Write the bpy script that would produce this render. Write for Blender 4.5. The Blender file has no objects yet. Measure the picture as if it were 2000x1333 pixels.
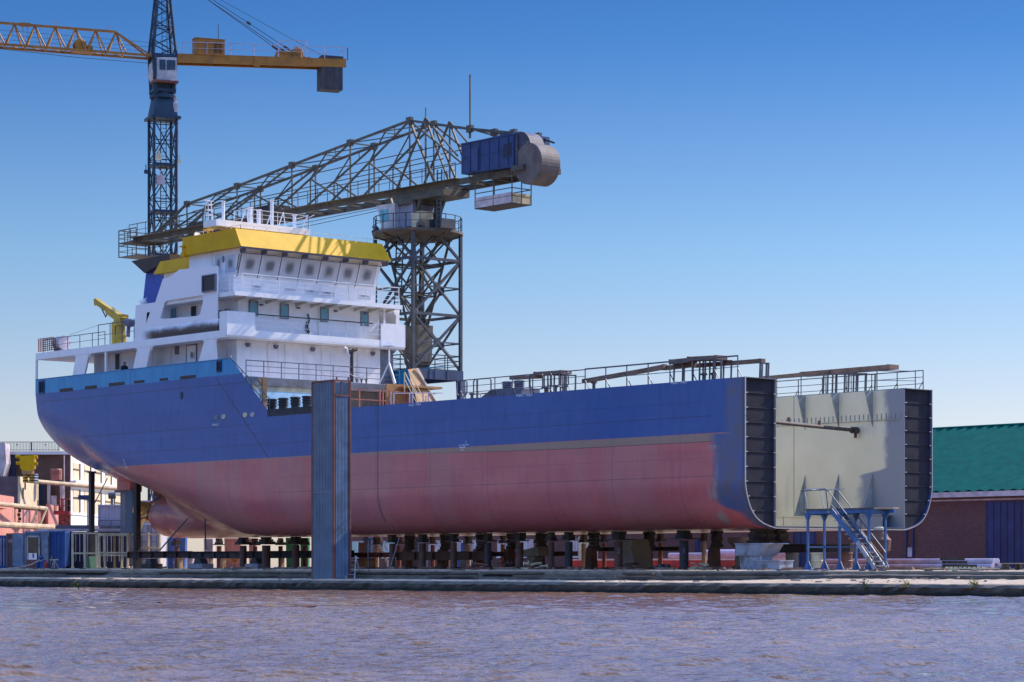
import bpy, math, random
import numpy as np
from mathutils import Vector, Matrix, geometry
random.seed(11)
SC = bpy.context.scene
COL = SC.collection
R = math.radians
V = Vector
# ------------------------------------------------------------------ survey frame
# X runs along the ship towards its open end, Y away from the water, Z up; water level is z = 0.
EYE, F, HZ = 1.4, 4885.0, 1105.0
BETA = R(49.1)
LAT = V((math.cos(BETA), math.sin(BETA), 0))
DEP = V((-math.sin(BETA), math.cos(BETA), 0))
UP = V((0, 0, 1))
CAM = -LAT * 12.6 - DEP * 135.0
CAM.z = EYE

def at(px, py, X=None, Y=None, Z=None, D=None):
    """survey point: sight line through a photo pixel met with a known plane"""
    r = LAT * ((px - 1000) / F) + DEP + UP * ((HZ - py) / F)
    if X is not None: t = (X - CAM.x) / r.x
    elif Y is not None: t = (Y - CAM.y) / r.y
    elif Z is not None: t = (Z - CAM.z) / r.z
    else: t = D
    return CAM + r * t

def gp(px, D, z):
    p = at(px, HZ, D=D); p.z = z
    return p

# ------------------------------------------------------------------ mesh builder
class MB:
    def __init__(s): s.v = []; s.f = []
    def add(s, vs, fs):
        o = len(s.v)
        s.v += [tuple(v) for v in vs]
        s.f += [tuple(i + o for i in f) for f in fs]
        return s
    def obox(s, c, a, b, h):
        c, a, b, h = V(c), V(a), V(b), V(h)
        vs = [c + a * i + b * j + h * k for k in (-1, 1) for j in (-1, 1) for i in (-1, 1)]
        return s.add(vs, [(0, 2, 3, 1), (4, 5, 7, 6), (0, 1, 5, 4), (2, 6, 7, 3), (0, 4, 6, 2), (1, 3, 7, 5)])
    def box(s, a, b):
        a, b = V(a), V(b)
        d = (b - a) / 2
        return s.obox((a + b) / 2, (d.x, 0, 0), (0, d.y, 0), (0, 0, d.z))
    def bar(s, p, q, w, h=None, up=UP):
        p, q = V(p), V(q)
        h = w if h is None else h
        d = q - p
        if d.length < 1e-6: return s
        dn = d.normalized()
        side = dn.cross(up)
        if side.length < 1e-3: side = dn.cross(V((1, 0, 0)))
        side.normalize()
        u2 = side.cross(dn)
        return s.obox((p + q) / 2, d / 2, side * (w / 2), u2 * (h / 2))
    def tube(s, p, q, r, n=8, r2=None, cap=True):
        p, q = V(p), V(q)
        r2 = r if r2 is None else r2
        d = (q - p).normalized()
        a = d.cross(UP)
        if a.length < 1e-3: a = V((1, 0, 0))
        a.normalize(); b = d.cross(a)
        vs = []
        for c, rr in ((p, r), (q, r2)):
            for i in range(n):
                t = 2 * math.pi * i / n
                vs.append(c + (a * math.cos(t) + b * math.sin(t)) * rr)
        fs = [(i, (i + 1) % n, n + (i + 1) % n, n + i) for i in range(n)]
        if cap: fs += [tuple(range(n))[::-1], tuple(range(n, 2 * n))]
        return s.add(vs, fs)
    def path(s, pts, r, n=6):
        for a, b in zip(pts[:-1], pts[1:]): s.tube(a, b, r, n)
        return s
    def prism(s, pts, ext):
        pts = [V(p) for p in pts]; ext = V(ext); n = len(pts)
        vs = pts + [p + ext for p in pts]
        return s.add(vs, [tuple(range(n))[::-1], tuple(range(n, 2 * n))] + [(i, (i + 1) % n, n + (i + 1) % n, n + i) for i in range(n)])
    def plate(s, outer, holes, ext):
        loops = [[V(p) for p in outer]] + [[V(p) for p in h] for h in holes]
        flat = [p for l in loops for p in l]
        n = len(flat); ext = V(ext)
        tris = geometry.tessellate_polygon(loops)
        fs = [tuple(t) for t in tris] + [tuple(i + n for i in t[::-1]) for t in tris]
        o = 0
        for l in loops:
            m = len(l)
            fs += [(o + i, o + (i + 1) % m, n + o + (i + 1) % m, n + o + i) for i in range(m)]
            o += m
        return s.add(flat + [p + ext for p in flat], fs)
    def lathe(s, c, prof, n=20, axis=UP):
        c = V(c); axis = V(axis).normalized()
        a = axis.cross(V((0, 0, 1)))
        if a.length < 1e-3: a = V((1, 0, 0))
        a.normalize(); b = axis.cross(a)
        vs = []
        for r, h in prof:
            for i in range(n):
                t = 2 * math.pi * i / n
                vs.append(c + axis * h + (a * math.cos(t) + b * math.sin(t)) * r)
        m = len(prof)
        fs = [(k * n + i, k * n + (i + 1) % n, (k + 1) * n + (i + 1) % n, (k + 1) * n + i) for k in range(m - 1) for i in range(n)]
        fs += [tuple(range(n))[::-1], tuple(range((m - 1) * n, m * n))]
        return s.add(vs, fs)
    def corr(s, p, u, n, length, z0, z1, pitch=.28, depth=.05, th=.03):
        """profiled sheet: runs along u from p, waves along n, from z0 to z1"""
        p, u, n = V(p), V(u).normalized(), V(n).normalized()
        k = max(2, int(length / pitch)); pr = []
        for i in range(k):
            x0 = length * i / k; w = length / k
            pr += [(x0, 0), (x0 + w * .35, 0), (x0 + w * .5, depth), (x0 + w * .85, depth)]
        pr.append((length, 0))
        vs = []
        for x, y in pr:
            q = p + u * x + n * y
            vs += [(q.x, q.y, z0), (q.x, q.y, z1)]
        m = len(pr)
        return s.add(vs, [(2 * i, 2 * i + 2, 2 * i + 3, 2 * i + 1) for i in range(m - 1)])

ROOTLOC = {}
def tag(o, label=None, cat=None, group=None, kind=None):
    if label: o['label'] = label
    if cat: o['category'] = cat
    if group: o['group'] = group
    if kind: o['kind'] = kind
    return o
def thing(name, label, cat, loc, group=None):
    o = bpy.data.objects.new(name, None); COL.objects.link(o)
    o.location = loc; o.empty_display_size = .3
    o['rx'] = 0
    del o['rx']
    ROOTLOC[o.name] = V(loc)
    return tag(o, label, cat, group)
def rootloc(o):
    l = V((0, 0, 0))
    while o is not None:
        l = l + o.location; o = o.parent
    return l
def build(mb, name, mat, parent=None, smooth=False, label=None):
    me = bpy.data.meshes.new(name)
    off = rootloc(parent) if parent else V((0, 0, 0))
    me.from_pydata([(x - off.x, y - off.y, z - off.z) for x, y, z in mb.v], [], mb.f)
    me.materials.append(mat)
    if smooth:
        me.polygons.foreach_set('use_smooth', [True] * len(me.polygons))
    me.update()
    o = bpy.data.objects.new(name, me); COL.objects.link(o)
    if parent: o.parent = parent
    if label: o['label'] = label
    return o
def single(mb, name, mat, label, cat, group=None, smooth=False, kind=None):
    """a thing that is one mesh; its origin goes to its base"""
    xs = [v[0] for v in mb.v]; ys = [v[1] for v in mb.v]; zs = [v[2] for v in mb.v]
    c = V(((min(xs) + max(xs)) / 2, (min(ys) + max(ys)) / 2, min(zs)))
    mb.v = [(x - c.x, y - c.y, z - c.z) for x, y, z in mb.v]
    o = build(mb, name, mat, None, smooth); o.location = c
    return tag(o, label, cat, group, kind)
def copy_tree(o, parent=None):
    c = o.copy(); COL.objects.link(c); c.parent = parent
    for ch in o.children: copy_tree(ch, c)
    return c
def text(body, p, xdir, ydir, size, mat, parent, name='marking'):
    cu = bpy.data.curves.new(name, 'FONT'); cu.body = body; cu.size = size; cu.extrude = .004
    t = bpy.data.objects.new('lettering_source', cu); COL.objects.link(t)
    bpy.context.view_layer.update()
    me = bpy.data.meshes.new_from_object(t.evaluated_get(bpy.context.evaluated_depsgraph_get()))
    bpy.data.objects.remove(t); me.materials.clear(); me.materials.append(mat); me.name = name
    o = bpy.data.objects.new(name, me); COL.objects.link(o)
    x, y = V(xdir).normalized(), V(ydir).normalized(); z = x.cross(y)
    m = Matrix((x, y, z)).transposed().to_4x4()
    m.translation = V(p) - rootloc(parent)
    o.parent = parent; o.matrix_local = m
    return o
def railing(mb, pts, h=1.1, sp=1.6, rails=3, r=.024, top=None, brace=None):
    pts = [V(p) for p in pts]
    top = top or r * 1.25
    for a, b in zip(pts[:-1], pts[1:]):
        L = (b - a).length; n = max(1, round(L / sp))
        for i in range(n + 1):
            q = a.lerp(b, i / n)
            mb.bar(q, q + UP * h, r * 2, r * 2)
            if brace is not None: mb.bar(q + UP * h * .45, q + V(brace), r * 1.6)
        for k in range(rails):
            z = h * (k + 1) / rails
            mb.bar(a + UP * z, b + UP * z, 2 * (top if k == rails - 1 else r * .8))
    return mb
def ladder(mb, a, b, side, w=.45, r=.025, sp=.3):
    a, b, side = V(a), V(b), V(side).normalized() * (w / 2)
    mb.bar(a - side, b - side, 2 * r); mb.bar(a + side, b + side, 2 * r)
    n = int((b - a).length / sp)
    for i in range(1, n): mb.bar(a.lerp(b, i / n) - side, a.lerp(b, i / n) + side, r * 1.4)
    return mb
# ------------------------------------------------------------------ materials
class NT:
    def __init__(s, m):
        s.m = m; s.t = m.node_tree; s.n = s.t.nodes; s.l = s.t.links
        s.n.clear()
        s.out = s.n.new('ShaderNodeOutputMaterial')
        s.b = s.n.new('ShaderNodeBsdfPrincipled')
        s.l.new(s.b.outputs[0], s.out.inputs[0])
        g = s.n.new('ShaderNodeNewGeometry'); s.pos = g.outputs['Position']; s.nor = g.outputs['Normal']
        x = s.n.new('ShaderNodeSeparateXYZ'); s.l.new(s.pos, x.inputs[0])
        s.x, s.y, s.z = x.outputs
    def put(s, v, sock):
        if isinstance(v, bpy.types.NodeSocket): s.l.new(v, sock)
        elif isinstance(v, (tuple, list)): sock.default_value = tuple(v) + ((1,) if len(v) == 3 and len(sock.default_value) == 4 else ())
        else: sock.default_value = v
    def math(s, op, a, b=0.0, clamp=False):
        n = s.n.new('ShaderNodeMath'); n.operation = op; n.use_clamp = clamp
        s.put(a, n.inputs[0]); s.put(b, n.inputs[1])
        return n.outputs[0]
    def step(s, x, lo, hi):
        n = s.n.new('ShaderNodeMapRange'); n.interpolation_type = 'SMOOTHSTEP'
        s.put(x, n.inputs['Value']); n.inputs['From Min'].default_value = lo; n.inputs['From Max'].default_value = hi
        return n.outputs[0]
    def mix(s, f, a, b, mode='MIX'):
        n = s.n.new('ShaderNodeMix'); n.data_type = 'RGBA'; n.blend_type = mode
        s.put(f, n.inputs[0]); s.put(a, n.inputs[6]); s.put(b, n.inputs[7])
        return n.outputs[2]
    def scaled(s, sc):
        n = s.n.new('ShaderNodeVectorMath'); n.operation = 'MULTIPLY'
        s.l.new(s.pos, n.inputs[0]); n.inputs[1].default_value = sc
        return n.outputs[0]
    def noise(s, scale, vec=None, detail=4, rough=.55):
        n = s.n.new('ShaderNodeTexNoise')
        s.l.new(vec if vec is not None else s.pos, n.inputs['Vector'])
        n.inputs['Scale'].default_value = scale; n.inputs['Detail'].default_value = detail; n.inputs['Roughness'].default_value = rough
        return n.outputs[0]
    def bump(s, h, strength=.3, dist=.05):
        n = s.n.new('ShaderNodeBump'); n.inputs['Strength'].default_value = strength; n.inputs['Distance'].default_value = dist
        s.l.new(h, n.inputs['Height']); s.l.new(n.outputs[0], s.b.inputs['Normal'])
def newmat(name):
    m = bpy.data.materials.new(name); m.use_nodes = True
    return m, NT(m)
def M(name, c, rough=.6, metal=0.0, var=.22, scale=1.3, stain=None, amt=.55, sscale=.8, streak=False, bump=0.0, spec=.5):
    m, t = newmat(name)
    n1 = t.noise(scale)
    lo = tuple(max(0, x * (1 - var)) for x in c); hi = tuple(min(1, x * (1 + var)) for x in c)
    col = t.mix(t.step(n1, .3, .7), lo, hi)
    if stain is not None:
        n2 = t.noise(sscale, t.scaled((1, 1, .15)) if streak else None, 6, .65)
        col = t.mix(t.math('MULTIPLY', t.step(n2, 1.02 - amt, 1.22 - amt), .85), col, stain)
    t.put(col, t.b.inputs['Base Color'])
    t.put(t.step(t.noise(scale * 2.3), -.3, 1.3), t.b.inputs['Roughness']) if False else None
    t.b.inputs['Roughness'].default_value = rough; t.b.inputs['Metallic'].default_value = metal
    t.b.inputs['Specular IOR Level'].default_value = spec
    if bump: t.bump(t.noise(scale * 6, None, 6, .7), bump, .03)
    return m
RUST = (.16, .06, .03); GRIME = (.06, .055, .05)
m_white = M('white_paint', (.85, .83, .83), .45, var=.04, stain=(.52, .43, .38), amt=.42, streak=True)
m_white_dirty = M('weathered_white_paint', (.76, .72, .71), .5, var=.06, stain=(.42, .32, .28), amt=.43, streak=True)
m_white_rail = M('white_rail_paint', (.75, .75, .76), .45, var=.04)
m_bulb = None
m_cream = M('cream_primer', (.52, .49, .40), .6, var=.08, stain=(.30, .27, .22), amt=.42, streak=True, sscale=.5)
m_hold = None
m_greysteel = M('grey_primer_steel', (.17, .18, .21), .5, .2, stain=(.10, .07, .06), amt=.5)
m_darksteel = M('dark_cut_steel', (.026, .025, .036), .7, 0, stain=(.05, .03, .025), amt=.45, spec=.15)
m_knee = M('knee_grey', (.27, .29, .28), .6)
m_bright = M('bare_bright_steel', (.62, .55, .50), .35, .5, var=.1)
m_lightblue = M('light_blue_paint', (.02, .20, .42), .5)
m_yellow = M('yellow_paint', (.66, .37, .004), .5, var=.07, stain=(.50, .24, .004), amt=.42, streak=True, spec=.2)
m_funnel = M('funnel_blue_paint', (.03, .07, .33), .45, var=.1)
m_black = M('black_paint', (.02, .02, .022), .5)
m_brown = M('dark_brown_paint', (.05, .03, .025), .6, stain=RUST, amt=.4)
m_teal = M('teal_window_film', (.12, .30, .36), .15, var=.12)
m_glass = M('dark_window_glass', (.03, .035, .04), .08, var=.3)
m_mask = None
m_railsteel = M('galvanised_rail', (.12, .12, .14), .5, .3, stain=(.2, .09, .05), amt=.45)
m_tan = M('ochre_primer', (.42, .21, .08), .6, stain=(.22, .10, .05), amt=.45)
m_pinkrail = M('red_lead_primer', (.42, .14, .10), .6, stain=(.2, .07, .05))
m_lilac = M('lilac_tube_paint', (.42, .36, .46), .5)
m_davit = M('ochre_yellow_paint', (.46, .30, .03), .5, stain=(.2, .12, .03), amt=.42)
m_craneblue = M('tower_crane_blue', (.006, .030, .062), .5, var=.3, stain=(.05, .03, .02), amt=.35)
m_craneyel = M('tower_crane_ochre', (.33, .135, .010), .5, var=.18, stain=(.13, .05, .02), amt=.47, sscale=1.2)
m_cab = M('crane_cab_white', (.5, .48, .5), .45, stain=(.25, .2, .2), amt=.35)
m_lattice = M('olive_crane_steel', (.085, .078, .062), .6, var=.3, stain=(.17, .12, .045), amt=.5, sscale=1.6)
m_lattice_dk = M('grey_tower_steel', (.055, .06, .075), .55, var=.3, stain=(.12, .075, .04), amt=.42)
m_house = M('navy_machine_house', (.012, .038, .14), .5, stain=(.03, .03, .07), amt=.4, streak=True)
m_drum = M('weathered_drum', (.15, .12, .11), .7, var=.2, stain=(.08, .06, .06), amt=.5, streak=True)
m_portal = M('portal_blue_grey', (.04, .06, .12), .5)
m_shed = M('faded_blue_sheet', (.17, .22, .28), .55, var=.12, stain=(.20, .17, .16), amt=.47, streak=True, sscale=.5)
m_redsteel = M('rusty_red_frame', (.19, .06, .045), .65, stain=RUST, amt=.5)
m_pillar = M('rusty_dark_pipe', (.16, .078, .058), .65, .1, stain=(.06, .04, .04), amt=.45, streak=True)
m_pillar2 = M('dark_shore_steel', (.055, .05, .058), .6, .1, stain=(.11, .06, .04), amt=.45, streak=True)
m_tallprop = M('black_prop_paint', (.022, .021, .02), .6, stain=(.07, .05, .03), amt=.4, streak=True)
m_timberdk = M('oily_timber', (.075, .058, .05), .8, var=.3, stain=(.02, .02, .02))
m_plank = M('scaffold_board', (.23, .14, .095), .8, var=.25, stain=(.10, .06, .05), amt=.5, sscale=2)
m_timber = M('grey_old_timber', (.12, .095, .07), .85, var=.3, stain=(.05, .05, .04), amt=.5, sscale=2)
m_pallet = M('pale_timber', (.45, .34, .22), .85, stain=(.22, .16, .1))
m_concrete = M('quay_concrete', (.10, .08, .064), .9, var=.3, stain=(.045, .042, .04), amt=.5, sscale=.5, bump=.5)
m_concblock = M('concrete_block', (.36, .3, .24), .9, var=.12, stain=(.15, .12, .1), amt=.42, bump=.3)
m_pale = M('pale_blue_steel', (.36, .37, .42), .55, stain=(.16, .09, .06), amt=.52, sscale=1.6)
m_baulk = M('dark_baulk', (.055, .042, .034), .85, var=.4, scale=3, stain=(.11, .08, .05), amt=.45)
m_stairblue = M('scaffold_blue', (.045, .12, .29), .5, stain=(.02, .05, .12), amt=.42)
m_tread = M('galvanised_tread', (.38, .38, .4), .5, .4)
m_roofgreen = M('green_roof_sheet', (.0, .088, .066), .7, var=.14, stain=(.0, .06, .05), amt=.45, streak=True, spec=.05)
m_fascia = M('pale_fascia', (.5, .42, .44), .6)
m_doorblue = M('navy_door', (.022, .035, .12), .55, stain=(.02, .02, .06), streak=True)
m_red = M('red_sheet', (.42, .03, .03), .5, stain=(.22, .03, .03))
m_green = M('green_skip', (.02, .2, .09), .55)
m_contblue = M('container_blue', (.012, .07, .27), .5, stain=(.03, .04, .09), amt=.42, streak=True)
m_contgrey = M('container_grey_blue', (.17, .23, .34), .5, stain=(.1, .1, .13), amt=.4, streak=True)
m_contnavy = M('container_navy', (.018, .022, .055), .55)
m_contbrown = M('container_brown', (.13, .085, .09), .55)
m_creamsteel = M('cream_steel', (.62, .52, .33), .6, stain=(.28, .19, .1), amt=.42)
m_salmon = M('salmon_primer', (.62, .27, .21), .65, var=.08, stain=(.45, .17, .13), streak=True)
m_purple = M('purple_brown_primer', (.13, .075, .09), .6)
m_rustwall = M('rust_brown_wall', (.13, .065, .042), .7, var=.15)
m_creamwall = M('cream_primer_wall', (.66, .55, .37), .65, var=.08, stain=(.55, .3, .2), amt=.35, streak=True)
m_pipe = M('tan_beam_paint', (.52, .37, .22), .6, stain=(.5, .28, .17), amt=.45)
m_lavender = M('lavender_sheet', (.42, .39, .46), .55, var=.05)
m_skin = M('skin_tone', (.5, .3, .22), .6); m_coat = M('dark_coat', (.022, .025, .035), .8); m_hair = M('grey_hair', (.2, .18, .16), .8)
m_rudder = M('rudder_grey_blue', (.07, .11, .17), .5, stain=(.16, .18, .22), amt=.4, streak=True)
m_bronze = M('bronze', (.62, .42, .18), .3, .75, var=.15, stain=(.25, .13, .06), amt=.45)
m_paper = M('white_marking', (.8, .8, .82), .6, var=.02)
m_leaf = M('weed_green', (.07, .10, .02), .7); m_leafy = M('weed_yellow', (.42, .36, .03), .7)
m_hose = M('pale_hose', (.55, .42, .33), .6)
m_grating = M('vent_grey', (.15, .145, .20), .6)
m_bollard = M('vent_black', (.028, .03, .035), .6)
m_wire = M('steel_wire', (.05, .05, .055), .5, .4)
# ------------------------------------------------------------------ custom materials
def hull_material():
    m, t = newmat('hull_paint')
    x, y, z = t.x, t.y, t.z
    tint = t.noise(.35, t.scaled((.5, 1, 1.4)), 3)
    fine = t.noise(2.2, t.scaled((1, 1, .25)), 5, .6)
    blue = t.mix(t.step(tint, .3, .7), (.010, .084, .29), (.022, .10, .33))
    blue = t.mix(t.math('MULTIPLY', t.step(fine, .5, .75), .35), blue, (.01, .03, .19))
    red = t.mix(t.step(tint, .3, .7), (.56, .115, .12), (.64, .165, .155))
    red = t.mix(t.math('MULTIPLY', t.step(fine, .45, .75), .22), red, (.25, .068, .085))
    pan = t.noise(1.0, t.scaled((.28, 0, .05)), 0)
    red = t.mix(t.math('MULTIPLY', t.step(pan, .52, .6), .25), red, (.50, .25, .22))
    # every shell plate took the paint a little differently
    def plates(px_, pz_):
        cx = t.n.new('ShaderNodeCombineXYZ')
        row = t.math('FLOOR', t.math('DIVIDE', z, pz_))
        t.l.new(t.math('FLOOR', t.math('ADD', t.math('DIVIDE', x, px_), t.math('MULTIPLY', row, .37))), cx.inputs[0]); t.l.new(row, cx.inputs[1])
        w = t.n.new('ShaderNodeTexWhiteNoise'); w.noise_dimensions = '2D'; t.l.new(cx.outputs[0], w.inputs['Vector'])
        return w.outputs['Value']
    pl = plates(5.5, 1.55)
    blue = t.mix(t.math('MULTIPLY', pl, .32), blue, (.012, .05, .24)); blue = t.mix(t.math('MULTIPLY', plates(1.1, .8), .16), blue, (.085, .08, .30))
    red = t.mix(t.math('MULTIPLY', pl, .2), red, (.27, .075, .085)); red = t.mix(t.math('MULTIPLY', plates(2.6, 5.0), .14), red, (.42, .20, .18))
    lb = t.mix(t.step(fine, .3, .75), (.010, .27, .52), (.006, .20, .43))
    zz = t.math('ADD', z, t.math('MULTIPLY', t.math('SUBTRACT', tint, .5), .05))
    col = t.mix(t.step(zz, 8.63, 8.68), red, blue)
    # unpainted band just under the waterline paint, wider towards the open end
    bw = t.math('SUBTRACT', 8.6, t.math('MULTIPLY', t.step(x, -44, -12), .40))
    band = t.math('MULTIPLY', t.math('GREATER_THAN', z, bw), t.math('LESS_THAN', z, 8.64))
    col = t.mix(t.math('MULTIPLY', band, .9), col, (.33, .22, .165))
    seam2 = t.math('LESS_THAN', t.math('ABSOLUTE', t.math('SUBTRACT', z, bw)), .025)
    col = t.mix(t.math('MULTIPLY', seam2, t.math('MULTIPLY', t.step(x, -30, -20), .6)), col, (.08, .03, .03))
    # light blue bulwark
    li = t.math('MULTIPLY', t.step(zz, 14.50, 14.57), t.math('LESS_THAN', x, -44.0))
    col = t.mix(li, col, lb)
    # plate seams
    def seam(a, b, c, w, cond=None, dark=(.008, .02, .09), k=.75):
        nonlocal col
        d = t.math('ABSOLUTE', t.math('ADD', t.math('ADD', t.math('MULTIPLY', x, a), t.math('MULTIPLY', z, b)), c))
        s = t.step(d, w, w * .3)
        if cond is not None: s = t.math('MULTIPLY', s, cond)
        col = t.mix(t.math('MULTIPLY', s, k), col, dark)
    inb = t.math('GREATER_THAN', z, 8.66)
    p, q = at(420, 735, Y=0), at(525, 896, Y=0)
    d = V((q.x - p.x, 0, q.z - p.z)).normalized(); n = V((-d.z, 0, d.x))
    c2 = -(n.x * p.x + n.z * p.z)
    lim = t.math('MULTIPLY', inb, t.math('LESS_THAN', z, 14.4))
    seam(n.x, n.z, c2, .07, lim, k=.95)
    seam(1, 0, -at(738, 830, Y=0).x, .07, t.math('GREATER_THAN', z, 4.2), (.015, .012, .03), .9)
    aft = t.math('LESS_THAN', x, -46.0); fwd = t.math('GREATER_THAN', x, -44.0)
    seam(0, 1, -13.9, .045, aft); seam(0, 1, -11.0, .04, aft); seam(0, 1, -9.6, .04, t.math('LESS_THAN', x, -2.6), k=.6)
    seam(1, 0, 61.5, .04, t.math('MULTIPLY', inb, aft), k=.5)
    seam(0, 1, -6.3, .05, fwd, (.15, .05, .06), .45); seam(0, 1, -7.3, .04, None, (.2, .07, .08), .3); seam(0, 1, -10.4, .04, t.math('LESS_THAN', x, -2.6), k=.35)
    for xs in (-5, -10.5, -16, -21.5, -27, -32.5, -38, -49, -54.5, -67): seam(1, 0, -xs, .05, None, (.05, .03, .12), .35)
    # vertical scorched weld lines aft
    for xs in (-52.5, -58.5, -61.0, -63.5, -66):
        seam(1, 0, -xs, .12, t.math('LESS_THAN', z, 8.6), (.40, .20, .17), .5)
    # pale tan streak where the skeg fairs into the hull
    tn = t.noise(.45, None, 3)
    tan = t.math('MULTIPLY', t.step(x, -58.0, -62), t.math('MULTIPLY', t.step(z, 7.6, 6.6), t.step(z, 4.9, 6.0)))
    col = t.mix(t.math('MULTIPLY', tan, t.math('MULTIPLY', t.step(tn, .35, .6), .7)), col, (.30, .17, .095))
    # flat bottom: pale beige on the far half
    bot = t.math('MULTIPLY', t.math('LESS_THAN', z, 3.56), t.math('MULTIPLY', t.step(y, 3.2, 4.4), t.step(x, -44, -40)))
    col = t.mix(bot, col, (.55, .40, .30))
    # bare plate at the open end
    pn = t.noise(.9, t.scaled((1, 1, .5)), 6, .65)
    edge = t.math('ADD', x, t.math('MULTIPLY', t.math('SUBTRACT', pn, .5), 1.3))
    low = t.math('SUBTRACT', t.math('MULTIPLY', t.math('LESS_THAN', z, 8.6), 1.1), t.math('MULTIPLY', t.step(z, 4.9, 4.1), 1.7))
    bare = t.step(t.math('ADD', edge, low), -1.75, -.95)
    bc = t.mix(t.step(t.noise(1.1, t.scaled((1, 1, .6)), 6), .35, .65), (.075, .11, .24), (.12, .105, .15))
    bc = t.mix(t.step(t.noise(.5), .45, .7), bc, (.055, .105, .29))
    col = t.mix(bare, col, bc)
    # pale sanded ring just inside the bare plate, on the red
    ring = t.math('MULTIPLY', t.math('MULTIPLY', t.step(x, -3.1, -2.7), t.step(x, -1.9, -2.4)), t.math('LESS_THAN', z, 8.0))
    col = t.mix(t.math('MULTIPLY', ring, t.step(pn, .45, .6)), col, (.36, .28, .26))
    t.put(col, t.b.inputs['Base Color'])
    t.put(t.math('ADD', .2, t.math('MULTIPLY', fine, .2)), t.b.inputs['Roughness'])
    wv = t.noise(.55, t.scaled((1, 1, .45)), 2)
    t.bump(t.math('ADD', wv, t.math('MULTIPLY', t.math('SINE', t.math('MULTIPLY', x, 9.0)), .03)), .3, .06)
    return m
def hold_material():
    m, t = newmat('hold_wall_paint')
    n = t.noise(.35, None, 4)
    c = t.mix(t.step(n, .3, .7), (.64, .58, .40), (.72, .65, .46))
    st = t.noise(.8, t.scaled((1, 1, .2)), 6, .65)
    c = t.mix(t.math('MULTIPLY', t.step(st, .55, .75), .4), c, (.36, .33, .29))
    e = t.math('ADD', t.x, t.math('MULTIPLY', t.math('SUBTRACT', t.noise(.9), .5), 1.2))
    lowb = t.math('MULTIPLY', t.step(t.z, 7.1, 6.6), 2.0)
    c = t.mix(t.step(t.math('ADD', e, lowb), -1.7, -1.1), c, (.23, .24, .27))
    c = t.mix(t.step(t.math('ABSOLUTE', t.math('ADD', t.x, 8.6)), .04, .015), c, (.2, .18, .16))
    t.put(c, t.b.inputs['Base Color']); t.b.inputs['Roughness'].default_value = .6
    return m
def masked_glass(name, horiz):
    m, t = newmat(name)
    tc = t.n.new('ShaderNodeTexCoord'); s = t.n.new('ShaderNodeSeparateXYZ'); t.l.new(tc.outputs['Generated'], s.inputs[0])
    a = t.math('ABSOLUTE', t.math('SUBTRACT', s.outputs[horiz], .5)); b = t.math('ABSOLUTE', t.math('SUBTRACT', s.outputs[2], .5))
    r = t.math('POWER', t.math('ADD', t.math('POWER', a, 3), t.math('POWER', b, 3)), .333)
    n = t.noise(2.6, None, 4)
    r = t.math('ADD', r, t.math('MULTIPLY', t.math('SUBTRACT', n, .5), .22))
    c = t.mix(t.step(r, .08, .40), (.15, .155, .165), (.54, .54, .58))
    t.put(c, t.b.inputs['Base Color']); t.b.inputs['Roughness'].default_value = .35
    return m
def brick_material():
    m, t = newmat('brick_wall')
    cx = t.n.new('ShaderNodeCombineXYZ'); t.l.new(t.math('ADD', t.x, t.y), cx.inputs[0]); t.l.new(t.z, cx.inputs[1])
    b = t.n.new('ShaderNodeTexBrick'); t.l.new(cx.outputs[0], b.inputs['Vector'])
    b.inputs['Color1'].default_value = (.17, .065, .055, 1); b.inputs['Color2'].default_value = (.11, .045, .042, 1)
    b.inputs['Mortar'].default_value = (.17, .12, .11, 1); b.inputs['Scale'].default_value = 2.2
    b.inputs['Mortar Size'].default_value = .015
    c = t.mix(t.math('MULTIPLY', t.step(t.noise(.3, None, 5), .4, .7), .5), b.outputs[0], (.1, .05, .05))
    t.put(c, t.b.inputs['Base Color']); t.b.inputs['Roughness'].default_value = .9
    t.bump(b.outputs[1], .3, .01)
    return m
def ledge_material():
    m, t = newmat('mossy_quay_face')
    n = t.noise(.7, None, 6, .65)
    c = t.mix(t.step(n, .3, .7), (.095, .078, .064), (.15, .12, .095))
    c = t.mix(t.math('MULTIPLY', t.step(t.noise(1.6, t.scaled((1, 1, .5)), 6), .5, .66), .7), c, (.045, .055, .035))
    c = t.mix(t.step(t.z, .3, .08), c, (.018, .018, .016))
    top = t.step(t.z, .545, .575)
    c = t.mix(top, c, t.mix(t.step(n, .3, .7), (.40, .29, .19), (.52, .39, .27)))
    t.put(c, t.b.inputs['Base Color']); t.b.inputs['Roughness'].default_value = .9
    t.bump(t.noise(3, None, 6, .65), .8, .1)
    return m
def ground_material():
    m, t = newmat('yard_ground')
    n = t.noise(.5, None, 6, .65)
    c = t.mix(t.step(n, .3, .7), (.30, .23, .16), (.42, .33, .24))
    c = t.mix(t.math('MULTIPLY', t.step(t.noise(1.7), .5, .7), .6), c, (.16, .12, .09))
    t.put(c, t.b.inputs['Base Color']); t.b.inputs['Roughness'].default_value = .95
    t.bump(t.noise(4, None, 6), .5, .05)
    return m
def water_material():
    m, t = newmat('river_water')
    n = t.noise(.06, None, 3)
    c = t.mix(t.step(n, .35, .65), (.14, .075, .035), (.19, .105, .05))
    t.put(c, t.b.inputs['Base Color']); t.b.inputs['Roughness'].default_value = .06
    t.b.inputs['IOR'].default_value = 1.33
    h = t.math('ADD', t.math('MULTIPLY', t.noise(5.5, None, 3, .55), .5), t.noise(2.0, None, 3))
    t.bump(h, .8, .10)
    return m
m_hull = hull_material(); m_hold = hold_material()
m_maskx = masked_glass('masked_glass_front', 1); m_masky = masked_glass('masked_glass_side', 0)
m_brick = brick_material(); m_ledge = ledge_material(); m_ground = ground_material(); m_water = water_material()
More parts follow.
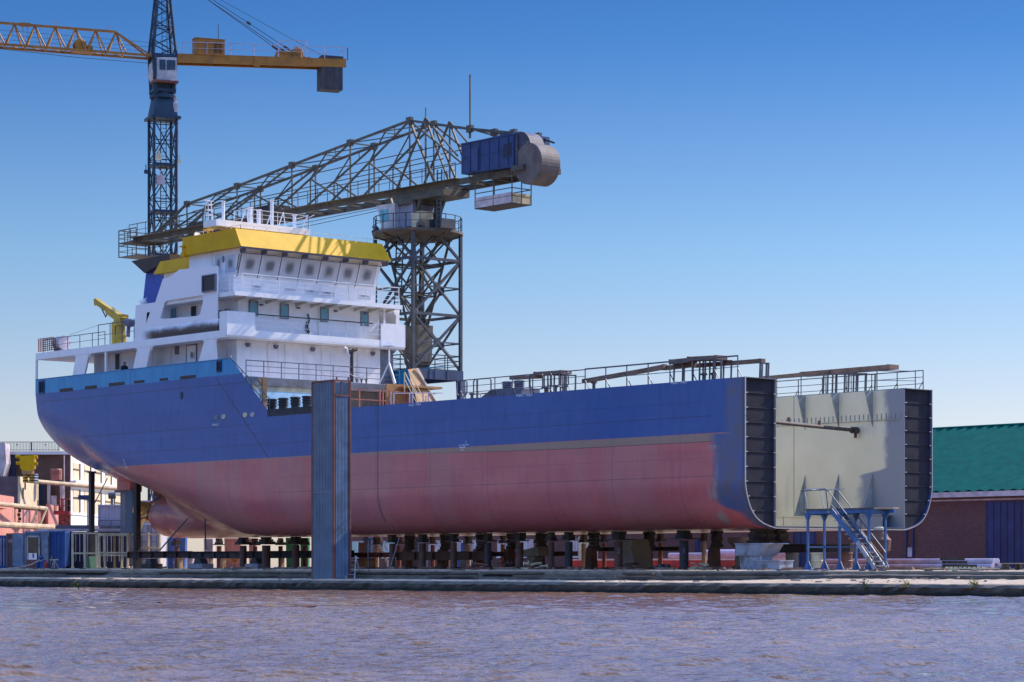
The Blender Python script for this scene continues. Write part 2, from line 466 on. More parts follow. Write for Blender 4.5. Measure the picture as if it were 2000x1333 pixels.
def soot_material():
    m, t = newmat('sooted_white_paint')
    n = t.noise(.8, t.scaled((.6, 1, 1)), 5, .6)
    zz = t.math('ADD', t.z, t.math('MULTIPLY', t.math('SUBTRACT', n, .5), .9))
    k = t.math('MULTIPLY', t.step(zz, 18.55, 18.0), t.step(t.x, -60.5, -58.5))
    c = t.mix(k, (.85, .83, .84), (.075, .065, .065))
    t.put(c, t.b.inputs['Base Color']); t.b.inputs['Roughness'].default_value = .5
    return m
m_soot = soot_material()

# ------------------------------------------------------------------ the ship
CL, BW = 7.8, 15.6
ship = thing('cargo_ship', 'unfinished blue and red cargo ship with white deckhouse standing on shores', 'ship', (-37, CL, 1.25))
def hull_top(x):
    if x < -48.8: return 15.65
    if x < -44.3: return 15.65 + (x + 48.8) / 4.5 * (11.75 - 15.65)
    return 11.6
MID = [(7.8, 11.6), (7.8, 9.5), (7.8, 7.5), (7.8, 5.85), (7.42, 4.6), (6.7, 3.85), (5.4, 3.45), (4.2, 3.45), (3.1, 3.45), (2, 3.45), (1, 3.45), (0, 3.45)]
KEYS = {
 -75.0: [(7.8, 0), (7.8, 14.5), (7.62, 13), (7.25, 12.2), (6.7, 11.5), (5.6, 10.5), (4.2, 9.75), (3.1, 9.2), (2, 8.75), (1.3, 8.45), (.6, 8.2), (0, 8.05)],
 -73.0: [(7.8, 0), (7.8, 14.2), (7.75, 12.6), (7.45, 11.6), (6.9, 10.8), (5.8, 9.8), (4.4, 9.1), (3.2, 8.65), (2, 8.3), (1.3, 8.05), (.6, 7.9), (0, 7.85)],
 -69.3: [(7.8, 0), (7.8, 13.8), (7.78, 12), (7.55, 10.9), (7.0, 10.2), (5.9, 9.3), (4.4, 8.65), (3.1, 8.25), (1.9, 7.95), (1.2, 7.8), (.6, 7.7), (0, 7.65)],
 -69.0: [(7.8, 0), (7.8, 13.7), (7.78, 11.9), (7.55, 10.8), (7.0, 10.1), (5.9, 9.2), (4.0, 8.4), (1.6, 7.75), (.35, 7.2), (.32, 5.6), (.32, 5.1), (0, 4.95)],
 -68.3: [(7.8, 0), (7.8, 13.4), (7.78, 11.6), (7.58, 10.5), (7.0, 9.8), (5.8, 8.95), (3.8, 8.15), (1.5, 7.5), (.6, 6.6), (.85, 5.7), (.8, 4.8), (0, 4.3)],
 -67.0: [(7.8, 0), (7.8, 12.8), (7.78, 11.1), (7.6, 10.0), (7.05, 9.3), (5.8, 8.5), (3.6, 7.75), (1.7, 7.1), (1.2, 6.4), (1.5, 5.4), (1.15, 4.2), (0, 3.7)],
 -65.5: [(7.8, 0), (7.8, 12.0), (7.8, 10.5), (7.62, 9.4), (7.1, 8.7), (5.8, 7.95), (3.6, 7.2), (2.0, 6.6), (1.7, 5.9), (1.85, 5.0), (1.35, 3.85), (0, 3.46)],
 -61.0: [(7.8, 0), (7.8, 11.0), (7.8, 9.5), (7.65, 8.3), (7.1, 7.5), (5.9, 6.75), (4.2, 6.1), (3.0, 5.5), (2.5, 4.9), (2.2, 4.2), (1.4, 3.6), (0, 3.45)],
 -56.0: [(7.8, 0), (7.8, 10.2), (7.8, 8.6), (7.68, 7.2), (7.15, 6.3), (6.1, 5.4), (4.7, 4.7), (3.7, 4.25), (2.9, 3.9), (2.1, 3.62), (1.2, 3.48), (0, 3.45)],
 -50.0: [(7.8, 0), (7.8, 9.8), (7.8, 8.0), (7.75, 6.3), (7.3, 5.1), (6.5, 4.2), (5.2, 3.62), (4.1, 3.5), (3.05, 3.47), (2, 3.45), (1.05, 3.45), (0, 3.45)],
 -43.0: MID, 0.0: MID}
KX = sorted(KEYS)
def cat(p0, p1, p2, p3, t):
    return .5 * (2 * p1 + (p2 - p0) * t + (2 * p0 - 5 * p1 + 4 * p2 - p3) * t * t + (3 * p1 - p0 - 3 * p2 + p3) * t ** 3)
def pchip(xs, ys, x):
    n = len(xs)
    k = max(0, min(n - 2, next((i for i in range(n - 1) if x <= xs[i + 1]), n - 2)))
    h = [xs[i + 1] - xs[i] for i in range(n - 1)]; d = [(ys[i + 1] - ys[i]) / h[i] for i in range(n - 1)]
    def sl(i):
        if i == 0: return d[0]
        if i == n - 1: return d[-1]
        if d[i - 1] * d[i] <= 0: return 0
        w1 = 2 * h[i] + h[i - 1]; w2 = h[i] + 2 * h[i - 1]
        return (w1 + w2) / (w1 / d[i - 1] + w2 / d[i])
    t = (x - xs[k]) / h[k]
    m0, m1 = sl(k) * h[k], sl(k + 1) * h[k]
    return (2 * t ** 3 - 3 * t * t + 1) * ys[k] + (t ** 3 - 2 * t * t + t) * m0 + (-2 * t ** 3 + 3 * t * t) * ys[k + 1] + (t ** 3 - t * t) * m1
def section(x):
    if x >= -43: base = [V(p) for p in MID]
    else:
        base = [V((pchip(KX, [KEYS[k][i][0] for k in KX], x), pchip(KX, [KEYS[k][i][1] for k in KX], x))) for i in range(12)]
    base[0].y = hull_top(x)
    base[1].y = min(base[1].y, base[0].y - .3)
    out = [base[0].copy()]
    for i in range(1, 11):
        p0, p1, p2, p3 = base[i - 1], base[i], base[i + 1], base[min(11, i + 2)]
        if i == 1: p0 = V((7.8, p1.y + (p1.y - p2.y)))
        for k in range(4):
            q = V((cat(p0.x, p1.x, p2.x, p3.x, k / 4), cat(p0.y, p1.y, p2.y, p3.y, k / 4)))
            q.x = max(0, min(7.8, q.x)); q.y = max(q.y, 3.45)
            out.append(q)
    out.append(base[11].copy())
    return out
sx = [-75, -74.2, -73.4, -72.6, -71.8, -71, -70.1, -69.3, -69.0, -68.7, -68.3] + [-68.3 + .72 * i for i in range(1, 36)]
sx = [x for x in sx if x < -43] + [-48.8, -46.5, -44.3, -44.25, -43] + [-43 + 2.15 * i for i in range(1, 21)]
sx = sorted(set(round(x, 3) for x in sx))
secs = [section(x) for x in sx]
hm = MB(); ns = len(secs[0])
for side in (-1, 1):
    vs = [(x, CL + side * p.x, p.y) for x, s in zip(sx, secs) for p in s]
    fs = []
    for i in range(len(sx) - 1):
        for j in range(ns - 1):
            q = (i * ns + j, (i + 1) * ns + j, (i + 1) * ns + j + 1, i * ns + j + 1)
            fs.append(q if side < 0 else q[::-1])
    hm.add(vs, fs)
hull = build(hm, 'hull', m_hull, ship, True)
sm = hull.modifiers.new('thickness', 'SOLIDIFY'); sm.thickness = .03; sm.offset = 1; sm.use_rim = False
# transom
tm = MB(); s0 = secs[0]
loop = [(-75, CL - p.x, p.y) for p in s0] + [(-75, CL + p.x, p.y) for p in s0[::-1][1:]]
tm.prism(loop, (.04, 0, 0)); build(tm, 'transom', m_hull, ship)
mb = MB(); mb.lathe((-70.9, CL, 5.2), [(.40, 0), (.42, .25), (.62, .6), (1.0, 1.1), (1.36, 1.75), (1.57, 2.4), (1.67, 3.2), (1.70, 4.2), (1.6, 5.4), (1.3, 7), (.4, 9)], 40, V((1, 0, 0))); build(mb, 'stern_bulb', m_hull, ship, True)
# bright edge of the cut shell
ce = MB(); c0 = section(0)
for side in (-1, 1):
    pts = [V((.012, CL + side * p.x, p.y)) for p in c0]
    for a, b in zip(pts[:-1], pts[1:]):
        nn = V((0, -(b - a).z, (b - a).y)).normalized()
        ce.obox((a + b) / 2 - V((.008, 0, 0)), V((.014, 0, 0)), (b - a) / 2 * 1.02, nn * .028)
build(ce, 'cut_edge', m_bright, ship)
# side tanks: inner walls, decks, web frames, stringers
for side, yi, name in ((-1, 2.4, 0), (1, 13.2, 0)):
    w = MB(); w.box((-46, yi, 3.5), (-.02, yi + .03 * (-side), 11.56))
    build(w, 'hold_wall', m_hold, ship)
    yo = 0.03 if side < 0 else 15.57
    d = MB(); d.box((-44.3, min(yi, yo), 11.56), (0, max(yi, yo), 11.6)); build(d, 'side_deck', m_greysteel, ship)
    fr = MB()
    prof = [(p.x, p.y) for p in section(-1)]
    pts = [V((-.2, CL + side * p[0], p[1])) for p in prof if p[0] >= 5.4]
    pts += [V((-.2, yi, 3.5)), V((-.2, yi, 11.55))]
    fr.prism(pts, (.03, 0, 0)); build(fr, 'web_frame', m_darksteel, ship)
    z = 10.75
    while z > 4.2:
        b = max((p.x for p in c0 if abs(p.y - z) < .6), default=7.7) if z < 6 else 7.76
        if z < 6:
            b = min(c0, key=lambda p: abs(p.y - z)).x - .05
        s = MB(); ya, yb = yi, CL + side * b
        s.box((-.172, min(ya, yb), z), (-.13, max(ya, yb), z + .03))
        build(s, 'stringer', m_black, ship)
        for yy in (ya, yb):
            sgn = 1 if yy < (ya + yb) / 2 else -1
            s2 = MB(); s2.box((-.05, min(yy, yy + sgn * .16), z - .01), (.0, max(yy, yy + sgn * .16), z + .035)); build(s2, 'bracket_end', m_bright, ship)
        z -= .8
t2 = MB(); t2.box((-46, 2.43, 3.52), (-.02, 13.17, 3.56)); build(t2, 'tank_top', m_greysteel, ship)
b2 = MB(); b2.box((-46.1, 2.4, 3.55), (-46, 13.2, 11.5)); build(b2, 'hold_bulkhead', m_hold, ship)
# brackets on the far hold wall
YI = 13.2
zt = 11.56
for px in (1772, 1704.5, 1638.5, 1573, 1510, 1450):
    x = at(px, 800, Y=YI).x if px < 1760 else None
    if x is None: continue
    b = MB(); b.prism([(x, YI, zt), (x, YI - .75, zt), (x, YI - .03, zt - 2.1)], (.03, 0, 0)); build(b, 'top_bracket', m_knee, ship)
    b = MB(); b.prism([(x, YI, 6.9), (x, YI - 1.0, 4.35), (x, YI, 4.35)], (.03, 0, 0)); build(b, 'foot_bracket', m_knee, ship)
sh = MB(); sh.box((-45, YI - 1.0, 4.28), (-.9, YI, 4.34)); sh.box((-45, YI - .95, 3.56), (-.9, YI - .9, 4.28)); build(sh, 'foot_shelf', m_hold, ship)
st = MB(); zs = at(1700, 815, Y=YI).z
for i in range(46):
    x = -.4 - i * .34
    st.box((x, YI - .07, zs - .16), (x + .05, YI, zs + .16))
st.box((-45, YI - .09, zs - .24), (-.3, YI, zs - .2))
build(st, 'rung_strip', m_knee, ship)
so = MB(); a, b = V((-1.1, 2.5, 9.35)), V((-3.5, 12.6, 9.3))
so.tube(a, b, .11, 10); so.tube(b, b + V((-.05, .5, 0)), .2, 10); so.bar(b + V((0, .3, -.45)), b + V((0, .3, .2)), .12); so.box(a.lerp(b, .62) + V((-.06, -.06, .1)), a.lerp(b, .62) + V((.06, .06, .35)))
so.box(a.lerp(b, .28) + V((-.06, -.06, .1)), a.lerp(b, .28) + V((.06, .06, .35)))
build(so, 'spreader_pipe', m_brown, ship)
# deck edge railings
ry = .18
x1, x2, x3 = at(900, 760, Y=ry).x, at(1143, 700, Y=ry).x, at(1441, 700, Y=ry).x
mb = MB(); railing(mb, [(x1, ry, 11.6), (x2, ry, 11.6)], 1.15, 1.7, 3, .022, None, (.35, 0, 0)); build(mb, 'deck_railing', m_railsteel, ship)
mb = MB(); railing(mb, [(x2, ry, 11.6), (x3, ry, 11.6)], 1.18, 1.72, 2, .024, .04, (.35, 0, 0)); build(mb, 'deck_railing', m_railsteel, ship)
yf = 15.4
mb = MB(); railing(mb, [(-24, yf, 11.6), (-.5, yf, 11.6)], 1.15, 2.0, 3, .022, None, (-.4, 0, 0)); build(mb, 'deck_railing', m_railsteel, ship)
mb = MB(); railing(mb, [(-24, 13.3, 11.6), (-2.2, 13.3, 11.6), (-1.0, 15.3, 11.6)], 1.12, 1.9, 2, .02); build(mb, 'deck_railing', m_railsteel, ship)
def gate(px0, px1, y=.3):
    xa, xb = at(px0, 760, Y=y).x, at(px1, 760, Y=y).x
    mb = MB()
    for z in (.25, 1.15): mb.bar((xa + .12, y, 11.6 + z), (xb - .12, y, 11.6 + z), .06)
    for x in (xa, xb): mb.bar((x, y, 11.6 + .37), (x, y, 11.6 + 1.03), .06)
    for x, s in ((xa, 1), (xb, -1)):
        for z, u in ((.25, 1), (1.15, -1)): mb.bar((x, y, 11.6 + z + .12 * u), (x + .12 * s, y, 11.6 + z), .06)
    mb.bar((xa + .3, y, 11.6), (xa + .3, y, 12.7), .05)
    build(mb, 'rail_gate', m_railsteel, ship)
for g in ((893, 912), (925, 959), (1034, 1060), (1063, 1077), (1092, 1110)): gate(*g)
# ventilator box on deck
xa, xb = at(958, 765, Y=1.3).x, at(1035, 765, Y=1.3).x
mb = MB(); mb.prism([(xa, .6, 11.6), (xb, .6, 11.6), (xb, .6, 12.0), (xb - .3, .6, 12.1), (xa + .9, .6, 12.1), (xa, .6, 11.7)], (0, 1.5, 0)); build(mb, 'vent_casing', m_grating, ship)
for px in (991, 1014):
    c = at(px, 750, Y=1.3); c.z = 12.08
    mb = MB(); mb.lathe(c, [(.27, 0), (.27, .12), (.34, .13), (.34, .19), (.28, .2), (.28, .26), (.34, .27), (.34, .33), (.28, .34), (.28, .4), (.35, .41), (.35, .47), (.2, .5)], 18); build(mb, 'ventilator', m_grating, ship, False)
for px in (531, 553, 577, 600):
    c = at(px, 795, Y=1.0); c.z = 11.6
    mb = MB(); mb.lathe(c, [(.3, 0), (.3, .62), (.36, .63), (.36, .72), (.3, .73), (.3, .8), (.36, .81), (.36, .9), (.3, .91), (.3, .98), (.37, .99), (.37, 1.08), (.3, 1.12)], 16); build(mb, 'ventilator', m_bollard, ship)
for px, h in ((922, .35), (1085, .4), (1160, .45), (1375, .4), (1393, .38), (1066, .35)):
    c = at(px, 760, Y=1.6); c.z = 11.6
    mb = MB(); mb.lathe(c, [(.1, 0), (.1, h), (.2, h + .03), (.2, h + .12), (.06, h + .16)], 12); build(mb, 'air_pipe', m_railsteel, ship)
mb = MB(); xa, xb = at(523, 800, Y=0).x, at(610, 795, Y=0).x
mb.box((xa, -.03, 11.45), (xb, .05, 11.85)); mb.box((xa, -.06, 11.83), (xb, .2, 11.9)); build(mb, 'bulwark_cap', m_bollard, ship)
# ------------------------------------------------ poop, deckhouse
mb = MB(); mb.box((-74.9, .06, 14.3), (-48.3, 15.54, 14.45)); build(mb, 'poop_deck', m_white_dirty, ship)
mb = MB(); mb.box((-48.33, .9, 13.85), (-48.2, 14.7, 14.42)); build(mb, 'deck_fascia', m_greysteel, ship)
mb = MB(); mb.box((-48.4, 1.3, 11.4), (-48.3, 9.3, 13.5)); build(mb, 'front_bulkhead', M('pale_blue_bulkhead', (.42, .66, .80), .5), ship)
mb = MB(); mb.box((-48.42, 1.0, 13.5), (-48.28, 9.3, 13.86)); build(mb, 'front_bulkhead', m_creamsteel, ship)
mb = MB(); mb.box((-52.9, 9.3, 11.5), (-48.6, 9.42, 14.25)); mb.box((-50.6, 9.42, 11.5), (-50.5, 14.5, 14.25)); build(mb, 'recess_wall', m_white_dirty, ship)
for x0 in (-48.9,):
    mb = MB(); a = at(517, 760, Y=1.1).x
    mb.box((a - .12, .9, 11.6), (a + .05, 1.25, 14.25)); mb.bar((a - .8, 1.1, 14.2), (a - .05, 1.1, 13.5), .12); build(mb, 'post', m_tan, ship)
for y in (3.5, 6.2, 8.9, 11.6):
    mb = MB(); mb.prism([(-49.4, y, 14.28), (-48.4, y, 14.28), (-48.4, y, 13.95), (-49.4, y, 13.75)], (0, .04, 0)); build(mb, 'deck_beam', m_cream, ship)
mb = MB(); mb.box((-75, 0, 17.15), (-49.3, 15.6, 17.65)); build(mb, 'boat_deck', m_white, ship)
def xpx(px, y=0.0): return at(px, 700, Y=y).x
for bl, br, tl, tr in ((141, 164, 148, 173), (259, 285, 268, 294), (387, 421, 399, 419)):
    for yy in (.02, 15.43):
        mb = MB()
        mb.prism([(xpx(bl), yy, 15.62), (xpx(br), yy, 15.62), (xpx(tr), yy, 17.15), (xpx(tl), yy, 17.15)], (0, .15, 0))
        # rounded knees at the head
        for xt, s in ((xpx(tl), -1), (xpx(tr), 1)):
            mb.prism([(xt, yy + .02, 17.15), (xt + s * .4, yy + .02, 17.15), (xt + s * .13, yy + .02, 17.03), (xt, yy + .02, 16.78)], (0, .11, 0))
        build(mb, 'bulwark_pillar', m_white, ship)
for px, y in ((71.5, .08), (207, .1), (128, 15.4), (98, 15.4)):
    mb = MB(); x = xpx(px, y); mb.box((x - .1, y - .06, 14.4), (x + .1, y + .06, 17.15)); build(mb, 'post', m_white, ship)
mb = MB(); mb.box((-74.95, 15.3, 15.6), (-44.5, 15.6, 15.66)); mb.box((-75, -.03, 15.62), (-48.9, .17, 15.67)); build(mb, 'bulwark_rail', m_lightblue, ship)
# poop house
HX = -50.2
mb = MB(); mb.box((xpx(186, 1.6), 1.5, 14.45), (HX, 14.1, 17.15)); build(mb, 'poop_house', m_white_dirty, ship)
def panel_on_y(px0, py0, px1, py1, y, name, mat, depth=.05, frame=None):
    a, b = at(px0, py0, Y=y), at(px1, py1, Y=y)
    zc = ((a.z, b.z))
    mb = MB(); mb.box((a.x, y - depth, min(zc)), (b.x, y + .01, max(zc)))
    o = build(mb, name, mat, ship)
    if frame:
        f = MB(); w = .07; z0, z1 = min(zc), max(zc); d = depth + .025
        f.box((a.x - w, y - d, z0 - w), (a.x, y, z1 + w)); f.box((b.x, y - d, z0 - w), (b.x + w, y, z1 + w))
        f.box((a.x, y - d, z0 - w), (b.x, y, z0)); f.box((a.x, y - d, z1), (b.x, y, z1 + w))
        build(f, 'frame', frame, o)
    return o
def panel_on_x(px0, py0, px1, py1, x, name, mat, depth=.05, frame=None, par=None):
    a, b = at(px0, py0, X=x), at(px1, py1, X=x)
    z0, z1 = min(a.z, b.z), max(a.z, b.z)
    mb = MB(); mb.box((x - .01, a.y, z0), (x + depth, b.y, z1))
    o = build(mb, name, mat, par or ship)
    if frame:
        f = MB(); w = .06; d = depth + .025
        f.box((x, a.y - w, z0 - w), (x + d, a.y, z1 + w)); f.box((x, b.y, z0 - w), (x + d, b.y + w, z1 + w))
        f.box((x, a.y, z0 - w), (x + d, b.y, z0)); f.box((x, a.y, z1), (x + d, b.y, z1 + w))
        build(f, 'frame', frame, o)
    return o
panel_on_y(299, 678, 333, 712, 1.5, 'door', m_white, .05, m_white_rail)
panel_on_y(342.5, 676, 350, 692, 1.5, 'vent_panel', m_grating, .06)
panel_on_y(366, 676, 384, 708, 1.5, 'door', m_white, .05, m_grating)
panel_on_y(373.5, 689, 379.5, 699, 1.44, 'porthole', m_glass, .04, m_white_rail)
panel_on_y(226, 692, 235, 722, 1.5, 'doorway', m_black, .03, m_white_rail)
# boat deck platform wings and fascia
xw = -49.2
mb = MB(); mb.box((xw - .9, -.012, 17.303), (xw, 15.612, 17.72)); mb.box((HX, .012, 17.2), (xw - .01, 15.588, 17.302)); build(mb, 'wing_deck', m_white, ship)
for y0, y1, px in ((0.0, 2.3, 0), (13.4, 15.6, 0)):
    mb = MB(); mb.box((xw - .06, y0 - .028 if y0 < 1 else y0, 17.29), (xw + .03, y1 + .028 if y1 > 15 else y1, 18.95)); build(mb, 'wing_bulwark', m_white, ship)
mb = MB(); mb.box((xw - .9, -.024, 17.68), (xw - .062, .06, 18.945)); build(mb, 'wing_bulwark', m_white, ship)
mb = MB(); railing(mb, [(xw - .02, 2.35, 17.72), (xw - .02, 13.4, 17.72)], 1.12, 1.55, 3, .022, .03); build(mb, 'front_railing', m_white_rail, ship)
mb = MB(); mb.tube((xw + .06, 2.4, 18.86), (xw + .06, 12.6, 18.86), .035); build(mb, 'hose_line', m_black, ship)
# second tier
mb = MB(); mb.box((-61, 1.6, 17.65), (HX, 14.0, 20.0)); build(mb, 'second_house', m_white, ship)
for q in ((487, 589, 502, 616), (547.5, 595, 562, 622), (626, 602, 640, 628), (705, 610, 718, 636)):
    a, b = at(q[0], q[1], X=HX), at(q[2], q[3], X=HX)
    panel_on_x(q[0], q[1], q[2], q[3], HX, 'window', m_teal, .04, m_grating)
# far front corner screen of the second tier
mb = MB(); mb.plate([(xw - .6, 14.05, 17.7), (xw - .6, 15.5, 17.7), (xw - .6, 15.5, 20.1), (xw - .6, 14.05, 20.1)], [[(xw - .6, 14.2, 17.9), (xw - .6, 15.1, 17.9), (xw - .6, 15.2, 19.6), (xw - .6, 14.9, 19.95), (xw - .6, 14.2, 19.95)]], (.1, 0, 0)); build(mb, 'wing_screen', m_white, ship)
mb = MB(); mb.box((-56, 15.35, 17.6), (-49.8, 15.5, 20.1)); build(mb, 'wing_screen', m_white, ship)
# near side screen with the big opening
Yp = .12
def pz(px, py): p = at(px, py, Y=Yp); return (p.x, Yp, p.z)
outer = [pz(*q) for q in ((265, 597), (303, 591), (318, 545), (331, 542), (350, 527), (424, 520), (424, 650), (283, 666), (262, 668))]
hole1 = [pz(*q) for q in ((321, 592), (327, 587.5), (394, 577), (398, 581), (391, 613), (386, 617.5), (318, 623.5), (313, 622))]
hole2 = [pz(*q) for q in ((287, 611), (293, 610), (285, 633), (285, 636.5))]
mb = MB(); mb.plate(outer, [hole1, hole2], (0, .1, 0)); build(mb, 'side_screen', m_soot, ship)
mb = MB(); xa, xb = at(283, 660, Y=0).x, at(424, 650, Y=0).x
mb.prism([(xa, .12, 18.5), (xa, .02, 18.2), (xa, .02, 17.95), (xa, .12, 17.75), (xa, .3, 17.66), (xa, .3, 18.5)], (xb - xa, 0, 0)); build(mb, 'bulwark_return', m_soot, ship)
mb = MB(); a, b = at(398, 541, Y=.12), at(422, 566, Y=.12)
mb.box((a.x, .04, b.z), (b.x, .11, a.z)); o = build(mb, 'side_light_box', m_black, ship)
f = MB(); f.box((a.x - .08, -.02, b.z - .08), (b.x + .08, .1, b.z)); f.box((a.x - .08, -.02, a.z), (b.x + .08, .1, a.z + .08)); f.box((a.x - .08, -.02, b.z), (a.x, .1, a.z)); f.box((b.x, -.02, b.z), (b.x + .08, .1, a.z)); build(f, 'frame', m_grating, o)
panel_on_y(335, 604, 346, 624, 1.6, 'window', m_teal, .04, m_white_rail)
panel_on_y(374, 599, 385, 618, 1.6, 'window', m_glass, .04, m_white_rail)
# bridge deck
bx = -48.7
mb = MB(); mb.box((-60, .3, 20.0), (bx, 15.0, 20.3)); build(mb, 'bridge_deck', m_white, ship)
mb = MB(); railing(mb, [(bx - .05, 1.0, 20.3), (bx - .05, 14.7, 20.3)], 1.25, 1.5, 4, .022, .03); build(mb, 'bridge_railing', m_white_rail, ship)
mb = MB(); railing(mb, [(-52.3, .35, 20.3), (bx - .05, .9, 20.3)], 1.25, 1.2, 4, .022, .03); build(mb, 'bridge_railing', m_white_rail, ship)
mb = MB(); mb.box((-55.5, .22, 20.3), (-51.5, .28, 21.5)); build(mb, 'bridge_bulwark', m_white, ship)
for i in range(11):
    y = 1.3 + i * 1.3
    mb = MB(); mb.prism([(HX, y, 20.0), (bx - .1, y, 20.0), (bx - .1, y, 19.92), (HX, y, 19.74)], (0, .1, 0)); build(mb, 'deck_bracket', m_cream, ship)
# wheelhouse with outward-leaning front
Y0, Y1 = 1.4, 13.9
mb = MB(); pr = [(-56, 0, 20.3), (-50.5, 0, 20.3), (-50.45, 0, 21.5), (-49.75, 0, 23.5), (-56, 0, 23.5)]
mb.prism([(x, Y0, z) for x, _, z in pr], (0, Y1 - Y0, 0)); build(mb, 'wheelhouse', m_white, ship)
mb = MB(); mb.box((-60.2, 2.0, 20.3), (-56, 13.4, 22.6)); build(mb, 'wheelhouse', m_white, ship)
n = 7; wd = (Y1 - Y0 - .5) / n
for i in range(n):
    y = Y0 + .25 + i * wd
    a = V((-50.43, 0, 21.55)); b = V((-49.8, 0, 23.3)); d = (b - a).normalized(); nn = V((d.z, 0, -d.x))
    c = (a + b) / 2 + V((0, y + wd / 2, 0)) + nn * .02
    mb = MB(); mb.obox(c, d * .78, V((0, wd / 2 - .13, 0)), nn * .025); o = build(mb, 'window', m_maskx, ship)
    f = MB()
    for s in (-1, 1):
        f.obox(c + V((0, s * (wd / 2 - .09), 0)), d * .84, V((0, .03, 0)), nn * .045)
        f.obox(c + d * s * .82, d * .03, V((0, wd / 2 - .12, 0)), nn * .045)
    build(f, 'frame', m_white_rail, o)
    mb = MB(); mb.bar(a + V((0, y, 0)) + nn * .03, b + V((0, y, 0)) + nn * .03, .05, .03); build(mb, 'wiper_rail', m_grating, ship)
for px0, px1 in ((420, 434), (440, 461)):
    o = panel_on_y(px0 + 1, 500, px1, 531, Y0, 'window', m_masky, .03, m_white_rail)
panel_on_y(349, 521, 376, 544, 1.95, 'window', m_masky, .03, m_white_rail)
mb = MB(); mb.tube((-49.6, Y0 - .12, 23.0), (-49.9, Y0 - .12, 21.9), .035); build(mb, 'grab_rail', m_black, ship)
for q in ((492, 545, 511, 572), (556, 550, 580, 574), (596, 556, 622, 580), (626, 558, 652, 584), (700, 566, 722, 590)):
    panel_on_x(q[0], q[1], q[2], q[3] - 4, -50.5, 'panel', m_maskx, .03, m_white_rail)
# yellow visor
def frustum(b, t, z0, z1):
    (xa, xb, ya, yb), (xc, xd, yc, yd) = b, t
    vs = [(xa, ya, z0), (xb, ya, z0), (xb, yb, z0), (xa, yb, z0), (xc, yc, z1), (xd, yc, z1), (xd, yd, z1), (xc, yd, z1)]
    return MB().add(vs, [(3, 2, 1, 0), (4, 5, 6, 7), (0, 1, 5, 4), (1, 2, 6, 5), (2, 3, 7, 6), (3, 0, 4, 7)])
build(frustum((-56.3, -48.9, .95, 14.15), (-56.2, -49.65, .98, 13.85), 23.45, 24.75), 'roof_visor', m_yellow, ship)
build(frustum((-61, -56.35, 1.6, 13.6), (-60.4, -56.35, 1.8, 13.4), 22.6, 23.5), 'roof_visor', m_yellow, ship)
mb = MB(); mb.box((-49.25, .95, 23.36), (-48.95, 13.9, 23.44))
for i in range(8):
    y = 1.4 + i * 1.78
    mb.box((-49.7, y, 23.1), (-49.0, y + .06, 23.4))
mb.box((-49.62, 1.5, 23.08), (-49.55, 13.8, 23.14)); build(mb, 'gutter', m_grating, ship)
mb = MB(); railing(mb, [(-49.75, 1.5, 24.75), (-49.75, 13.7, 24.75)], .3, 1.1, 1, .014); railing(mb, [(-49.75, 1.5, 24.75), (-55.5, 1.5, 24.75)], .3, 1.1, 1, .014); build(mb, 'roof_rail', m_white_rail, ship)
# monkey island slab, masts
mb = MB(); mb.box((-53, .6, 25.1), (-51.4, 8.7, 25.55)); mb.box((-55, 3, 24.75), (-52, 8, 25.05)); build(mb, 'top_platform', m_white, ship)
mb = MB(); railing(mb, [(-53, 3.2, 25.6), (-51.5, 3.2, 25.6), (-51.5, 8.6, 25.6), (-53, 8.6, 25.55)], .9, 1.3, 3, .015); build(mb, 'top_railing', m_white_rail, ship)
def post(px, y, z0, z1, w, mat=m_white_rail, name='aerial_post'):
    X = -52.2; p = at(px, 440, X=X)
    mb = MB(); mb.lathe((X, p.y, z0), [(w, 0), (w, z1 - z0), (w * 1.5, z1 - z0 + .02), (w * 1.5, z1 - z0 + .07)], 12); return build(mb, name, mat, ship)
for px, z1, w in ((436, 26.9, .11), (505, 26.6, .14), (531, 27.4, .12), (488, 26.7, .12), (575, 26.5, .12), (493, 26.75, .05)): post(px, 0, 25.6, z1, w)
mb = MB(); p = at(408, 430, X=-52.6)
for dx, dy in ((-.25, -.25), (.25, -.25), (0, .3)): mb.bar((p.x + dx, p.y + dy, 25.6), (p.x + dx * .6, p.y + dy * .6, 26.9), .05)
for z in (25.95, 26.3, 26.65): mb.box((p.x - .22, p.y - .22, z), (p.x + .22, p.y + .22, z + .05))
mb.bar((p.x - .5, p.y, 26.92), (p.x + .5, p.y, 26.92), .06); mb.bar((p.x, p.y - .4, 26.97), (p.x, p.y + .4, 26.97), .06); build(mb, 'lattice_mast', m_white_rail, ship)
for px in (543, 590, 470, 520):
    mb = MB(); p = at(px, 430, X=-52.6); mb.bar((p.x, p.y, 25.6), (p.x + .3, p.y + .25, 26.7), .06); mb.bar((p.x + .9, p.y, 25.6), (p.x + .3, p.y + .25, 26.7), .05); build(mb, 'stay', m_white_rail, ship)
mb = MB(); p = at(594, 425, X=-52.3); mb.bar((p.x, p.y, 26.3), (p.x, p.y + .9, 26.75), .05); build(mb, 'stay', m_white_rail, ship)
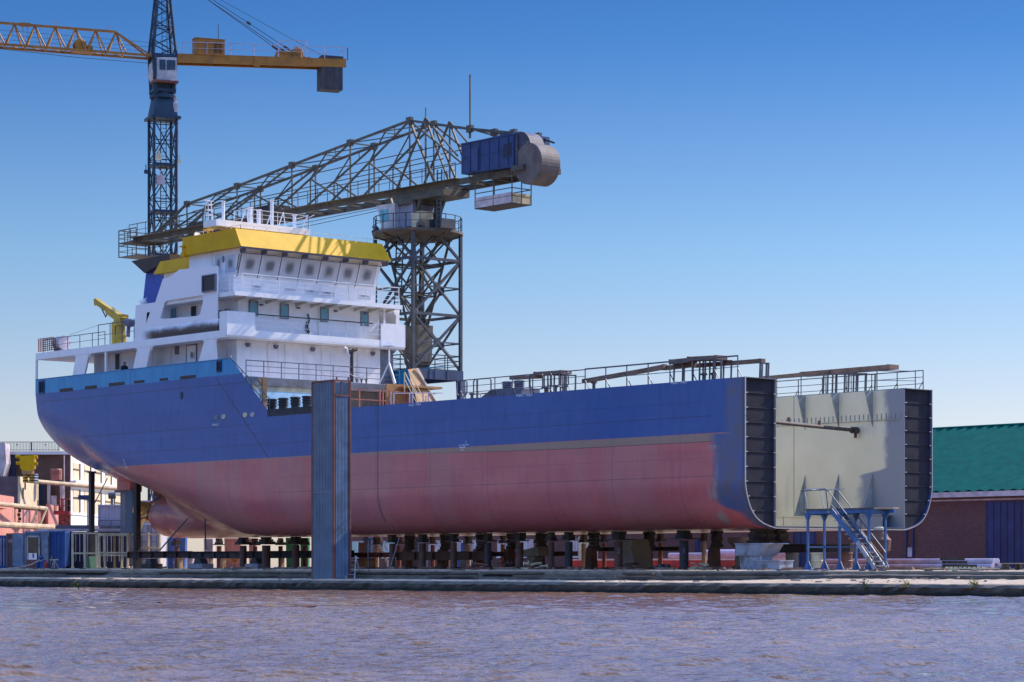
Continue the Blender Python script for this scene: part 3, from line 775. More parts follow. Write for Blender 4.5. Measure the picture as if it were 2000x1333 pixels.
# satellite dish, searchlight, yellow fitting
c = at(388, 470, X=-56.5); mb = MB(); ax = (LAT * .7 - DEP * .3 + UP * .35)
mb.lathe(c, [(.08, -.2), (.3, -.12), (.5, .0), (.62, .14), (.5, .06), (.3, -.02), (.02, -.06)], 18, ax); mb.bar(c - UP * 1.0, c, .1); build(mb, 'satellite_dish', m_white, ship)
for px, py in ((407, 453), (361, 486)):
    c = at(px, py, X=-56); mb = MB(); mb.box(c + V((-.3, -.3, .1)), c + V((.3, .3, .18))); mb.lathe(c + V((0, 0, -.6)), [(.12, 0), (.12, .7)], 10); mb.box(c + V((-.22, -.22, -.6)), c + V((.22, .22, -.3))); build(mb, 'vent_cowl', m_yellow, ship)
# funnel with dark flared top
fx, fy = -61.2, 3.4
mb = frustum((-64.6, -60.4, 2.6, 6.2), (-63.9, -60.4, 2.9, 5.9), 17.65, 23.6); build(mb, 'funnel', m_funnel, ship)
mb = MB(); mb.prism([(-60.2, 2.5, 24.1), (-60.2, 2.5, 23.7), (-63.6, 2.5, 23.0), (-65.4, 2.5, 24.05)], (0, 3.8, 0)); build(mb, 'funnel_cap', m_brown, ship)
mb = MB(); mb.lathe((-62.4, 4.3, 23.6), [(.3, 0), (.3, .9)], 14); build(mb, 'exhaust_pipe', m_brown, ship)
# poop front railings, stair rail, exhaust, small fittings
mb = MB(); railing(mb, [(-48.3, .95, 14.42), (-48.3, 14.4, 14.42)], 1.12, 1.55, 3, .024); build(mb, 'poop_railing', m_railsteel, ship)
mb = MB(); a, b = V((-48.7, .15, 14.55)), V((-44.4, .15, 11.75)); 
for z in (.45, .9): mb.bar(a + UP * z, b + UP * z, .05)
for i in range(5): q = a.lerp(b, i / 4); mb.bar(q, q + UP * .9, .05)
mb.bar(a + UP * .9, a + UP * 1.3 + V((-.3, 0, 0)), .05); build(mb, 'slope_railing', m_railsteel, ship)
c = at(687, 740, X=-48.6); mb = MB(); mb.path([V((-48.6, c.y, 14.4)), V((-48.6, c.y, 16.55)), V((-48.6, c.y + .12, 16.75)), V((-48.6, c.y + .42, 16.85))], .13, 10); build(mb, 'exhaust_stub', m_brown, ship)
mb = MB(); mb.path([V((-48.7, c.y - .6, 16.95)), V((-48.7, c.y - .35, 16.85)), V((-48.7, c.y - .3, 16.5)), V((-48.65, c.y - .05, 16.3))], .08, 8); build(mb, 'vent_bend', m_white_rail, ship)
for px in (697, 706, 715):
    p = at(px, 742, X=-48.6); mb = MB(); mb.lathe((-48.6, p.y, 14.42), [(.06, 0), (.06, .25), (.14, .27), (.14, .33)], 10); build(mb, 'air_pipe', m_railsteel, ship)
for y in (2.7, 5.0, 7.2, 9.6, 12.0):
    mb = MB(); mb.box((HX, y, 14.5), (HX + .03, y + .1, 17.1)); build(mb, 'stiffener', m_white_dirty, ship)
# far end of the front: dark recess, tripod, ochre plates and stair
mb = MB(); mb.box((-52, 14.1, 14.45), (-50.3, 15.4, 17.1)); build(mb, 'poop_house', m_greysteel, ship)
mb = MB(); p = at(760, 720, X=-47.2); p.z = 14.4
for dx, dy in ((-.5, -.5), (.6, .1), (-.2, .6)): mb.bar(p + V((dx, dy, 0)), p + V((0, 0, 1.5)), .09)
mb.bar(p + V((0, 0, 1.4)), p + V((0, 0, 2.9)), .1); mb.lathe(p + V((0, 0, 2.7)), [(.55, 0), (.1, .3)], 4); build(mb, 'light_tripod', m_white_rail, ship)
mb = MB(); mb.prism([at(797, 723, X=-45.5), at(818, 720, X=-45.5), at(858, 795, X=-44), at(818, 797, X=-44)], (-.1, .05, .05)); build(mb, 'ramp_plate', m_tan, ship)
mb = MB(); mb.bar(at(812, 720, X=-45.4), at(832, 752, X=-44.8), .1); mb.bar(at(832, 752, X=-44.8), at(860, 797, X=-43.9), .1); build(mb, 'ramp_edge', m_bright, ship)
mb = MB(); mb.box(at(755, 795, X=-46.2) + V((0, 0, -1)), at(785, 752, X=-46.4) + V((0, .4, 0))); build(mb, 'hatch_end', m_tan, ship)
mb = MB(); mb.box((-46.7, 12.6, 14.0), (-44.5, 15.3, 14.15)); build(mb, 'side_landing', m_tan, ship)
mb = MB()
for px in (684, 702, 742, 748, 761, 790, 798, 812, 845):
    p = at(px, 790, X=-45.2); mb.bar((p.x, p.y, 11.2), (p.x, p.y, 13.75), .09)
for z in (12.3, 13.0, 13.7):
    a, b = at(684, 790, X=-45.2), at(850, 790, X=-45.2); mb.bar((a.x, a.y, z), (b.x, b.y, z), .06)
build(mb, 'stanchion_frame', m_pinkrail, ship)
mb = MB()
for px in (764, 768, 800, 806, 826, 833, 838):
    p = at(px, 790, X=-43.2); mb.bar((p.x, p.y, 11.2), (p.x + random.uniform(-.1, .1), p.y, 13.4 + random.uniform(-.2, .3)), .07)
a, b = at(770, 795, X=-43.2), at(800, 795, X=-43.2)
mb.bar((a.x, a.y, 13.4), (b.x, b.y + 3, 13.6), .06); mb.bar((a.x, a.y, 12.6), (b.x, b.y + 3, 12.7), .05); build(mb, 'stanchion_frame', m_lilac, ship)
mb = MB(); a, b = at(790, 727, X=-44.4), at(822, 790, X=-43.4)
for k in (0, .5): mb.bar(a + V((0, k, 0)), b + V((0, k, 0)), .06); mb.bar(a + V((0, k, -.5)), b + V((0, k, -.5)), .05)
mb.bar(a, a + V((0, 0, -1.4)), .06); mb.bar(a.lerp(b, .5), a.lerp(b, .5) + V((0, 0, -1.2)), .06); build(mb, 'stair_rail', m_creamsteel, ship)
# hull fittings
def onhull(px0, py0, px1, py1, name, mat, y=-.02, d=.05):
    a, b = at(px0, py0, Y=0), at(px1, py1, Y=0)
    mb = MB(); mb.box((a.x, y, min(a.z, b.z)), (b.x, y + d, max(a.z, b.z))); return build(mb, name, mat, ship)
for q in ((117, 760, 142, 764), (166, 755, 189, 759), (213, 749, 243, 752), (262, 744.5, 282, 747.5), (312, 740, 328, 743), (352, 735.5, 382, 738.5)):
    onhull(*q, 'freeing_port', m_brown)
for q in ((76, 744, 87.5, 769), (423.5, 704, 433.5, 727)):
    o = onhull(*q, 'fairlead', M('fairlead_blue', (.02, .06, .17), .5), -.05, .1)
    a, b = at(q[0], q[1], Y=0), at(q[2], q[3], Y=0)
    for k in (.3, .7):
        mb = MB(); x = a.x + (b.x - a.x) * k; mb.tube((x, -.09, b.z + .12), (x, -.09, a.z - .12), .07); build(mb, 'roller', m_black, o)
def oval(px, py, rw, rh, name, mat):
    c = at(px, py, Y=0); mb = MB()
    mb.prism([(c.x + rw * math.cos(t), -.03, c.z + rh * math.sin(t)) for t in [2 * math.pi * i / 20 for i in range(20)]], (0, .06, 0)); return build(mb, name, mat, ship)
oval(355, 773, .17, .27, 'porthole', m_black)
for px, py, m in ((422, 816, m_greysteel), (437, 814, m_creamsteel), (479, 811, m_creamsteel), (493, 810, m_fascia)):
    oval(px, py, .26, .17, 'scupper', m)
# painted marks
def mark(body, px, py, h):
    p = at(px, py, Y=0); return text(body, (p.x, -.012, p.z), (1, 0, 0), (0, 0, 1), h, m_paper, ship)
mark('WB4C', 1008, 776, .24); mark('T', 1023.5, 773.5, .24); mark('WB21', 1027.5, 775, .24)
mark('WB2C', 1310, 751, .2); mark('I', 1325, 749, .2); mark('WB2S', 1329, 749.5, .2)
mark('WB22', 798, 794.5, .22); mark('WB41', 812, 793, .22); mark('TWWC', 414, 833.5, .26)
mark('V', 896.5, 873.5, .2); mark('R', 907.5, 872.5, .2); mark('6', 241, 902, .3); mark('5', 243, 909, .3); mark('4', 246, 916, .3)
c = at(903.5, 874.5, Y=0); mb = MB()
for i in range(24):
    t0, t1 = 2 * math.pi * i / 24, 2 * math.pi * (i + 1) / 24
    mb.bar((c.x + .17 * math.cos(t0), -.01, c.z + .17 * math.sin(t0)), (c.x + .17 * math.cos(t1), -.01, c.z + .17 * math.sin(t1)), .012, .035, V((0, 1, 0)).cross(V((math.sin(t0), 0, -math.cos(t0)))))
mb.box((c.x - .26, -.014, c.z - .02), (c.x + .26, -.004, c.z + .02)); mb.box((c.x + .33, -.014, c.z + .13), (c.x + .62, -.004, c.z + .17)); mb.box((c.x + .33, -.014, c.z + .13), (c.x + .36, -.004, c.z + .4)); build(mb, 'load_line_mark', m_paper, ship)
# rudder, trunk, propeller
mb = MB(); mb.prism([(-75.3, CL - .05, 3.9), (-73.0, CL - .05, 3.9), (-72.8, CL - .05, 7.3), (-75.3, CL - .05, 7.3)], (0, .1, 0))
mb.prism([(-75.25, CL - .02, 4.0), (-74.2, CL - .28, 4.0), (-73.3, CL - .25, 4.0), (-72.9, CL, 4.0), (-73.3, CL + .25, 4.0), (-74.2, CL + .28, 4.0)], (0, 0, 3.2)); mb.box((-75.6, CL - .4, 7.15), (-72.9, CL + .4, 7.35)); build(mb, 'rudder', m_rudder, ship)
mb = MB(); mb.box((-75, CL - .55, 7.3), (-73.1, CL + .55, 8.4)); build(mb, 'rudder_trunk', m_hull, ship)
hz = 5.2
mb = MB(); mb.lathe((-70.9, CL, hz), [(.42, 0), (.42, .5), (.36, .9), (.2, 1.15), (.05, 1.25)], 16, V((-1, 0, 0))); hub = build(mb, 'propeller', m_bronze, ship, True)
for k in range(4):
    th = R(38 + 90 * k); rd = V((0, math.cos(th), math.sin(th))); tg = V((0, -math.sin(th), math.cos(th)))
    mb = MB(); vs = []; nr, nc = 8, 6
    for i in range(nr + 1):
        r = .32 + 1.3 * i / nr; u = i / nr
        w = .2 + .62 * math.sin(math.pi * min(1, u * .93 + .12)) ** .8 if i < nr else .12
        pt = R(62 - 34 * u)
        for j in range(nc + 1):
            s = (j / nc - .5) * 2 * w
            vs.append(V((-71.35, CL, hz)) + rd * (r - .12 * (2 * j / nc - 1) ** 2 * u) + tg * (s * math.cos(pt) + .25 * u * u) - V((1, 0, 0)) * (s * math.sin(pt)))
    fs = [(i * (nc + 1) + j, i * (nc + 1) + j + 1, (i + 1) * (nc + 1) + j + 1, (i + 1) * (nc + 1) + j) for i in range(nr) for j in range(nc)]
    mb.add(vs, fs); o = build(mb, 'blade', m_bronze, hub, True); q = o.modifiers.new('t', 'SOLIDIFY'); q.thickness = .06
# boat deck fittings
mb = MB(); a, b = at(85, 690, Y=.15).x, at(205, 665, Y=.15).x
railing(mb, [(a, .15, 17.65), (b, .15, 17.65)], 1.0, 1.7, 2, .02); build(mb, 'boat_deck_railing', m_railsteel, ship)
mb = MB(); a, b = at(192, 665, Y=.15).x, at(262, 660, Y=.15).x
railing(mb, [(a, .15, 17.65), (b, .15, 17.65)], 1.55, 1.5, 2, .022); mb.bar((a, .15, 19.2), at(135, 660, Y=.3) + V((0, 0, .2)), .02); build(mb, 'boat_deck_railing', m_railsteel, ship)
mb = MB(); a, b = at(76, 690, Y=.2).x, at(106, 690, Y=.2).x
for i in range(8): x = a + (b - a) * i / 7; mb.box((x - .03, .15, 17.75), (x + .03, .2, 18.75))
for i in range(7): z = 17.78 + i * .155; mb.box((a, .12, z), (b, .15, z + .06))
build(mb, 'net_rack', m_pinkrail, ship)
c = at(114, 672, Y=.7); mb = MB(); mb.lathe((c.x, .7, 18.3), [(.55, 0), (.56, .1), (.5, .15), (.5, .8), (.56, .85), (.55, .95), (.1, 1.0)], 20, V((1, .0, 0))); build(mb, 'winch_drum', m_fascia, ship, False)
mb = MB(); mb.box((c.x + .05, .3, 17.65), (c.x + .95, 1.1, 17.85)); build(mb, 'winch_bed', m_railsteel, ship)
# deck crane
dc = at(236, 660, Y=2.2); dx, dy = dc.x, dc.y
mb = MB(); mb.lathe((dx, dy, 17.65), [(.42, 0), (.42, .9), (.36, .95), (.33, 1.6), (.3, 2.4)], 16); mb.box((dx - .45, dy - .35, 19.3), (dx + .5, dy + .35, 20.1))
o = build(mb, 'deck_crane', m_davit, ship)
e = at(188, 588, Y=2.2); s = at(243, 628, Y=2.2); mb = MB(); mb.bar(s, s.lerp(e, .55), .5, .55); mb.bar(s.lerp(e, .5), e, .36, .4); mb.bar(e + V((.1, 0, -.35)), e + V((0, 0, .15)), .3, .3); build(mb, 'boom', m_davit, o)
mb = MB(); mb.tube(s + V((1.0, 0, -.2)), s + V((.3, 0, -.1)), .3, 12); mb.bar(s + V((.6, 0, -.2)), s + V((.5, 0, -1.2)), .2); build(mb, 'winch', m_grating, o)
mb = MB(); x = at(223, 640, Y=2.0).x; mb.box((x - .22, 1.9, 17.65), (x + .22, 2.2, 19.6)); build(mb, 'cylinder_housing', m_davit, o)
mb = MB(); mb.path([s.lerp(e, .6) + V((0, 0, -.25)), s.lerp(e, .66) + V((0, 0, -.7)), s.lerp(e, .8) + V((0, 0, -.3)), e + V((.2, 0, -.2))], .05, 6); build(mb, 'hose', m_black, o)
c = at(281, 600, Y=2.2); mb = MB(); mb.box((c.x - 1.2, 1.9, 19.5), (c.x + .7, 4, 19.65)); mb.lathe((c.x, 2.2, 19.6), [(.28, 0), (.28, 1.2), (.1, 1.45)], 14); mb.bar((c.x - .7, 2.2, 20.9), (c.x + .4, 2.2, 21.05), .06); build(mb, 'boiler_vent', m_white, ship)
mb = MB(); c = at(300, 600, Y=2.2); mb.lathe((c.x, 2.2, 19.6), [(.5, 0), (.5, .5), (.3, .9)], 12); build(mb, 'boiler_vent', m_brown, ship)

# small fittings that every deckhouse carries
for y in (2.2, 4.6, 7.8, 11.0, 13.2):
    mb = MB(); mb.box((HX, y, 16.75), (HX + .22, y + .3, 16.92)); mb.box((HX + .05, y + .05, 16.65), (HX + .2, y + .25, 16.75)); build(mb, 'deck_lamp', m_grating, ship)
for y in (3.4, 6.6, 9.9, 12.6):
    mb = MB(); mb.box((HX, y, 19.6), (HX + .18, y + .22, 19.72)); build(mb, 'deck_lamp', m_grating, ship)
mb = MB()
for y, z0, z1 in ((5.6, 14.45, 17.1), (8.8, 14.45, 17.1), (11.6, 14.45, 17.1), (8.5, 17.75, 20.0)): mb.tube((HX + .06, y, z0), (HX + .06, y, z1), .035, 6)
mb.tube((HX + .06, 1.6, 17.05), (HX + .06, 14.0, 17.05), .03, 6); build(mb, 'cable_run', m_white_dirty, ship)
p_ = at(600, 610, X=HX); mb = MB(); mb.path([V((HX + .08, p_.y, 19.3)), V((HX + .1, p_.y + .12, 18.9)), V((HX + .1, p_.y - .05, 18.4)), V((HX + .12, p_.y + .1, 17.95))], .05, 6); mb.path([V((HX + .08, p_.y - .1, 18.7)), V((HX + .1, p_.y - .2, 18.2)), V((HX + .1, p_.y + .05, 17.9))], .04, 6); build(mb, 'hanging_cable', m_black, ship)
for px, py in ((447, 604), (432, 590)):
    a = at(px, py, Y=1.6); mb = MB(); mb.box((a.x - .1, 1.3, 17.7), (a.x + .1, 1.6, 19.3)); build(mb, 'pipe_riser', m_railsteel, ship)
mb = MB(); c = at(435, 507, Y=1.38); mb.lathe((c.x, 1.4, c.z), [(.19, -.0), (.24, .02), (.19, .05)], 18, V((0, -1, 0))); build(mb, 'clear_view_ring', m_grating, ship)
# dirt line and rust weeps below the wing deck edge are in the paint; chains on the poop rail
for y0, y1 in ((7.2, 9.0), (9.6, 11.6)):
    mb = MB(); pts = [V((-48.26, y0 + (y1 - y0) * i / 8, 15.2 - .38 * math.sin(math.pi * i / 8))) for i in range(9)]; mb.path(pts, .02, 5); build(mb, 'chain', m_lilac, ship)
# person in the gallery
pc = at(243, 710, Y=.75); pc.z = 14.5
def person(p, label, face):
    root = bpy.data.objects.new('person', bpy.data.meshes.new('person')); COL.objects.link(root); root.location = p
    f = V(face).normalized(); s = f.cross(UP)
    J = {'pel': (0, 0, .98), 'wst': (0, .02, 1.15), 'cst': (0, .04, 1.4), 'nek': (0, .05, 1.57), 'hed': (0, .09, 1.68), 'top': (0, .09, 1.82),
         'shl': (-.19, .03, 1.47), 'ell': (-.25, .1, 1.2), 'hnl': (-.17, .3, 1.16), 'shr': (.19, .03, 1.47), 'elr': (.26, .08, 1.2), 'hnr': (.18, .3, 1.16),
         'hpl': (-.1, 0, .93), 'knl': (-.11, .03, .5), 'anl': (-.11, 0, .08), 'tol': (-.12, .18, .03), 'hpr': (.1, 0, .93), 'knr': (.11, .03, .5), 'anr': (.11, 0, .08), 'tor': (.12, .18, .03)}
    E = [('pel', 'wst'), ('wst', 'cst'), ('cst', 'nek'), ('nek', 'hed'), ('hed', 'top'), ('cst', 'shl'), ('shl', 'ell'), ('ell', 'hnl'), ('cst', 'shr'), ('shr', 'elr'), ('elr', 'hnr'), ('pel', 'hpl'), ('hpl', 'knl'), ('knl', 'anl'), ('anl', 'tol'), ('pel', 'hpr'), ('hpr', 'knr'), ('knr', 'anr'), ('anr', 'tor')]
    rad = {'pel': .15, 'wst': .15, 'cst': .17, 'nek': .06, 'hed': .1, 'top': .07, 'shl': .09, 'ell': .06, 'hnl': .05, 'shr': .09, 'elr': .06, 'hnr': .05, 'hpl': .11, 'knl': .075, 'anl': .055, 'tol': .045, 'hpr': .11, 'knr': .075, 'anr': .055, 'tor': .045}
    K = list(J)
    co = [s * J[k][0] + f * J[k][1] + UP * J[k][2] for k in K]
    me = root.data; me.from_pydata([tuple(c) for c in co], [(K.index(a), K.index(b)) for a, b in E], [])
    me.materials.append(m_coat)
    md = root.modifiers.new('skin', 'SKIN'); sk = me.skin_vertices[0].data
    for i, k in enumerate(K): sk[i].radius = (rad[k], rad[k])
    sk[0].use_root = True
    root.modifiers.new('sub', 'SUBSURF').render_levels = 1
    h = MB(); c = p + f * .1 + UP * 1.7; h.lathe(c + UP * -.1, [(.05, -.03), (.075, .0), (.09, .08), (.09, .14)], 12); h.obox(c + f * .1 - UP * .01, s * .012, f * .025, UP * .025); build(h, 'face', m_skin, root, True)
    h = MB(); h.lathe(c, [(.098, -.02), (.104, .06), (.09, .11), (.05, .145)], 12); build(h, 'hair', m_hair, root, True)
    for sg in (-1, 1):
        h = MB(); q = p + s * (.175 * sg) + f * .34 + UP * 1.16
        h.obox(q, s * .04, f * .045, UP * .018)
        for i in range(4): h.bar(q + s * (.03 - .02 * i) + f * .04, q + s * (.03 - .02 * i) + f * (.1 - .006 * abs(i - 1)) - UP * .03, .016)
        h.bar(q - s * (.04 * sg), q - s * (.065 * sg) + f * .05, .018); build(h, 'hand', m_skin, root)
    return tag(root, label, 'person')
person(pc, 'person in a dark coat standing behind the ship bulwark by an open doorway', -DEP + LAT * .3)
# ------------------------------------------------------------------ old slewing crane behind the ship
cy = 19.2; cx0 = at(816, 600, Y=cy).x
GZ = 1.17
sc = thing('slewing_crane', 'old grey hammerhead slewing crane on a lattice tower with a round counterweight drum', 'crane', (cx0, cy, GZ))
A = 2.27
cor = [V((cx0 + i * A, cy + j * A, 0)) for i, j in ((1, -1), (1, 1), (-1, 1), (-1, -1))]
def lift(p, z): return V((p.x, p.y, z))
Z0, ZT = 15.9, 26.0
lv = [Z0, 20.0, 24.1, ZT]
for p in cor:
    mb = MB(); mb.bar(lift(p, Z0), lift(p, ZT), .22, .22, V((1, 0, 0))); build(mb, 'tower_leg', m_lattice_dk, sc)
br = MB()
for k in range(4):
    p, q = cor[k], cor[(k + 1) % 4]
    for z in lv[1:3]: br.bar(lift(p, z), lift(q, z), .16, .2)
    for z0, z1 in zip(lv[:-1], lv[1:]):
        if z1 - z0 < 3:
            br.bar(lift(p, z0), lift(p.lerp(q, .5), z1), .17); br.bar(lift(q, z0), lift(p.lerp(q, .5), z1), .17); continue
        m0 = p.lerp(q, .5)
        br.bar(lift(p, z0), lift(q, z1), .14, .18); br.bar(lift(q, z0), lift(p, z1), .12, .14)
        br.bar(lift(p, (z0 + z1) / 2), lift(q, (z0 + z1) / 2), .1)
        c = lift(m0, (z0 + z1) / 2); d = (q - p).normalized()
        br.obox(c, d * .32, UP * .32, d.cross(UP) * .03)
build(br, 'tower_bracing', m_lattice_dk, sc)
# inverted slewing mast inside the tower
iv = MB(); tp = [lift(V((cx0 + i * 1.75, cy + j * 1.75, 0)), ZT) for i, j in ((1, -1), (1, 1), (-1, 1), (-1, -1))]
bt = [lift(V((cx0 + i * .5, cy + j * .5, 0)), 19.2) for i, j in ((1, -1), (1, 1), (-1, 1), (-1, -1))]
for k in range(4):
    iv.bar(tp[k], bt[k], .18)
    for a in (.0, .33, .66):
        p, q = tp[k].lerp(bt[k], a), tp[(k + 1) % 4].lerp(bt[(k + 1) % 4], a)
        p2, q2 = tp[k].lerp(bt[k], a + .33), tp[(k + 1) % 4].lerp(bt[(k + 1) % 4], a + .33)
        iv.bar(p, q, .1); iv.bar(p, q2, .1); iv.bar(q, p2, .09)
build(iv, 'slewing_mast', m_lattice, sc)
mb = MB(); mb.prism([V((cx0 - .75, cy - .7, 19.3)), V((cx0 + .95, cy - .7, 19.3)), V((cx0 + .8, cy - .7, 16.6)), V((cx0 + .3, cy - .7, 16.0)), V((cx0 - .3, cy - .7, 16.0)), V((cx0 - .75, cy - .7, 16.6))], (0, 1.4, 0)); build(mb, 'pivot_box', M('tan_pivot_paint', (.17, .15, .115), .6, stain=(.05, .05, .055), amt=.5), sc)
# portal
pb = MB()
for k in range(4):
    p, q = cor[k], cor[(k + 1) % 4]; d = (q - p).normalized()
    e = .152 if k % 2 else -.152
    a, b = lift(p - d * e, Z0 - .35), lift(q + d * e, Z0 - .35)
    pb.bar(a, b, .3, .72 if k % 2 else .73); 
    for t in (.3, .42, .7): c = a.lerp(b, t); pb.obox(c, d * .02, UP * .33, d.cross(UP) * .19)
build(pb, 'portal_beam', m_portal, sc)
for k, (i, j) in enumerate(((1, -1), (1, 1), (-1, 1), (-1, -1))):
    mb = MB(); mb.bar(lift(cor[k], Z0 - .7), V((cx0 + i * 3.1, cy + j * 2.35, GZ + .5)), .5, .5); mb.box((cx0 + i * 3.1 - .6, cy + j * 2.35 - .35, GZ), (cx0 + i * 3.1 + .6, cy + j * 2.35 + .35, GZ + .6)); build(mb, 'portal_leg', m_portal, sc)
mb = MB(); mb.bar(lift(cor[0], Z0 - .8), V((cx0 + 5.4, cy - 1.2, 9)), .3); mb.bar(V((cx0 + 3.9, cy + 2, 13.4)), V((cx0 + 2.4, cy, 10)), .16); build(mb, 'portal_brace', m_portal, sc)
mb = MB(); mb.box((cx0 - A, cy - A, Z0), (cx0 + A, cy + A, Z0 + .06)); railing(mb, [lift(c, Z0) for c in (cor[3], cor[0], cor[1], cor[2], cor[3])], 1.1, 1.4, 3, .03); build(mb, 'portal_railing', m_lattice_dk, sc)
mb = MB(); ladder(mb, V((cx0 - 1.2, cy - 1.0, 20.2)), V((cx0 - 1.0, cy - .9, ZT)), (1, .3, 0), .6, .04); ladder(mb, V((cx0 - 2.6, cy - 2.0, 17)), V((cx0 - 2.6, cy - 2.0, ZT)), (.6, -.8, 0), .6, .04); build(mb, 'ladder', m_lattice_dk, sc)
# round platform
PR = 3.4; PZ = 26.15
mb = MB(); mb.lathe((cx0, cy, PZ), [(2.5, -.36), (PR - .15, -.12), (PR, -.1), (PR, .1), (PR - .1, .12), (.5, .12)], 28)
for i in range(8):
    t = 2 * math.pi * i / 8; d = V((math.cos(t), math.sin(t), 0)); mb.bar(V((cx0, cy, PZ - .6)) + d * 1.7, V((cx0, cy, PZ - .18)) + d * (PR - .1), .1, .16)
build(mb, 'round_platform', M('rusty_platform', (.10, .085, .07), .7, stain=(.2, .1, .05), amt=.5), sc)
mb = MB(); ring = [V((cx0 + PR * .97 * math.cos(2 * math.pi * i / 20), cy + PR * .97 * math.sin(2 * math.pi * i / 20), PZ + .1)) for i in range(21)]
railing(mb, ring, 1.1, 1.2, 2, .022); build(mb, 'platform_railing', m_lattice_dk, sc)
for t, h in ((200, .0), (235, .25), (-35, .25)):
    d = V((math.cos(R(t)), math.sin(R(t)), 0)); c = V((cx0, cy, PZ + .2)) + d * (PR + (.25 if h == 0 else -.3))
    mb = MB(); ax = (d - UP * .5).normalized(); mb.lathe(c + UP * .15, [(.12, -.2), (.2, -.15), (.34, .12), (.34, .2)], 12, ax); mb.bar(c - UP * .1, c + UP * .15, .07); build(mb, 'floodlight', m_black if h == 0 else m_railsteel, sc)
# cab and plant on the platform
q = lambda px, py: at(px, py, Y=cy - 1.6)
mb = MB(); mb.prism([q(745, 447), q(771, 447), q(771, 397), q(735, 402), q(738, 410)], (0, 1.8, 0)); cab = build(mb, 'crane_cab', m_cab, sc)
mb = MB(); yy = cy - 1.63; mb.prism([V((v.x, yy, v.z)) for v in (q(744, 433), q(759, 432), q(759, 409), q(741.5, 411))], (0, .05, 0)); build(mb, 'window', M('cab_glass', (.12, .35, .42), .08), cab)
mb = MB(); a, b = at(773, 447, Y=cy - 1.2), at(806, 394, Y=cy - 1.2); mb.box((a.x, cy - 1.2, a.z), (b.x, cy + .8, b.z)); build(mb, 'plant_house', M('plant_house_grey', (.25, .25, .33), .55, stain=(.3, .2, .1), amt=.42, streak=True), sc)
mb = MB(); a, b = at(803, 448, Y=cy - 1.6), at(822, 412, Y=cy - 1.6); mb.box((a.x, cy - 1.6, a.z), (b.x, cy - .4, b.z)); build(mb, 'switch_cabinet', m_creamsteel, sc)
mb = MB()
for px, z0, h, r in ((838, .1, .9, .25), (846, .1, 1.3, .2), (855, .1, 2.2, .3), (830, .1, .7, .3), (866, .1, .5, .3)):
    p = at(px, 440, Y=cy + .3); mb.lathe((p.x, p.y, PZ + z0), [(r, 0), (r, h * .7), (r * .6, h)], 10)
p = at(850, 440, Y=cy - .8); mb.box((p.x - 1.1, p.y, PZ + .1), (p.x + .6, p.y + 1.4, PZ + .8)); build(mb, 'hoist_winch', m_lattice_dk, sc)
# jib
YA, YB = cy - 1.15, cy + 1.15
ZB = 29.25
def jp(px, py, y=YA): return at(px, py, Y=y)
xL, xR = jp(262, 470).x, jp(1040, 325).x
tops = [(365, 399), (463, 364), (570, 323), (684, 279.5), (800, 236)]
tx = [jp(*t).x for t in tops]; tz = [jp(*t).z for t in tops]
tails = [(918, 252), (1003, 260)]
qx = [jp(*t).x for t in tails]; qz = [jp(*t).z for t in tails]
ch = MB(); web = MB()
xs0 = jp(300, 455).x
for y in (YA, YB):
    for side in (0,):
        ch.bar(V((xL, y, ZB)), V((xR + .3, y, ZB)), .24, .42)
    tp_ = [V((xs0, y, ZB + .2))] + [V((a, y, b)) for a, b in zip(tx, tz)] + [V((a, y, b)) for a, b in zip(qx, qz)]
    for a, b in zip(tp_[:-1], tp_[1:]): ch.bar(a, b, .15, .17)
    ch.bar(tp_[-1], V((xR - .3, y, ZB + 2.1)), .14)
    for i, T in enumerate(tp_[1:6]):
        L = (T.x - tp_[i].x)
        foot = V((T.x - L * (1.35 if i else .85), y, ZB + .2))
        web.bar(T, foot, .11, .13)
        web.bar(T, V((T.x + .05, y, ZB + .2)), .09)
        mid = T.lerp(foot, .5)
        web.bar(mid, V((T.x - L * .12, y, ZB + .2)), .12)
        web.bar(mid, V((mid.x, y, ZB + .2)), .08)
        pm = tp_[i].lerp(T, .62); web.bar(pm, mid, .08); web.bar(T.lerp(tp_[i], .25), T.lerp(foot, .18), .06)
    pk = tp_[5]
    web.bar(pk, V((pk.x + 3.0, y, ZB + .2)), .16); web.bar(pk, V((qx[0] - .4, y, ZB + 1.0)), .12)
    web.bar(V((pk.x + 1.9, y, pk.z - .05)), V((pk.x - 1.6, y, ZB + .2)), .13); web.bar(V((pk.x + 1.9, y, pk.z - .05)), V((pk.x + 5.6, y, ZB + 1.9)), .11); web.bar(V((pk.x + 1.9, y, pk.z - .05)), V((pk.x + 1.9, y, ZB + .2)), .1)
    web.bar(V((pk.x + 1.9, y, pk.z - .1)), V((pk.x + 4.6, y, ZB + .2)), .13)
    web.bar(tp_[6], V((qx[0], y, ZB + 3)), .13); web.bar(tp_[6], V((qx[0] + 2.2, y, ZB + 3)), .1); web.bar(tp_[7], V((qx[1] + 1.6, y, ZB + 1.2)), .11)
    web.bar(V((xs0 + 6, y, ZB + 1.55)), V((pk.x + 4, y, ZB + 1.9)), .06); web.bar(V((pk.x - 12, y, ZB + 2.7)), V((pk.x + 4, y, ZB + 2.9)), .06)
    for T in tp_[1:8]: web.obox(T, V((.28, 0, 0)), UP * .25, V((0, .14, 0)))
for i in range(6):
    a = [V((x, YA, z)) for x, z in zip([xs0] + tx + qx, [ZB + .2] + tz + qz)][i:i + 2]
    b = [V((p.x, YB, p.z)) for p in a]
    web.bar(a[1], b[1], .1); web.bar(a[0].lerp(a[1], .5), b[0].lerp(b[1], .5), .07); web.bar(a[0], b[0].lerp(b[1], .5), .07); web.bar(a[0].lerp(a[1], .5), b[1], .07)
nx = int((xR - xL) / 2.4)
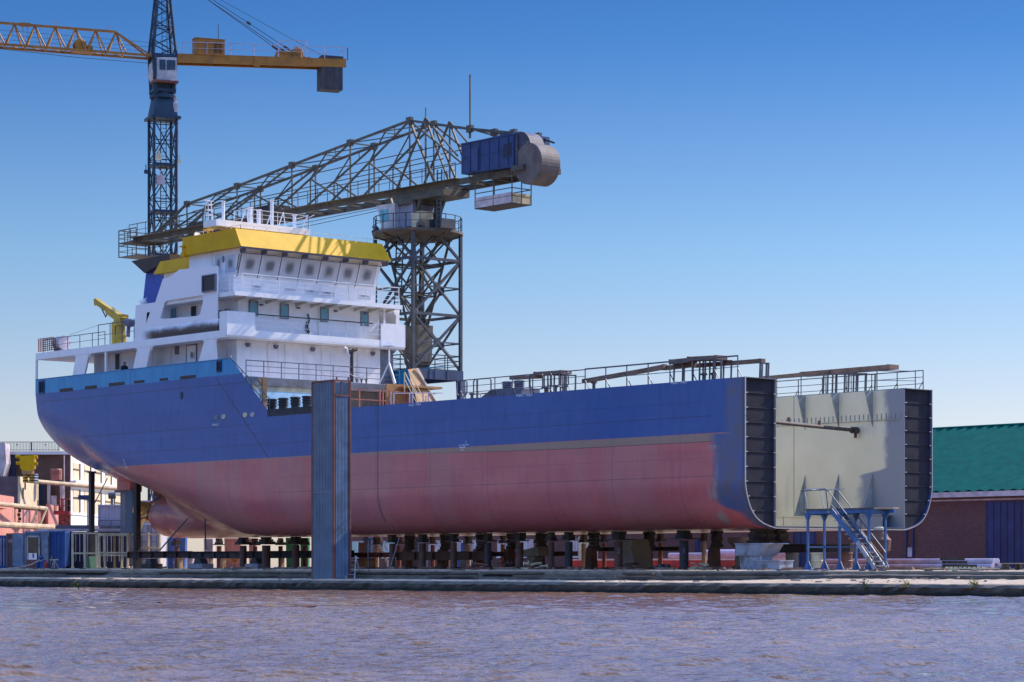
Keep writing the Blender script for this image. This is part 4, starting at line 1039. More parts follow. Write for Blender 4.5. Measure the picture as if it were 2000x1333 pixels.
for i in range(nx + 1):
    x = xL + (xR - xL) * i / nx
    web.bar(V((x, YA, ZB - .1)), V((x, YB, ZB - .1)), .12)
    if i < nx: web.bar(V((x, YA, ZB - .1)), V((x + 2.4, YB, ZB - .1)), .08)
build(ch, 'jib_chord', m_lattice, sc); build(web, 'jib_bracing', m_lattice, sc)
mb = MB(); railing(mb, [(xL, YA - .5, ZB + .25), (jp(900, 340).x, YA - .5, ZB + .25)], 1.05, 1.3, 2, .022); mb.box((xL, YA - .55, ZB + .18), (jp(900, 340).x, YA - .12, ZB + .22)); build(mb, 'walkway_railing', m_lattice, sc)
mb = MB(); mb.box((jp(770, 380).x, YA - .1, ZB - .75), (jp(868, 370).x, YB + .1, ZB - .22)); mb.lathe((cx0, cy, ZB - 1.0), [(1.5, 0), (1.5, .4)], 20); build(mb, 'slewing_ring', m_lattice, sc)
mb = MB()
for i, j in ((1, -1), (1, 1), (-1, 1), (-1, -1)):
    mb.bar(V((cx0 + i * .7, cy + j * .9, PZ + .1)), V((cx0 + i * 1.9, cy + j * 1.15, ZB - .3)), .22)
    mb.bar(V((cx0 + i * 1.6, cy + j * 1.1, PZ + .1)), V((cx0 + i * .9, cy + j * 1.1, ZB - .3)), .13)
build(mb, 'jib_support', m_lattice, sc)
mb = MB(); p = at(857, 440, Y=cy - 1); ladder(mb, V((p.x, p.y, PZ)), V((p.x + .1, p.y, ZB + 1.2)), (1, 0, 0), .5, .04); build(mb, 'ladder', m_lattice_dk, sc)
# machinery house and counterweight
a, b = jp(901, 345, YA - .7), jp(1003, 262, YA - .7)
mb = MB(); mb.prism([(a.x, YA - .7, ZB + .35), (b.x, YA - .7, ZB + .2), (b.x, YA - .7, ZB + 2.65), (a.x, YA - .7, ZB + 2.5)], (0, 3.4, 0)); mh = build(mb, 'machinery_house', m_house, sc)
mb = MB(); mb.lathe((b.x + .35, YA - .5, ZB + 1.4), [(1.25, 0), (1.25, 1.3)], 24, V((0, 1, 0))); mb.box((b.x, YA - .6, ZB + .2), (b.x + .3, YA + 1.6, ZB + 2.45)); build(mb, 'machinery_house', M('worn_navy_drum', (.045, .05, .085), .6, stain=(.2, .16, .15), amt=.5), sc)
dcn = at(1036, 320, Y=YA); mb = MB(); mb.lathe((dcn.x + .35, YA - .55, ZB + .28), [(.06, 0), (1.42, 0), (1.45, .05), (1.45, 1.75), (1.42, 1.8), (.06, 1.8)], 40, V((0, 1, 0))); build(mb, 'counterweight_drum', m_drum, sc)
mb = MB()
for k in (.18, .36, .54, .72, .9): x = a.x + (b.x - a.x) * k; mb.box((x - .02, YA - .74, ZB + .36), (x + .02, YA - .7, ZB + 2.5))
mb.box((a.x + .05, YA - .73, ZB + 1.45), (b.x, YA - .7, ZB + 1.5)); mb.box((a.x - .02, YA - .75, ZB + 2.46), (b.x, YA - .68, ZB + 2.56)); build(mb, 'panel_joint', m_house, mh)
mb = MB(); x = a.x + (b.x - a.x) * .27; mb.box((x - .35, YA - .76, ZB + .4), (x + .35, YA - .7, ZB + 2.0)); build(mb, 'door', M('house_door', (.03, .06, .17), .5), mh)
mb = MB()
for i in range(7): z = ZB + 1.0 + i * .14; mb.box((b.x - 1.1, YA - .75, z), (b.x - .25, YA - .7, z + .05))
build(mb, 'louvre', m_black, mh)
mb = MB()
mb.box((dcn.x + .25, YA - .6, ZB + 1.6), (dcn.x + .45, YA + 1.2, ZB + 1.85)); build(mb, 'drum_strap', m_drum, sc)
mb = MB(); mb.box((b.x - .2, YA - .75, ZB - .1), (dcn.x + .1, YA - .2, ZB + .25)); build(mb, 'support_beam', m_lattice, sc)
mb = MB(); a, b = jp(928, 395, YA - .7), jp(1000, 395, YA - .7); zb = jp(965, 403, YA - .7).z
mb.box((a.x, YA - .7, zb), (b.x, YA + 1.1, zb + .06)); cg = build(mb, 'service_platform', m_brown, sc)
mb = MB(); mb.box((a.x, YA - .72, zb + .06), (b.x, YA - .69, zb + .8)); build(mb, 'side_panel', m_fascia, cg)
mb = MB(); mb.box((b.x - .03, YA - .7, zb + .06), (b.x, YA + 1.1, zb + .75)); build(mb, 'side_panel', m_creamsteel, cg)
mb = MB()
for x, y in ((a.x, YA - .7), (b.x, YA - .7), (b.x, YA + 1.1), (a.x, YA + 1.1), ((a.x + b.x) / 2, YA - .7), (b.x, YA + .2)): mb.bar((x, y, zb), (x, y, ZB - .1), .06)
railing(mb, [(a.x, YA - .7, zb), (b.x, YA - .7, zb), (b.x, YA + 1.1, zb), (a.x, YA + 1.1, zb)], 1.1, 3, 2, .025); build(mb, 'hanger', m_lattice, cg)
mb = MB(); mb.bar(V((qx[0], YA, qz[0])), V((qx[0], YA, jp(918, 146).z)), .09); build(mb, 'aerial_mast', m_lattice, sc)
mb = MB(); mb.bar(V((tx[4] + 1.9, YA, tz[4])), V((tx[4] + 1.9, YA, tz[4] + .7)), .06); build(mb, 'lamp_post', m_lattice, sc)
# jib tip cages
mb = MB(); x0, x1 = jp(236, 470).x, jp(270, 470).x
mb.box((x0, YA - .2, ZB - .1), (x1 + .6, YB + .2, ZB)); railing(mb, [(x1, YA - .2, ZB), (x0, YA - .2, ZB), (x0, YB + .2, ZB), (x1, YB + .2, ZB)], 1.05, 1.0, 3, .03)
zl = jp(250, 502).z; mb.box((x0, YA - .2, zl), (x1, YB + .2, zl + .06))
for x in (x0, x1):
    for y in (YA - .2, YB + .2): mb.bar((x, y, zl), (x, y, ZB), .07)
railing(mb, [(x1, YA - .2, zl), (x0, YA - .2, zl), (x0, YB + .2, zl), (x1, YB + .2, zl), (x1, YA - .2, zl)], 1.0, 1.4, 2, .025); build(mb, 'tip_cage', m_lattice, sc)
mb = MB(); a = V((jp(385, 455).x, cy, ZB)); mb.box(a + V((-1.5, -1.0, -.6)), a + V((2.6, 1.0, -.15))); mb.lathe(a + V((-1.0, -1.0, .3)), [(.35, 0), (.35, .5)], 14, V((0, 1, 0))); mb.box(a + V((-1.6, -.9, .2)), a + V((.4, .9, .7))); build(mb, 'trolley', m_lattice, sc)
mb = MB(); a = V((jp(505, 425).x, cy, ZB)); mb.box(a + V((-1.2, -.9, -.1)), a + V((1.5, .9, 1.0))); build(mb, 'trolley', m_brown, sc)
for k, (px, py) in enumerate(((600, 440), (560, 452))):
    mb = MB(); mb.path([at(752, 404 + 5 * k, Y=cy - 1), at(px + 60, py - 18 + 4 * k, Y=cy - 1), at(px - 60, py + 8, Y=cy - 1), at(px - 170, py + 30, Y=cy - 1)], .025, 5); build(mb, 'wire', m_wire, sc)

# ------------------------------------------------------------------ modern tower crane behind the stern
TD = 222.0; tc_ = at(317.5, 600, D=TD); tcx = V((tc_.x, tc_.y, 0))
U = (LAT * .93 + DEP * .364).normalized(); W = (-LAT * .364 + DEP * .93).normalized()
tc = thing('tower_crane', 'tall dark blue tower crane with an ochre jib and a white cab', 'crane', (tcx.x, tcx.y, GZ))
def tz_(y): return EYE + (HZ - y) * TD / F
H = 1.0
leg = [tcx + U * (i * H) + W * (j * H) for i, j in ((-1, -1), (1, -1), (1, 1), (-1, 1))]
zt = tz_(235)
for p in leg:
    mb = MB(); mb.bar(lift(p, GZ), lift(p, zt), .2, .2, U); build(mb, 'mast_leg', m_craneblue, tc)
mb = MB(); z = GZ; k = 0
while z < zt - .5:
    z1 = min(zt, z + 1.72)
    for i in range(4):
        p, q = leg[i], leg[(i + 1) % 4]; m = p.lerp(q, .5)
        mb.bar(lift(p, z1), lift(q, z1), .08)
        if k % 2: mb.bar(lift(p, z), lift(m, z1), .09); mb.bar(lift(q, z), lift(m, z1), .09)
        else: mb.bar(lift(m, z), lift(p, z1), .09); mb.bar(lift(m, z), lift(q, z1), .09)
    z = z1; k += 1
for y in (325, 415, 500): z = tz_(y); mb.obox(tcx + UP * z, U * 1.05, W * 1.05, UP * .1)
build(mb, 'mast_bracing', m_craneblue, tc)
mb = MB(); c = tcx + U * .1 + W * .1; ladder(mb, lift(c, GZ), lift(c, zt), U, .5, .03, .35); build(mb, 'ladder', m_craneblue, tc)
mb = MB(); c = tcx + U * 1.12; mb.bar(lift(c - W * .9, tz_(580)), lift(c - W * .9, tz_(240)), .14); build(mb, 'cable_duct', m_fascia, tc)
for px, py, s, mt in ((309, 307, .28, m_creamsteel), (313, 352, .36, m_fascia), (351, 316, .12, m_creamsteel), (285, 336, .15, m_craneblue)):
    c = at(px, py, D=TD - 1.2); mb = MB(); mb.obox(c, U * s, W * s * .6, UP * s * 1.1); mb.bar(c + UP * s, c + UP * (s + .5), .06); build(mb, 'lamp_box', mt, tc)
# collar, slewing unit
mb = MB(); mb.obox(tcx + UP * (zt + .1), U * 1.35, W * 1.35, UP * .12)
mb.add([tcx + U * i * 1.15 + W * j * 1.15 + UP * zt for i, j in ((-1, -1), (1, -1), (1, 1), (-1, 1))] + [tcx + U * i * .85 + W * j * .85 + UP * tz_(194) for i, j in ((-1, -1), (1, -1), (1, 1), (-1, 1))], [(0, 1, 5, 4), (1, 2, 6, 5), (2, 3, 7, 6), (3, 0, 4, 7), (4, 5, 6, 7)])
mb.lathe(tcx + UP * tz_(194), [(1.15, 0), (1.15, .3), (.9, .32), (.9, .6)], 18); build(mb, 'slewing_unit', m_craneblue, tc)
c = tcx + U * .95 - W * .9; mb = MB(); mb.lathe(lift(c, tz_(222)), [(.2, 0), (.24, .8), (.14, 1.0), (.22, 1.3)], 12); build(mb, 'slewing_motor', m_fascia, tc)
mb = MB(); z0, z1 = tz_(186), tz_(112)
for i, j in ((-1, -1), (1, -1), (1, 1), (-1, 1)): mb.bar(tcx + U * i * .8 + W * j * .8 + UP * z0, tcx + U * i * .95 + W * j * .9 + UP * z1, .3)
for z in (z0 + .3, (z0 + z1) / 2, z1): mb.obox(tcx + UP * z, U * 1.0, W * .95, UP * .14)
mb.obox(tcx + UP * (z0 + .6) - W * .7, U * .75, W * .04, UP * .6); build(mb, 'tower_top', m_craneblue, tc)
fc = -W * 1.25
q = lambda px, py: at(px, py, D=TD) + fc
mb = MB(); pts = [q(295, 162), q(338.5, 163), q(338.5, 118), q(300, 117), q(293, 125), q(291, 148)]
mb.prism(pts, W * 1.7); cab = build(mb, 'crane_cab', m_cab, tc)
for x0, x1, y0, y1 in ((305, 316.5, 122, 141.5), (319, 335.5, 123, 142)):
    mb = MB(); mb.prism([q(x0, y1) - W * .02, q(x1, y1) - W * .02, q(x1, y0) - W * .02, q(x0, y0) - W * .02], -W * .03); build(mb, 'window', M('crane_cab_glass', (.05, .08, .12), .06), cab)
mb = MB(); mb.prism([q(292, 150) - U * .03, q(300, 152), q(300, 128), q(295, 127) - U * .03], -W * .03); build(mb, 'window', M('crane_side_glass', (.1, .2, .25), .06), cab)
mb = MB(); mb.obox(tcx + UP * (tz_(162) - .1) - W * .6, U * 1.1, W * .8, UP * .1); build(mb, 'cab_floor', m_redsteel, tc)
# cat head
ah = MB(); base = [tcx + U * i * 1.05 + W * j * .85 + UP * tz_(112) for i, j in ((-1, -1), (1, -1), (1, 1), (-1, 1))]
apx = [tcx + U * i * .3 + W * j * .3 + UP * tz_(-62) for i, j in ((-1, -1), (1, -1), (1, 1), (-1, 1))]
n = 9
for i in range(4): ah.bar(base[i], apx[i], .2)
for k in range(n):
    for i in range(4):
        a, b = base[i].lerp(apx[i], k / n), base[(i + 1) % 4].lerp(apx[(i + 1) % 4], k / n)
        c, d = base[i].lerp(apx[i], (k + 1) / n), base[(i + 1) % 4].lerp(apx[(i + 1) % 4], (k + 1) / n)
        ah.bar(a, d, .09) if k % 2 else ah.bar(b, c, .09)
        if k % 3 == 0: ah.bar(a, b, .07)
build(ah, 'cat_head', m_craneblue, tc)
mb = MB(); ladder(mb, base[0].lerp(base[1], .5), apx[0].lerp(apx[1], .5), U, .45, .025, .4); build(mb, 'ladder', m_craneblue, tc)
# jib towards the frame edge and beyond
zj = tz_(114); mb = MB(); wires = MB()
def J(t, w, z): return tcx + U * t + W * w + UP * (z + max(0, t) * .042)
L = 34.0
for w in (-.75, .75): mb.bar(J(-1.0, w, zj), J(-L, w, zj), .17, .2)
mb.bar(J(-4.2, 0, zj + 2.0), J(-L, 0, zj + 2.0), .2)
t = -4.2; i = 0
mb.bar(J(-1.1, -.5, zj), J(-4.2, 0, zj + 2.0), .13); mb.bar(J(-1.1, .5, zj), J(-4.2, 0, zj + 2.0), .13)
while t > -L:
    for w in (-.75, .75):
        mb.bar(J(t, 0, zj + 2), J(t + .82, w, zj), .1); mb.bar(J(t, 0, zj + 2), J(t - .82, w, zj), .1)
    mb.bar(J(t - .86, -.75, zj), J(t - .86, .75, zj), .1); mb.bar(J(t - .86, -.75, zj), J(t + .86, .75, zj), .06)
    t -= 1.78
for tt in (-12.2, ): mb.bar(J(tt - .45, 0, zj + 2.0), J(tt + .45, 0, zj + 2.0), .38, .3); mb.bar(J(tt - .2, 0, zj + 2), J(tt - .15, -.7, zj), .05); mb.bar(J(tt + .2, 0, zj + 2), J(tt + .15, -.7, zj), .05)
for tt in (-9.4, -4.9): mb.bar(J(tt, 0, zj + 2), J(tt, 0, zj + 2.5), .05)
build(mb, 'jib', m_craneyel, tc)
for dz in (.5, .9, 1.3): wires.bar(J(-1, 0, zj + dz), J(-L, 0, zj + dz + .2), .025)
wires.path([J(-1.2, -.5, zj - .65), J(-8, -.5, zj - .6), J(-L, -.5, zj + .4)], .025, 5); build(wires, 'wire', m_wire, tc)
mb = MB(); c = J(-7.4, 0, zj + .55); mb.lathe(c - W * .4, [(.5, 0), (.55, .05), (.4, .1), (.4, .7), (.55, .75), (.5, .8)], 18, W); mb.obox(J(-7.2, 0, zj + .05), U * .9, W * .5, UP * .12); mb.obox(J(-6.6, 0, zj + .3), U * .3, W * .3, UP * .25); build(mb, 'trolley_winch', m_craneyel, tc)
# counter jib
zc = tz_(116); mb = MB()
for w in (-.7, .7): mb.bar(J(1.0, w, zc), J(16.8, w, zc), .18, .72)
for k in range(9): mb.bar(J(1.2 + k * 1.9, -.7, zc), J(1.2 + k * 1.9, .7, zc), .12)
mb.obox(J(9, 0, zc + .38), (U + UP * .042) * 8, W * .8, UP * .02); mb.obox(J(8.4, -.78, zc - .1), U * .25, W * .06, UP * .42); build(mb, 'counter_jib', m_craneyel, tc)
mb = MB(); rl = [J(1.6, -.95, zc + .36), J(16.9, -.95, zc + .36), J(16.9, .95, zc + .36)]; railing(mb, rl, 1.05, 2.3, 2, .022); railing(mb, [J(10.4, -.97, zc + .36), J(13, -.97, zc + .36)], 1.5, 2.6, 2, .025); build(mb, 'counter_jib_railing', m_lilac, tc)
mb = MB(); mb.obox(J(4.1, -.3, zc + 1.05), U * 1.35, W * .55, UP * .72); mb.obox(J(4.1, -.3, zc + 1.79), U * 1.4, W * .6, UP * .03); eb = build(mb, 'control_cabinet', m_craneyel, tc)
mb = MB()
for k in (0, 1):
    for i in range(7): mb.obox(J(4.62 + .42 * k, -.87, zc + .6 + i * .14), U * .16, W * .03, UP * .03)
build(mb, 'louvre', m_brown, eb)
mb = MB(); c = J(12.3, 0, zc + .85); mb.lathe(c - W * .6, [(.45, 0), (.55, .04), (.42, .1), (.42, 1.1), (.55, 1.16), (.45, 1.2)], 18, W); mb.obox(J(11.1, 0, zc + .7), U * .6, W * .5, UP * .3); mb.obox(J(11.8, -.5, zc + .2), U * 1.6, W * .25, UP * .35); build(mb, 'hoist_winch', m_craneyel, tc)
mb = MB(); mb.obox(J(15.5, 0, tz_(154) + .43), U * 1.0, W * .75, UP * 1.1)
for k in (-.5, .2, .75): mb.obox(J(15.5 + k, -.76, tz_(154) + .43), U * .03, W * .02, UP * 1.1)
mb.obox(J(15.6, 0, zc + .55), U * 1.0, W * .6, UP * .15); build(mb, 'counterweight', M('ballast_grey', (.05, .05, .06), .8, stain=(.1, .09, .09), amt=.45), tc)
mb = MB(); top = tcx + UP * tz_(-62)
for w, t in ((-.6, 12.5), (.6, 12.5), (-.5, 11.3)):
    a, b = top + W * w * .4, J(t, w, zc + .5); mb.bar(a, b, .045); c = a.lerp(b, .9); d = (b - a).normalized(); mb.bar(c - d * .3, c + d * .3, .16); c = a.lerp(b, .62)
    if w < -.55: mb.bar(c - d * .2, c + d * .2, .2)
mb.bar(top, J(15, -.5, zc + .5), .03); build(mb, 'tie_rope', m_wire, tc)
mb = MB(); mb.bar(J(5.0, -.3, zc + 1.8), J(5.0, -.3, zc + 3.2), .05); build(mb, 'aerial', m_wire, tc)
mb = MB(); mb.bar(J(-1.2, -.8, zj), J(-1.1, -.8, zj + 1.9), .06); build(mb, 'aerial', m_craneblue, tc)
# ------------------------------------------------------------------ setting
WA, WB_ = at(0, 1147, Z=0), at(2000, 1167, Z=0)
QU = (WB_ - WA).normalized(); QN = V((-QU.y, QU.x, 0))
if QN.dot(DEP) < 0: QN = -QN
def Q(t, n, z): p = WA + QU * t + QN * n; return V((p.x, p.y, z))
QL = (WB_ - WA).length
# ledge and wall
def strip(profile, t0, t1, step, jit, seed):
    rnd = random.Random(seed); mb = MB(); vs = []; nt = int((t1 - t0) / step); m = len(profile)
    for i in range(nt + 1):
        t = t0 + (t1 - t0) * i / nt
        for k, (n, z) in enumerate(profile):
            j = jit if 0 < k < m - 1 else 0
            if 1 < n < 3.3 and z > .6: z = .60 + (z - .60) * min(1, max(0.1, (t - 56) / 8))
            vs.append(Q(t, n + rnd.uniform(-j, j), z + rnd.uniform(-j, j) * .5))
    fs = [(i * m + k, (i + 1) * m + k, (i + 1) * m + k + 1, i * m + k + 1) for i in range(nt) for k in range(m - 1)]
    return mb.add(vs, fs)
mb = strip([(0, -2.5), (0, -.1), (.03, .2), (-.03, .40), (.1, .53), (.5, .58), (1.8, .68), (3.2, .79), (3.3, -2.5)], -120, QL + 60, .4, .06, 3)
tag(build(mb, 'quay_ledge', m_ledge), kind='structure')
mb = strip([(3.0, -1), (3.0, .8), (3.03, .93), (3.25, .96), (3.9, .97), (3.95, .4)], -120, QL + 60, .8, .045, 5)
tag(build(mb, 'quay_step', m_concrete), kind='structure')
mb = strip([(3.9, -1), (3.9, 1.12), (4.6, 1.14), (8, GZ), (60, GZ), (700, GZ)], -520, QL + 420, 6, 0.0, 7)
tag(build(mb, 'yard_ground', m_ground), kind='structure')
# river
def water():
    def w(n0, n1, t0, t1, dn, dt, amp):
        if n1 - n0 < dn or t1 - t0 < dt: n1, t1 = max(n1, n0 + 2 * dn), max(t1, t0 + 2 * dt)
        ns, ts = np.linspace(n0, n1, int((n1 - n0) / dn) + 2), np.linspace(t0, t1, int((t1 - t0) / dt) + 2)
        N, T = np.meshgrid(ns, ts, indexing='ij')
        rs = np.random.RandomState(5); Z = np.zeros_like(N)
        for i in range(34):
            lam = .24 * (6.5) ** rs.rand() ** 1.2 ; a = rs.normal(0, .42) - .75
            k = 2 * math.pi / lam; ph = rs.uniform(0, 6.28)
            Z += .0088 * lam ** .9 * np.sin(k * (N * math.cos(a) + T * math.sin(a)) + ph + .8 * np.sin(.37 * N + .23 * T + ph))
        return N, T, Z * amp
    def grid(N, T, Z):
        P = np.array(WA)[None, None, :] + T[..., None] * np.array(QU) + N[..., None] * np.array(QN)
        P[..., 2] = Z
        r, c = N.shape; idx = np.arange(r * c).reshape(r, c)
        f = np.stack([idx[:-1, :-1], idx[:-1, 1:], idx[1:, 1:], idx[1:, :-1]], -1).reshape(-1, 4)
        return P.reshape(-1, 3), f
    rel = CAM - WA; ct, cn = rel.dot(QU), rel.dot(QN)
    f0, f1 = cn + 13, cn + 58          # nearest water in view, and where the pitch changes
    ta, tb = -30, QL + 30
    Vs, Fs, o = [], [], 0
    for args in ((f1, 2, ta, tb, .26, .36, 1.0), (f0, f1, ct - 62, ct + 30, .075, .09, 1.0),
                 (-700, 2, -500, ta, 90, 90, 0), (-700, 2, tb, tb + 400, 90, 90, 0), (-700, f0, ta, tb, 90, 30, 0),
                 (f0, f1, ta, ct - 62, .5, .5, 1.0), (f0, f1, ct + 30, tb, .5, .5, 1.0)):
        v, f = grid(*w(*args)); Vs.append(v); Fs.append(f + o); o += len(v)
    Vv, Ff = np.concatenate(Vs).astype(np.float32), np.concatenate(Fs).astype(np.int32)
    me = bpy.data.meshes.new('river_water')
    me.vertices.add(len(Vv)); me.vertices.foreach_set('co', Vv.ravel())
    me.loops.add(Ff.size); me.loops.foreach_set('vertex_index', Ff.ravel())
    me.polygons.add(len(Ff)); me.polygons.foreach_set('loop_start', np.arange(0, Ff.size, 4, dtype=np.int32)); me.polygons.foreach_set('loop_total', np.full(len(Ff), 4, dtype=np.int32))
    me.polygons.foreach_set('use_smooth', np.ones(len(Ff), dtype=bool))
    me.update(calc_edges=True); me.validate()
    me.materials.append(m_water)
    o = bpy.data.objects.new('river_water', me); COL.objects.link(o); tag(o, kind='structure')
water()
# ------------------------------------------------------------------ sun, sky, camera
SAZ, SEL = R(11), R(38)      # bearing from +Y towards +X, height
sd = V((math.sin(SAZ) * math.cos(SEL), math.cos(SAZ) * math.cos(SEL), math.sin(SEL)))
L = bpy.data.lights.new('sun', 'SUN'); L.energy = 2.8; L.angle = R(.53); L.color = (1, .87, .70)
so_ = bpy.data.objects.new('sun', L); COL.objects.link(so_)
so_.rotation_euler = sd.to_track_quat('Z', 'Y').to_euler(); so_.location = (0, 60, 80)
wd_ = bpy.data.worlds.new('World'); SC.world = wd_; wd_.use_nodes = True
nt = wd_.node_tree; nt.nodes.clear()
ow = nt.nodes.new('ShaderNodeOutputWorld'); bg = nt.nodes.new('ShaderNodeBackground'); sk = nt.nodes.new('ShaderNodeTexSky')
sk.sky_type = 'NISHITA'; sk.sun_disc = False; sk.sun_elevation = SEL
sk.sun_rotation = SAZ           # bearing measured from +Y clockwise, towards +X
sk.altitude = 0; sk.air_density = 1.0; sk.dust_density = .3; sk.ozone_density = 3.0
# clear polarised sky, deepens above the horizon; unseen upper part brightened as added fill
tcn = nt.nodes.new('ShaderNodeTexCoord'); sp = nt.nodes.new('ShaderNodeSeparateXYZ'); nt.links.new(tcn.outputs['Generated'], sp.inputs[0])
rp = nt.nodes.new('ShaderNodeValToRGB'); nt.links.new(sp.outputs[2], rp.inputs[0])
SKYR = [(0.0, (.40, .37, .44)), (.06, (.39, .36, .42)), (.125, (.26, .325, .41)), (.205, (.098, .20, .34)), (.232, (.078, .172, .315)), (.27, (.15, .26, .48)), (.40, (.50, .72, 1.12)), (.62, (1.95, 1.9, 2.05)), (1.0, (2.25, 2.1, 2.2))]
el = rp.color_ramp.elements
while len(el) < len(SKYR): el.new(.5)
for e, (p, c) in zip(el, SKYR): e.position = p; e.color = (*c, 1)
mx = nt.nodes.new('ShaderNodeMix'); mx.data_type = 'RGBA'; mx.blend_type = 'MULTIPLY'; mx.inputs[0].default_value = 1
nt.links.new(sk.outputs[0], mx.inputs[6]); nt.links.new(rp.outputs[0], mx.inputs[7])
bg.inputs[1].default_value = .15
nt.links.new(mx.outputs[2], bg.inputs[0]); nt.links.new(bg.outputs[0], ow.inputs[0])
cam = bpy.data.cameras.new('camera'); cam.sensor_width = 36; cam.lens = 36 * F / 2000; cam.clip_end = 3000; cam.clip_start = 1
cam.shift_y = (HZ - 666.5) / 2000
co = bpy.data.objects.new('camera', cam); COL.objects.link(co); co.location = CAM; co.rotation_euler = (R(90), 0, BETA)
SC.camera = co
SC.view_settings.view_transform = 'Standard'; SC.view_settings.look = 'None'; SC.view_settings.gamma = 1; SC.view_settings.exposure = 1.0
# ------------------------------------------------------------------ props, shores and blocks under the ship
ORD = ['first', 'second', 'third', 'fourth', 'fifth', 'sixth', 'seventh', 'eighth', 'ninth', 'tenth', 'eleventh', 'twelfth']
def shore(px, wpx, label, Y=3.2, mat=None, top=3.45, num=None, cap=1.0):
    p = at(px, 1100, Y=Y); p.z = GZ; d = (p - CAM).dot(DEP); r = wpx * d / F / 2
    t = thing('hull_shore', label, 'shore', p, 'shores under the hull')
    mat = mat or m_pillar
    mb = MB(); mb.lathe(p, [(r * 1.5, 0), (r * 1.5, .06), (r, .07), (r, top - GZ - .62)], 16); build(mb, 'column', mat, t, False)
    mb = MB(); zc = top - .55; w = r * 1.75 * cap; mb.box((p.x - w, p.y - w, zc), (p.x + w, p.y + w, zc + .07)); build(mb, 'cap_plate', m_pillar2, t)
    z = zc + .07; k = 0
    rnd = random.Random(int(px))
    while z < top - .04:
        h = min(.15, top - .005 - z); w = r * rnd.uniform(.9, 1.35) * (1.25 if k == 0 else 1)
        mb = MB(); dx = rnd.uniform(-.04, .04); mb.box((p.x - w + dx, p.y - w * .9, z), (p.x + w + dx, p.y + w * .9, z + h - .006)); build(mb, 'packing_block', m_timberdk, t); z += h; k += 1
    if num:
        n = -(V((p.x, p.y, 0)) - V((CAM.x, CAM.y, 0))).normalized(); xd = V((-n.y, n.x, 0))
        text(num, p + n * (r + .01) + UP * .95 - xd * .11, xd, UP, .42, M('chalk_mark', (.35, .36, .38), .8), t)
    return t
right = [(766, 11), (825, 14), (886, 13), (953, 13), (1015, 15), (1077, 11), (1111, 15), (1208, 17), (1336, 18)]
for i, (px, w) in enumerate(right):
    lab = f'rusty pipe shore under the hull, {ORD[i]} to the right of the corrugated tower'
    if px == 1208: lab = 'dark pipe shore with a pale number 2 chalked on it'
    if px == 1336: lab = 'dark pipe shore with a pale number 1 chalked on it'
    if px == 953: lab = 'grey blue pipe shore with a wide cap, fourth right of the corrugated tower'
    shore(px, w, lab, 3.2, m_pillar2 if px in (953, 1111, 1336) else m_pillar, 3.45, {1208: '2', 1336: '1'}.get(px), 1.5 if px in (953, 1336, 1208) else 1)
for i, (px, w) in enumerate(((578, 15), (520, 17), (475, 14))):
    shore(px, w, f'rusty pipe shore under the stern, {ORD[i]} to the left of the corrugated tower', 5.2, m_pillar, 3.45)
for i, (px, w) in enumerate(((736, 8), (779, 9), (845, 8), (915, 9), (982, 8), (1052, 9), (1140, 9), (1180, 8), (1290, 9), (1375, 9))):
    shore(px, w, f'slim rust red pipe shore of the far row under the hull, {ORD[i]} from the corrugated tower', 12.2, m_redsteel if i % 3 else m_concblock, 3.45)
for i, (px, w) in enumerate(((345, 10), (428, 10), (498, 9), (548, 9), (595, 9))):
    shore(px, w, f'slim rust brown pipe shore of the far row under the stern, {ORD[i]} from the propeller', 9.5, m_redsteel if i % 2 else m_pillar, 3.45 if px > 440 else 3.5)
def keel_stack(px, label, Y=7.6):
    p = at(px, 1100, Y=Y); p.z = GZ
    t = thing('keel_block', label, 'keel block', p, 'keel blocks')
    mb = MB(); mb.prism([(p.x - .3, p.y - .5, GZ), (p.x + .3, p.y - .5, GZ), (p.x + .22, p.y - .5, GZ + 1.3), (p.x - .22, p.y - .5, GZ + 1.3)], (0, .55, 0)); build(mb, 'plinth', m_pillar, t)
    z = GZ + 1.3; k = 0
    while z < 3.43:
        h = min(.2, 3.445 - z); mb = MB(); w = (.26, .15, .22, .17)[k % 4]; mb.box((p.x - w, p.y - .28, z), (p.x + w, p.y + .28, z + h - .008)); build(mb, 'packing_block', m_timberdk, t); z += h; k += 1
KB = [(870, 'second'), (940, 'third'), (1000, 'fourth'), (1058, 'fifth'), (1160, 'sixth'), (1268, 'seventh'), (1400, 'eighth')]
keel_stack(800, 'timber topped keel block in the shade, first beyond the corrugated tower')
for px, o_ in KB: keel_stack(px, f'timber topped keel block in the shade, {o_} beyond the corrugated tower')
for px, Y, lab in ((1479, 3.4, 'timber stack on the pale pedestal under the cut end, nearest the shore marked 1'), (1498, 4.2, 'dark timber stack under the cut end, middle one of three'), (1523, 5.0, 'dark timber stack under the cut end, nearest the blue steps')):
    p = at(px, 1060, Y=Y); t = thing('timber_stack', lab, 'timber stack', (p.x, p.y, 2.62), 'timber stacks under the cut end')
    z = 2.62; k = 0
    while z < 3.43:
        h = min(.19, 3.445 - z); mb = MB(); w = (.5, .3, .38, .22, .4)[k % 5]; mb.box((p.x - w, p.y - .35, z), (p.x + w, p.y + .35, z + h - .008)); build(mb, 'block', m_timberdk, t); z += h; k += 1
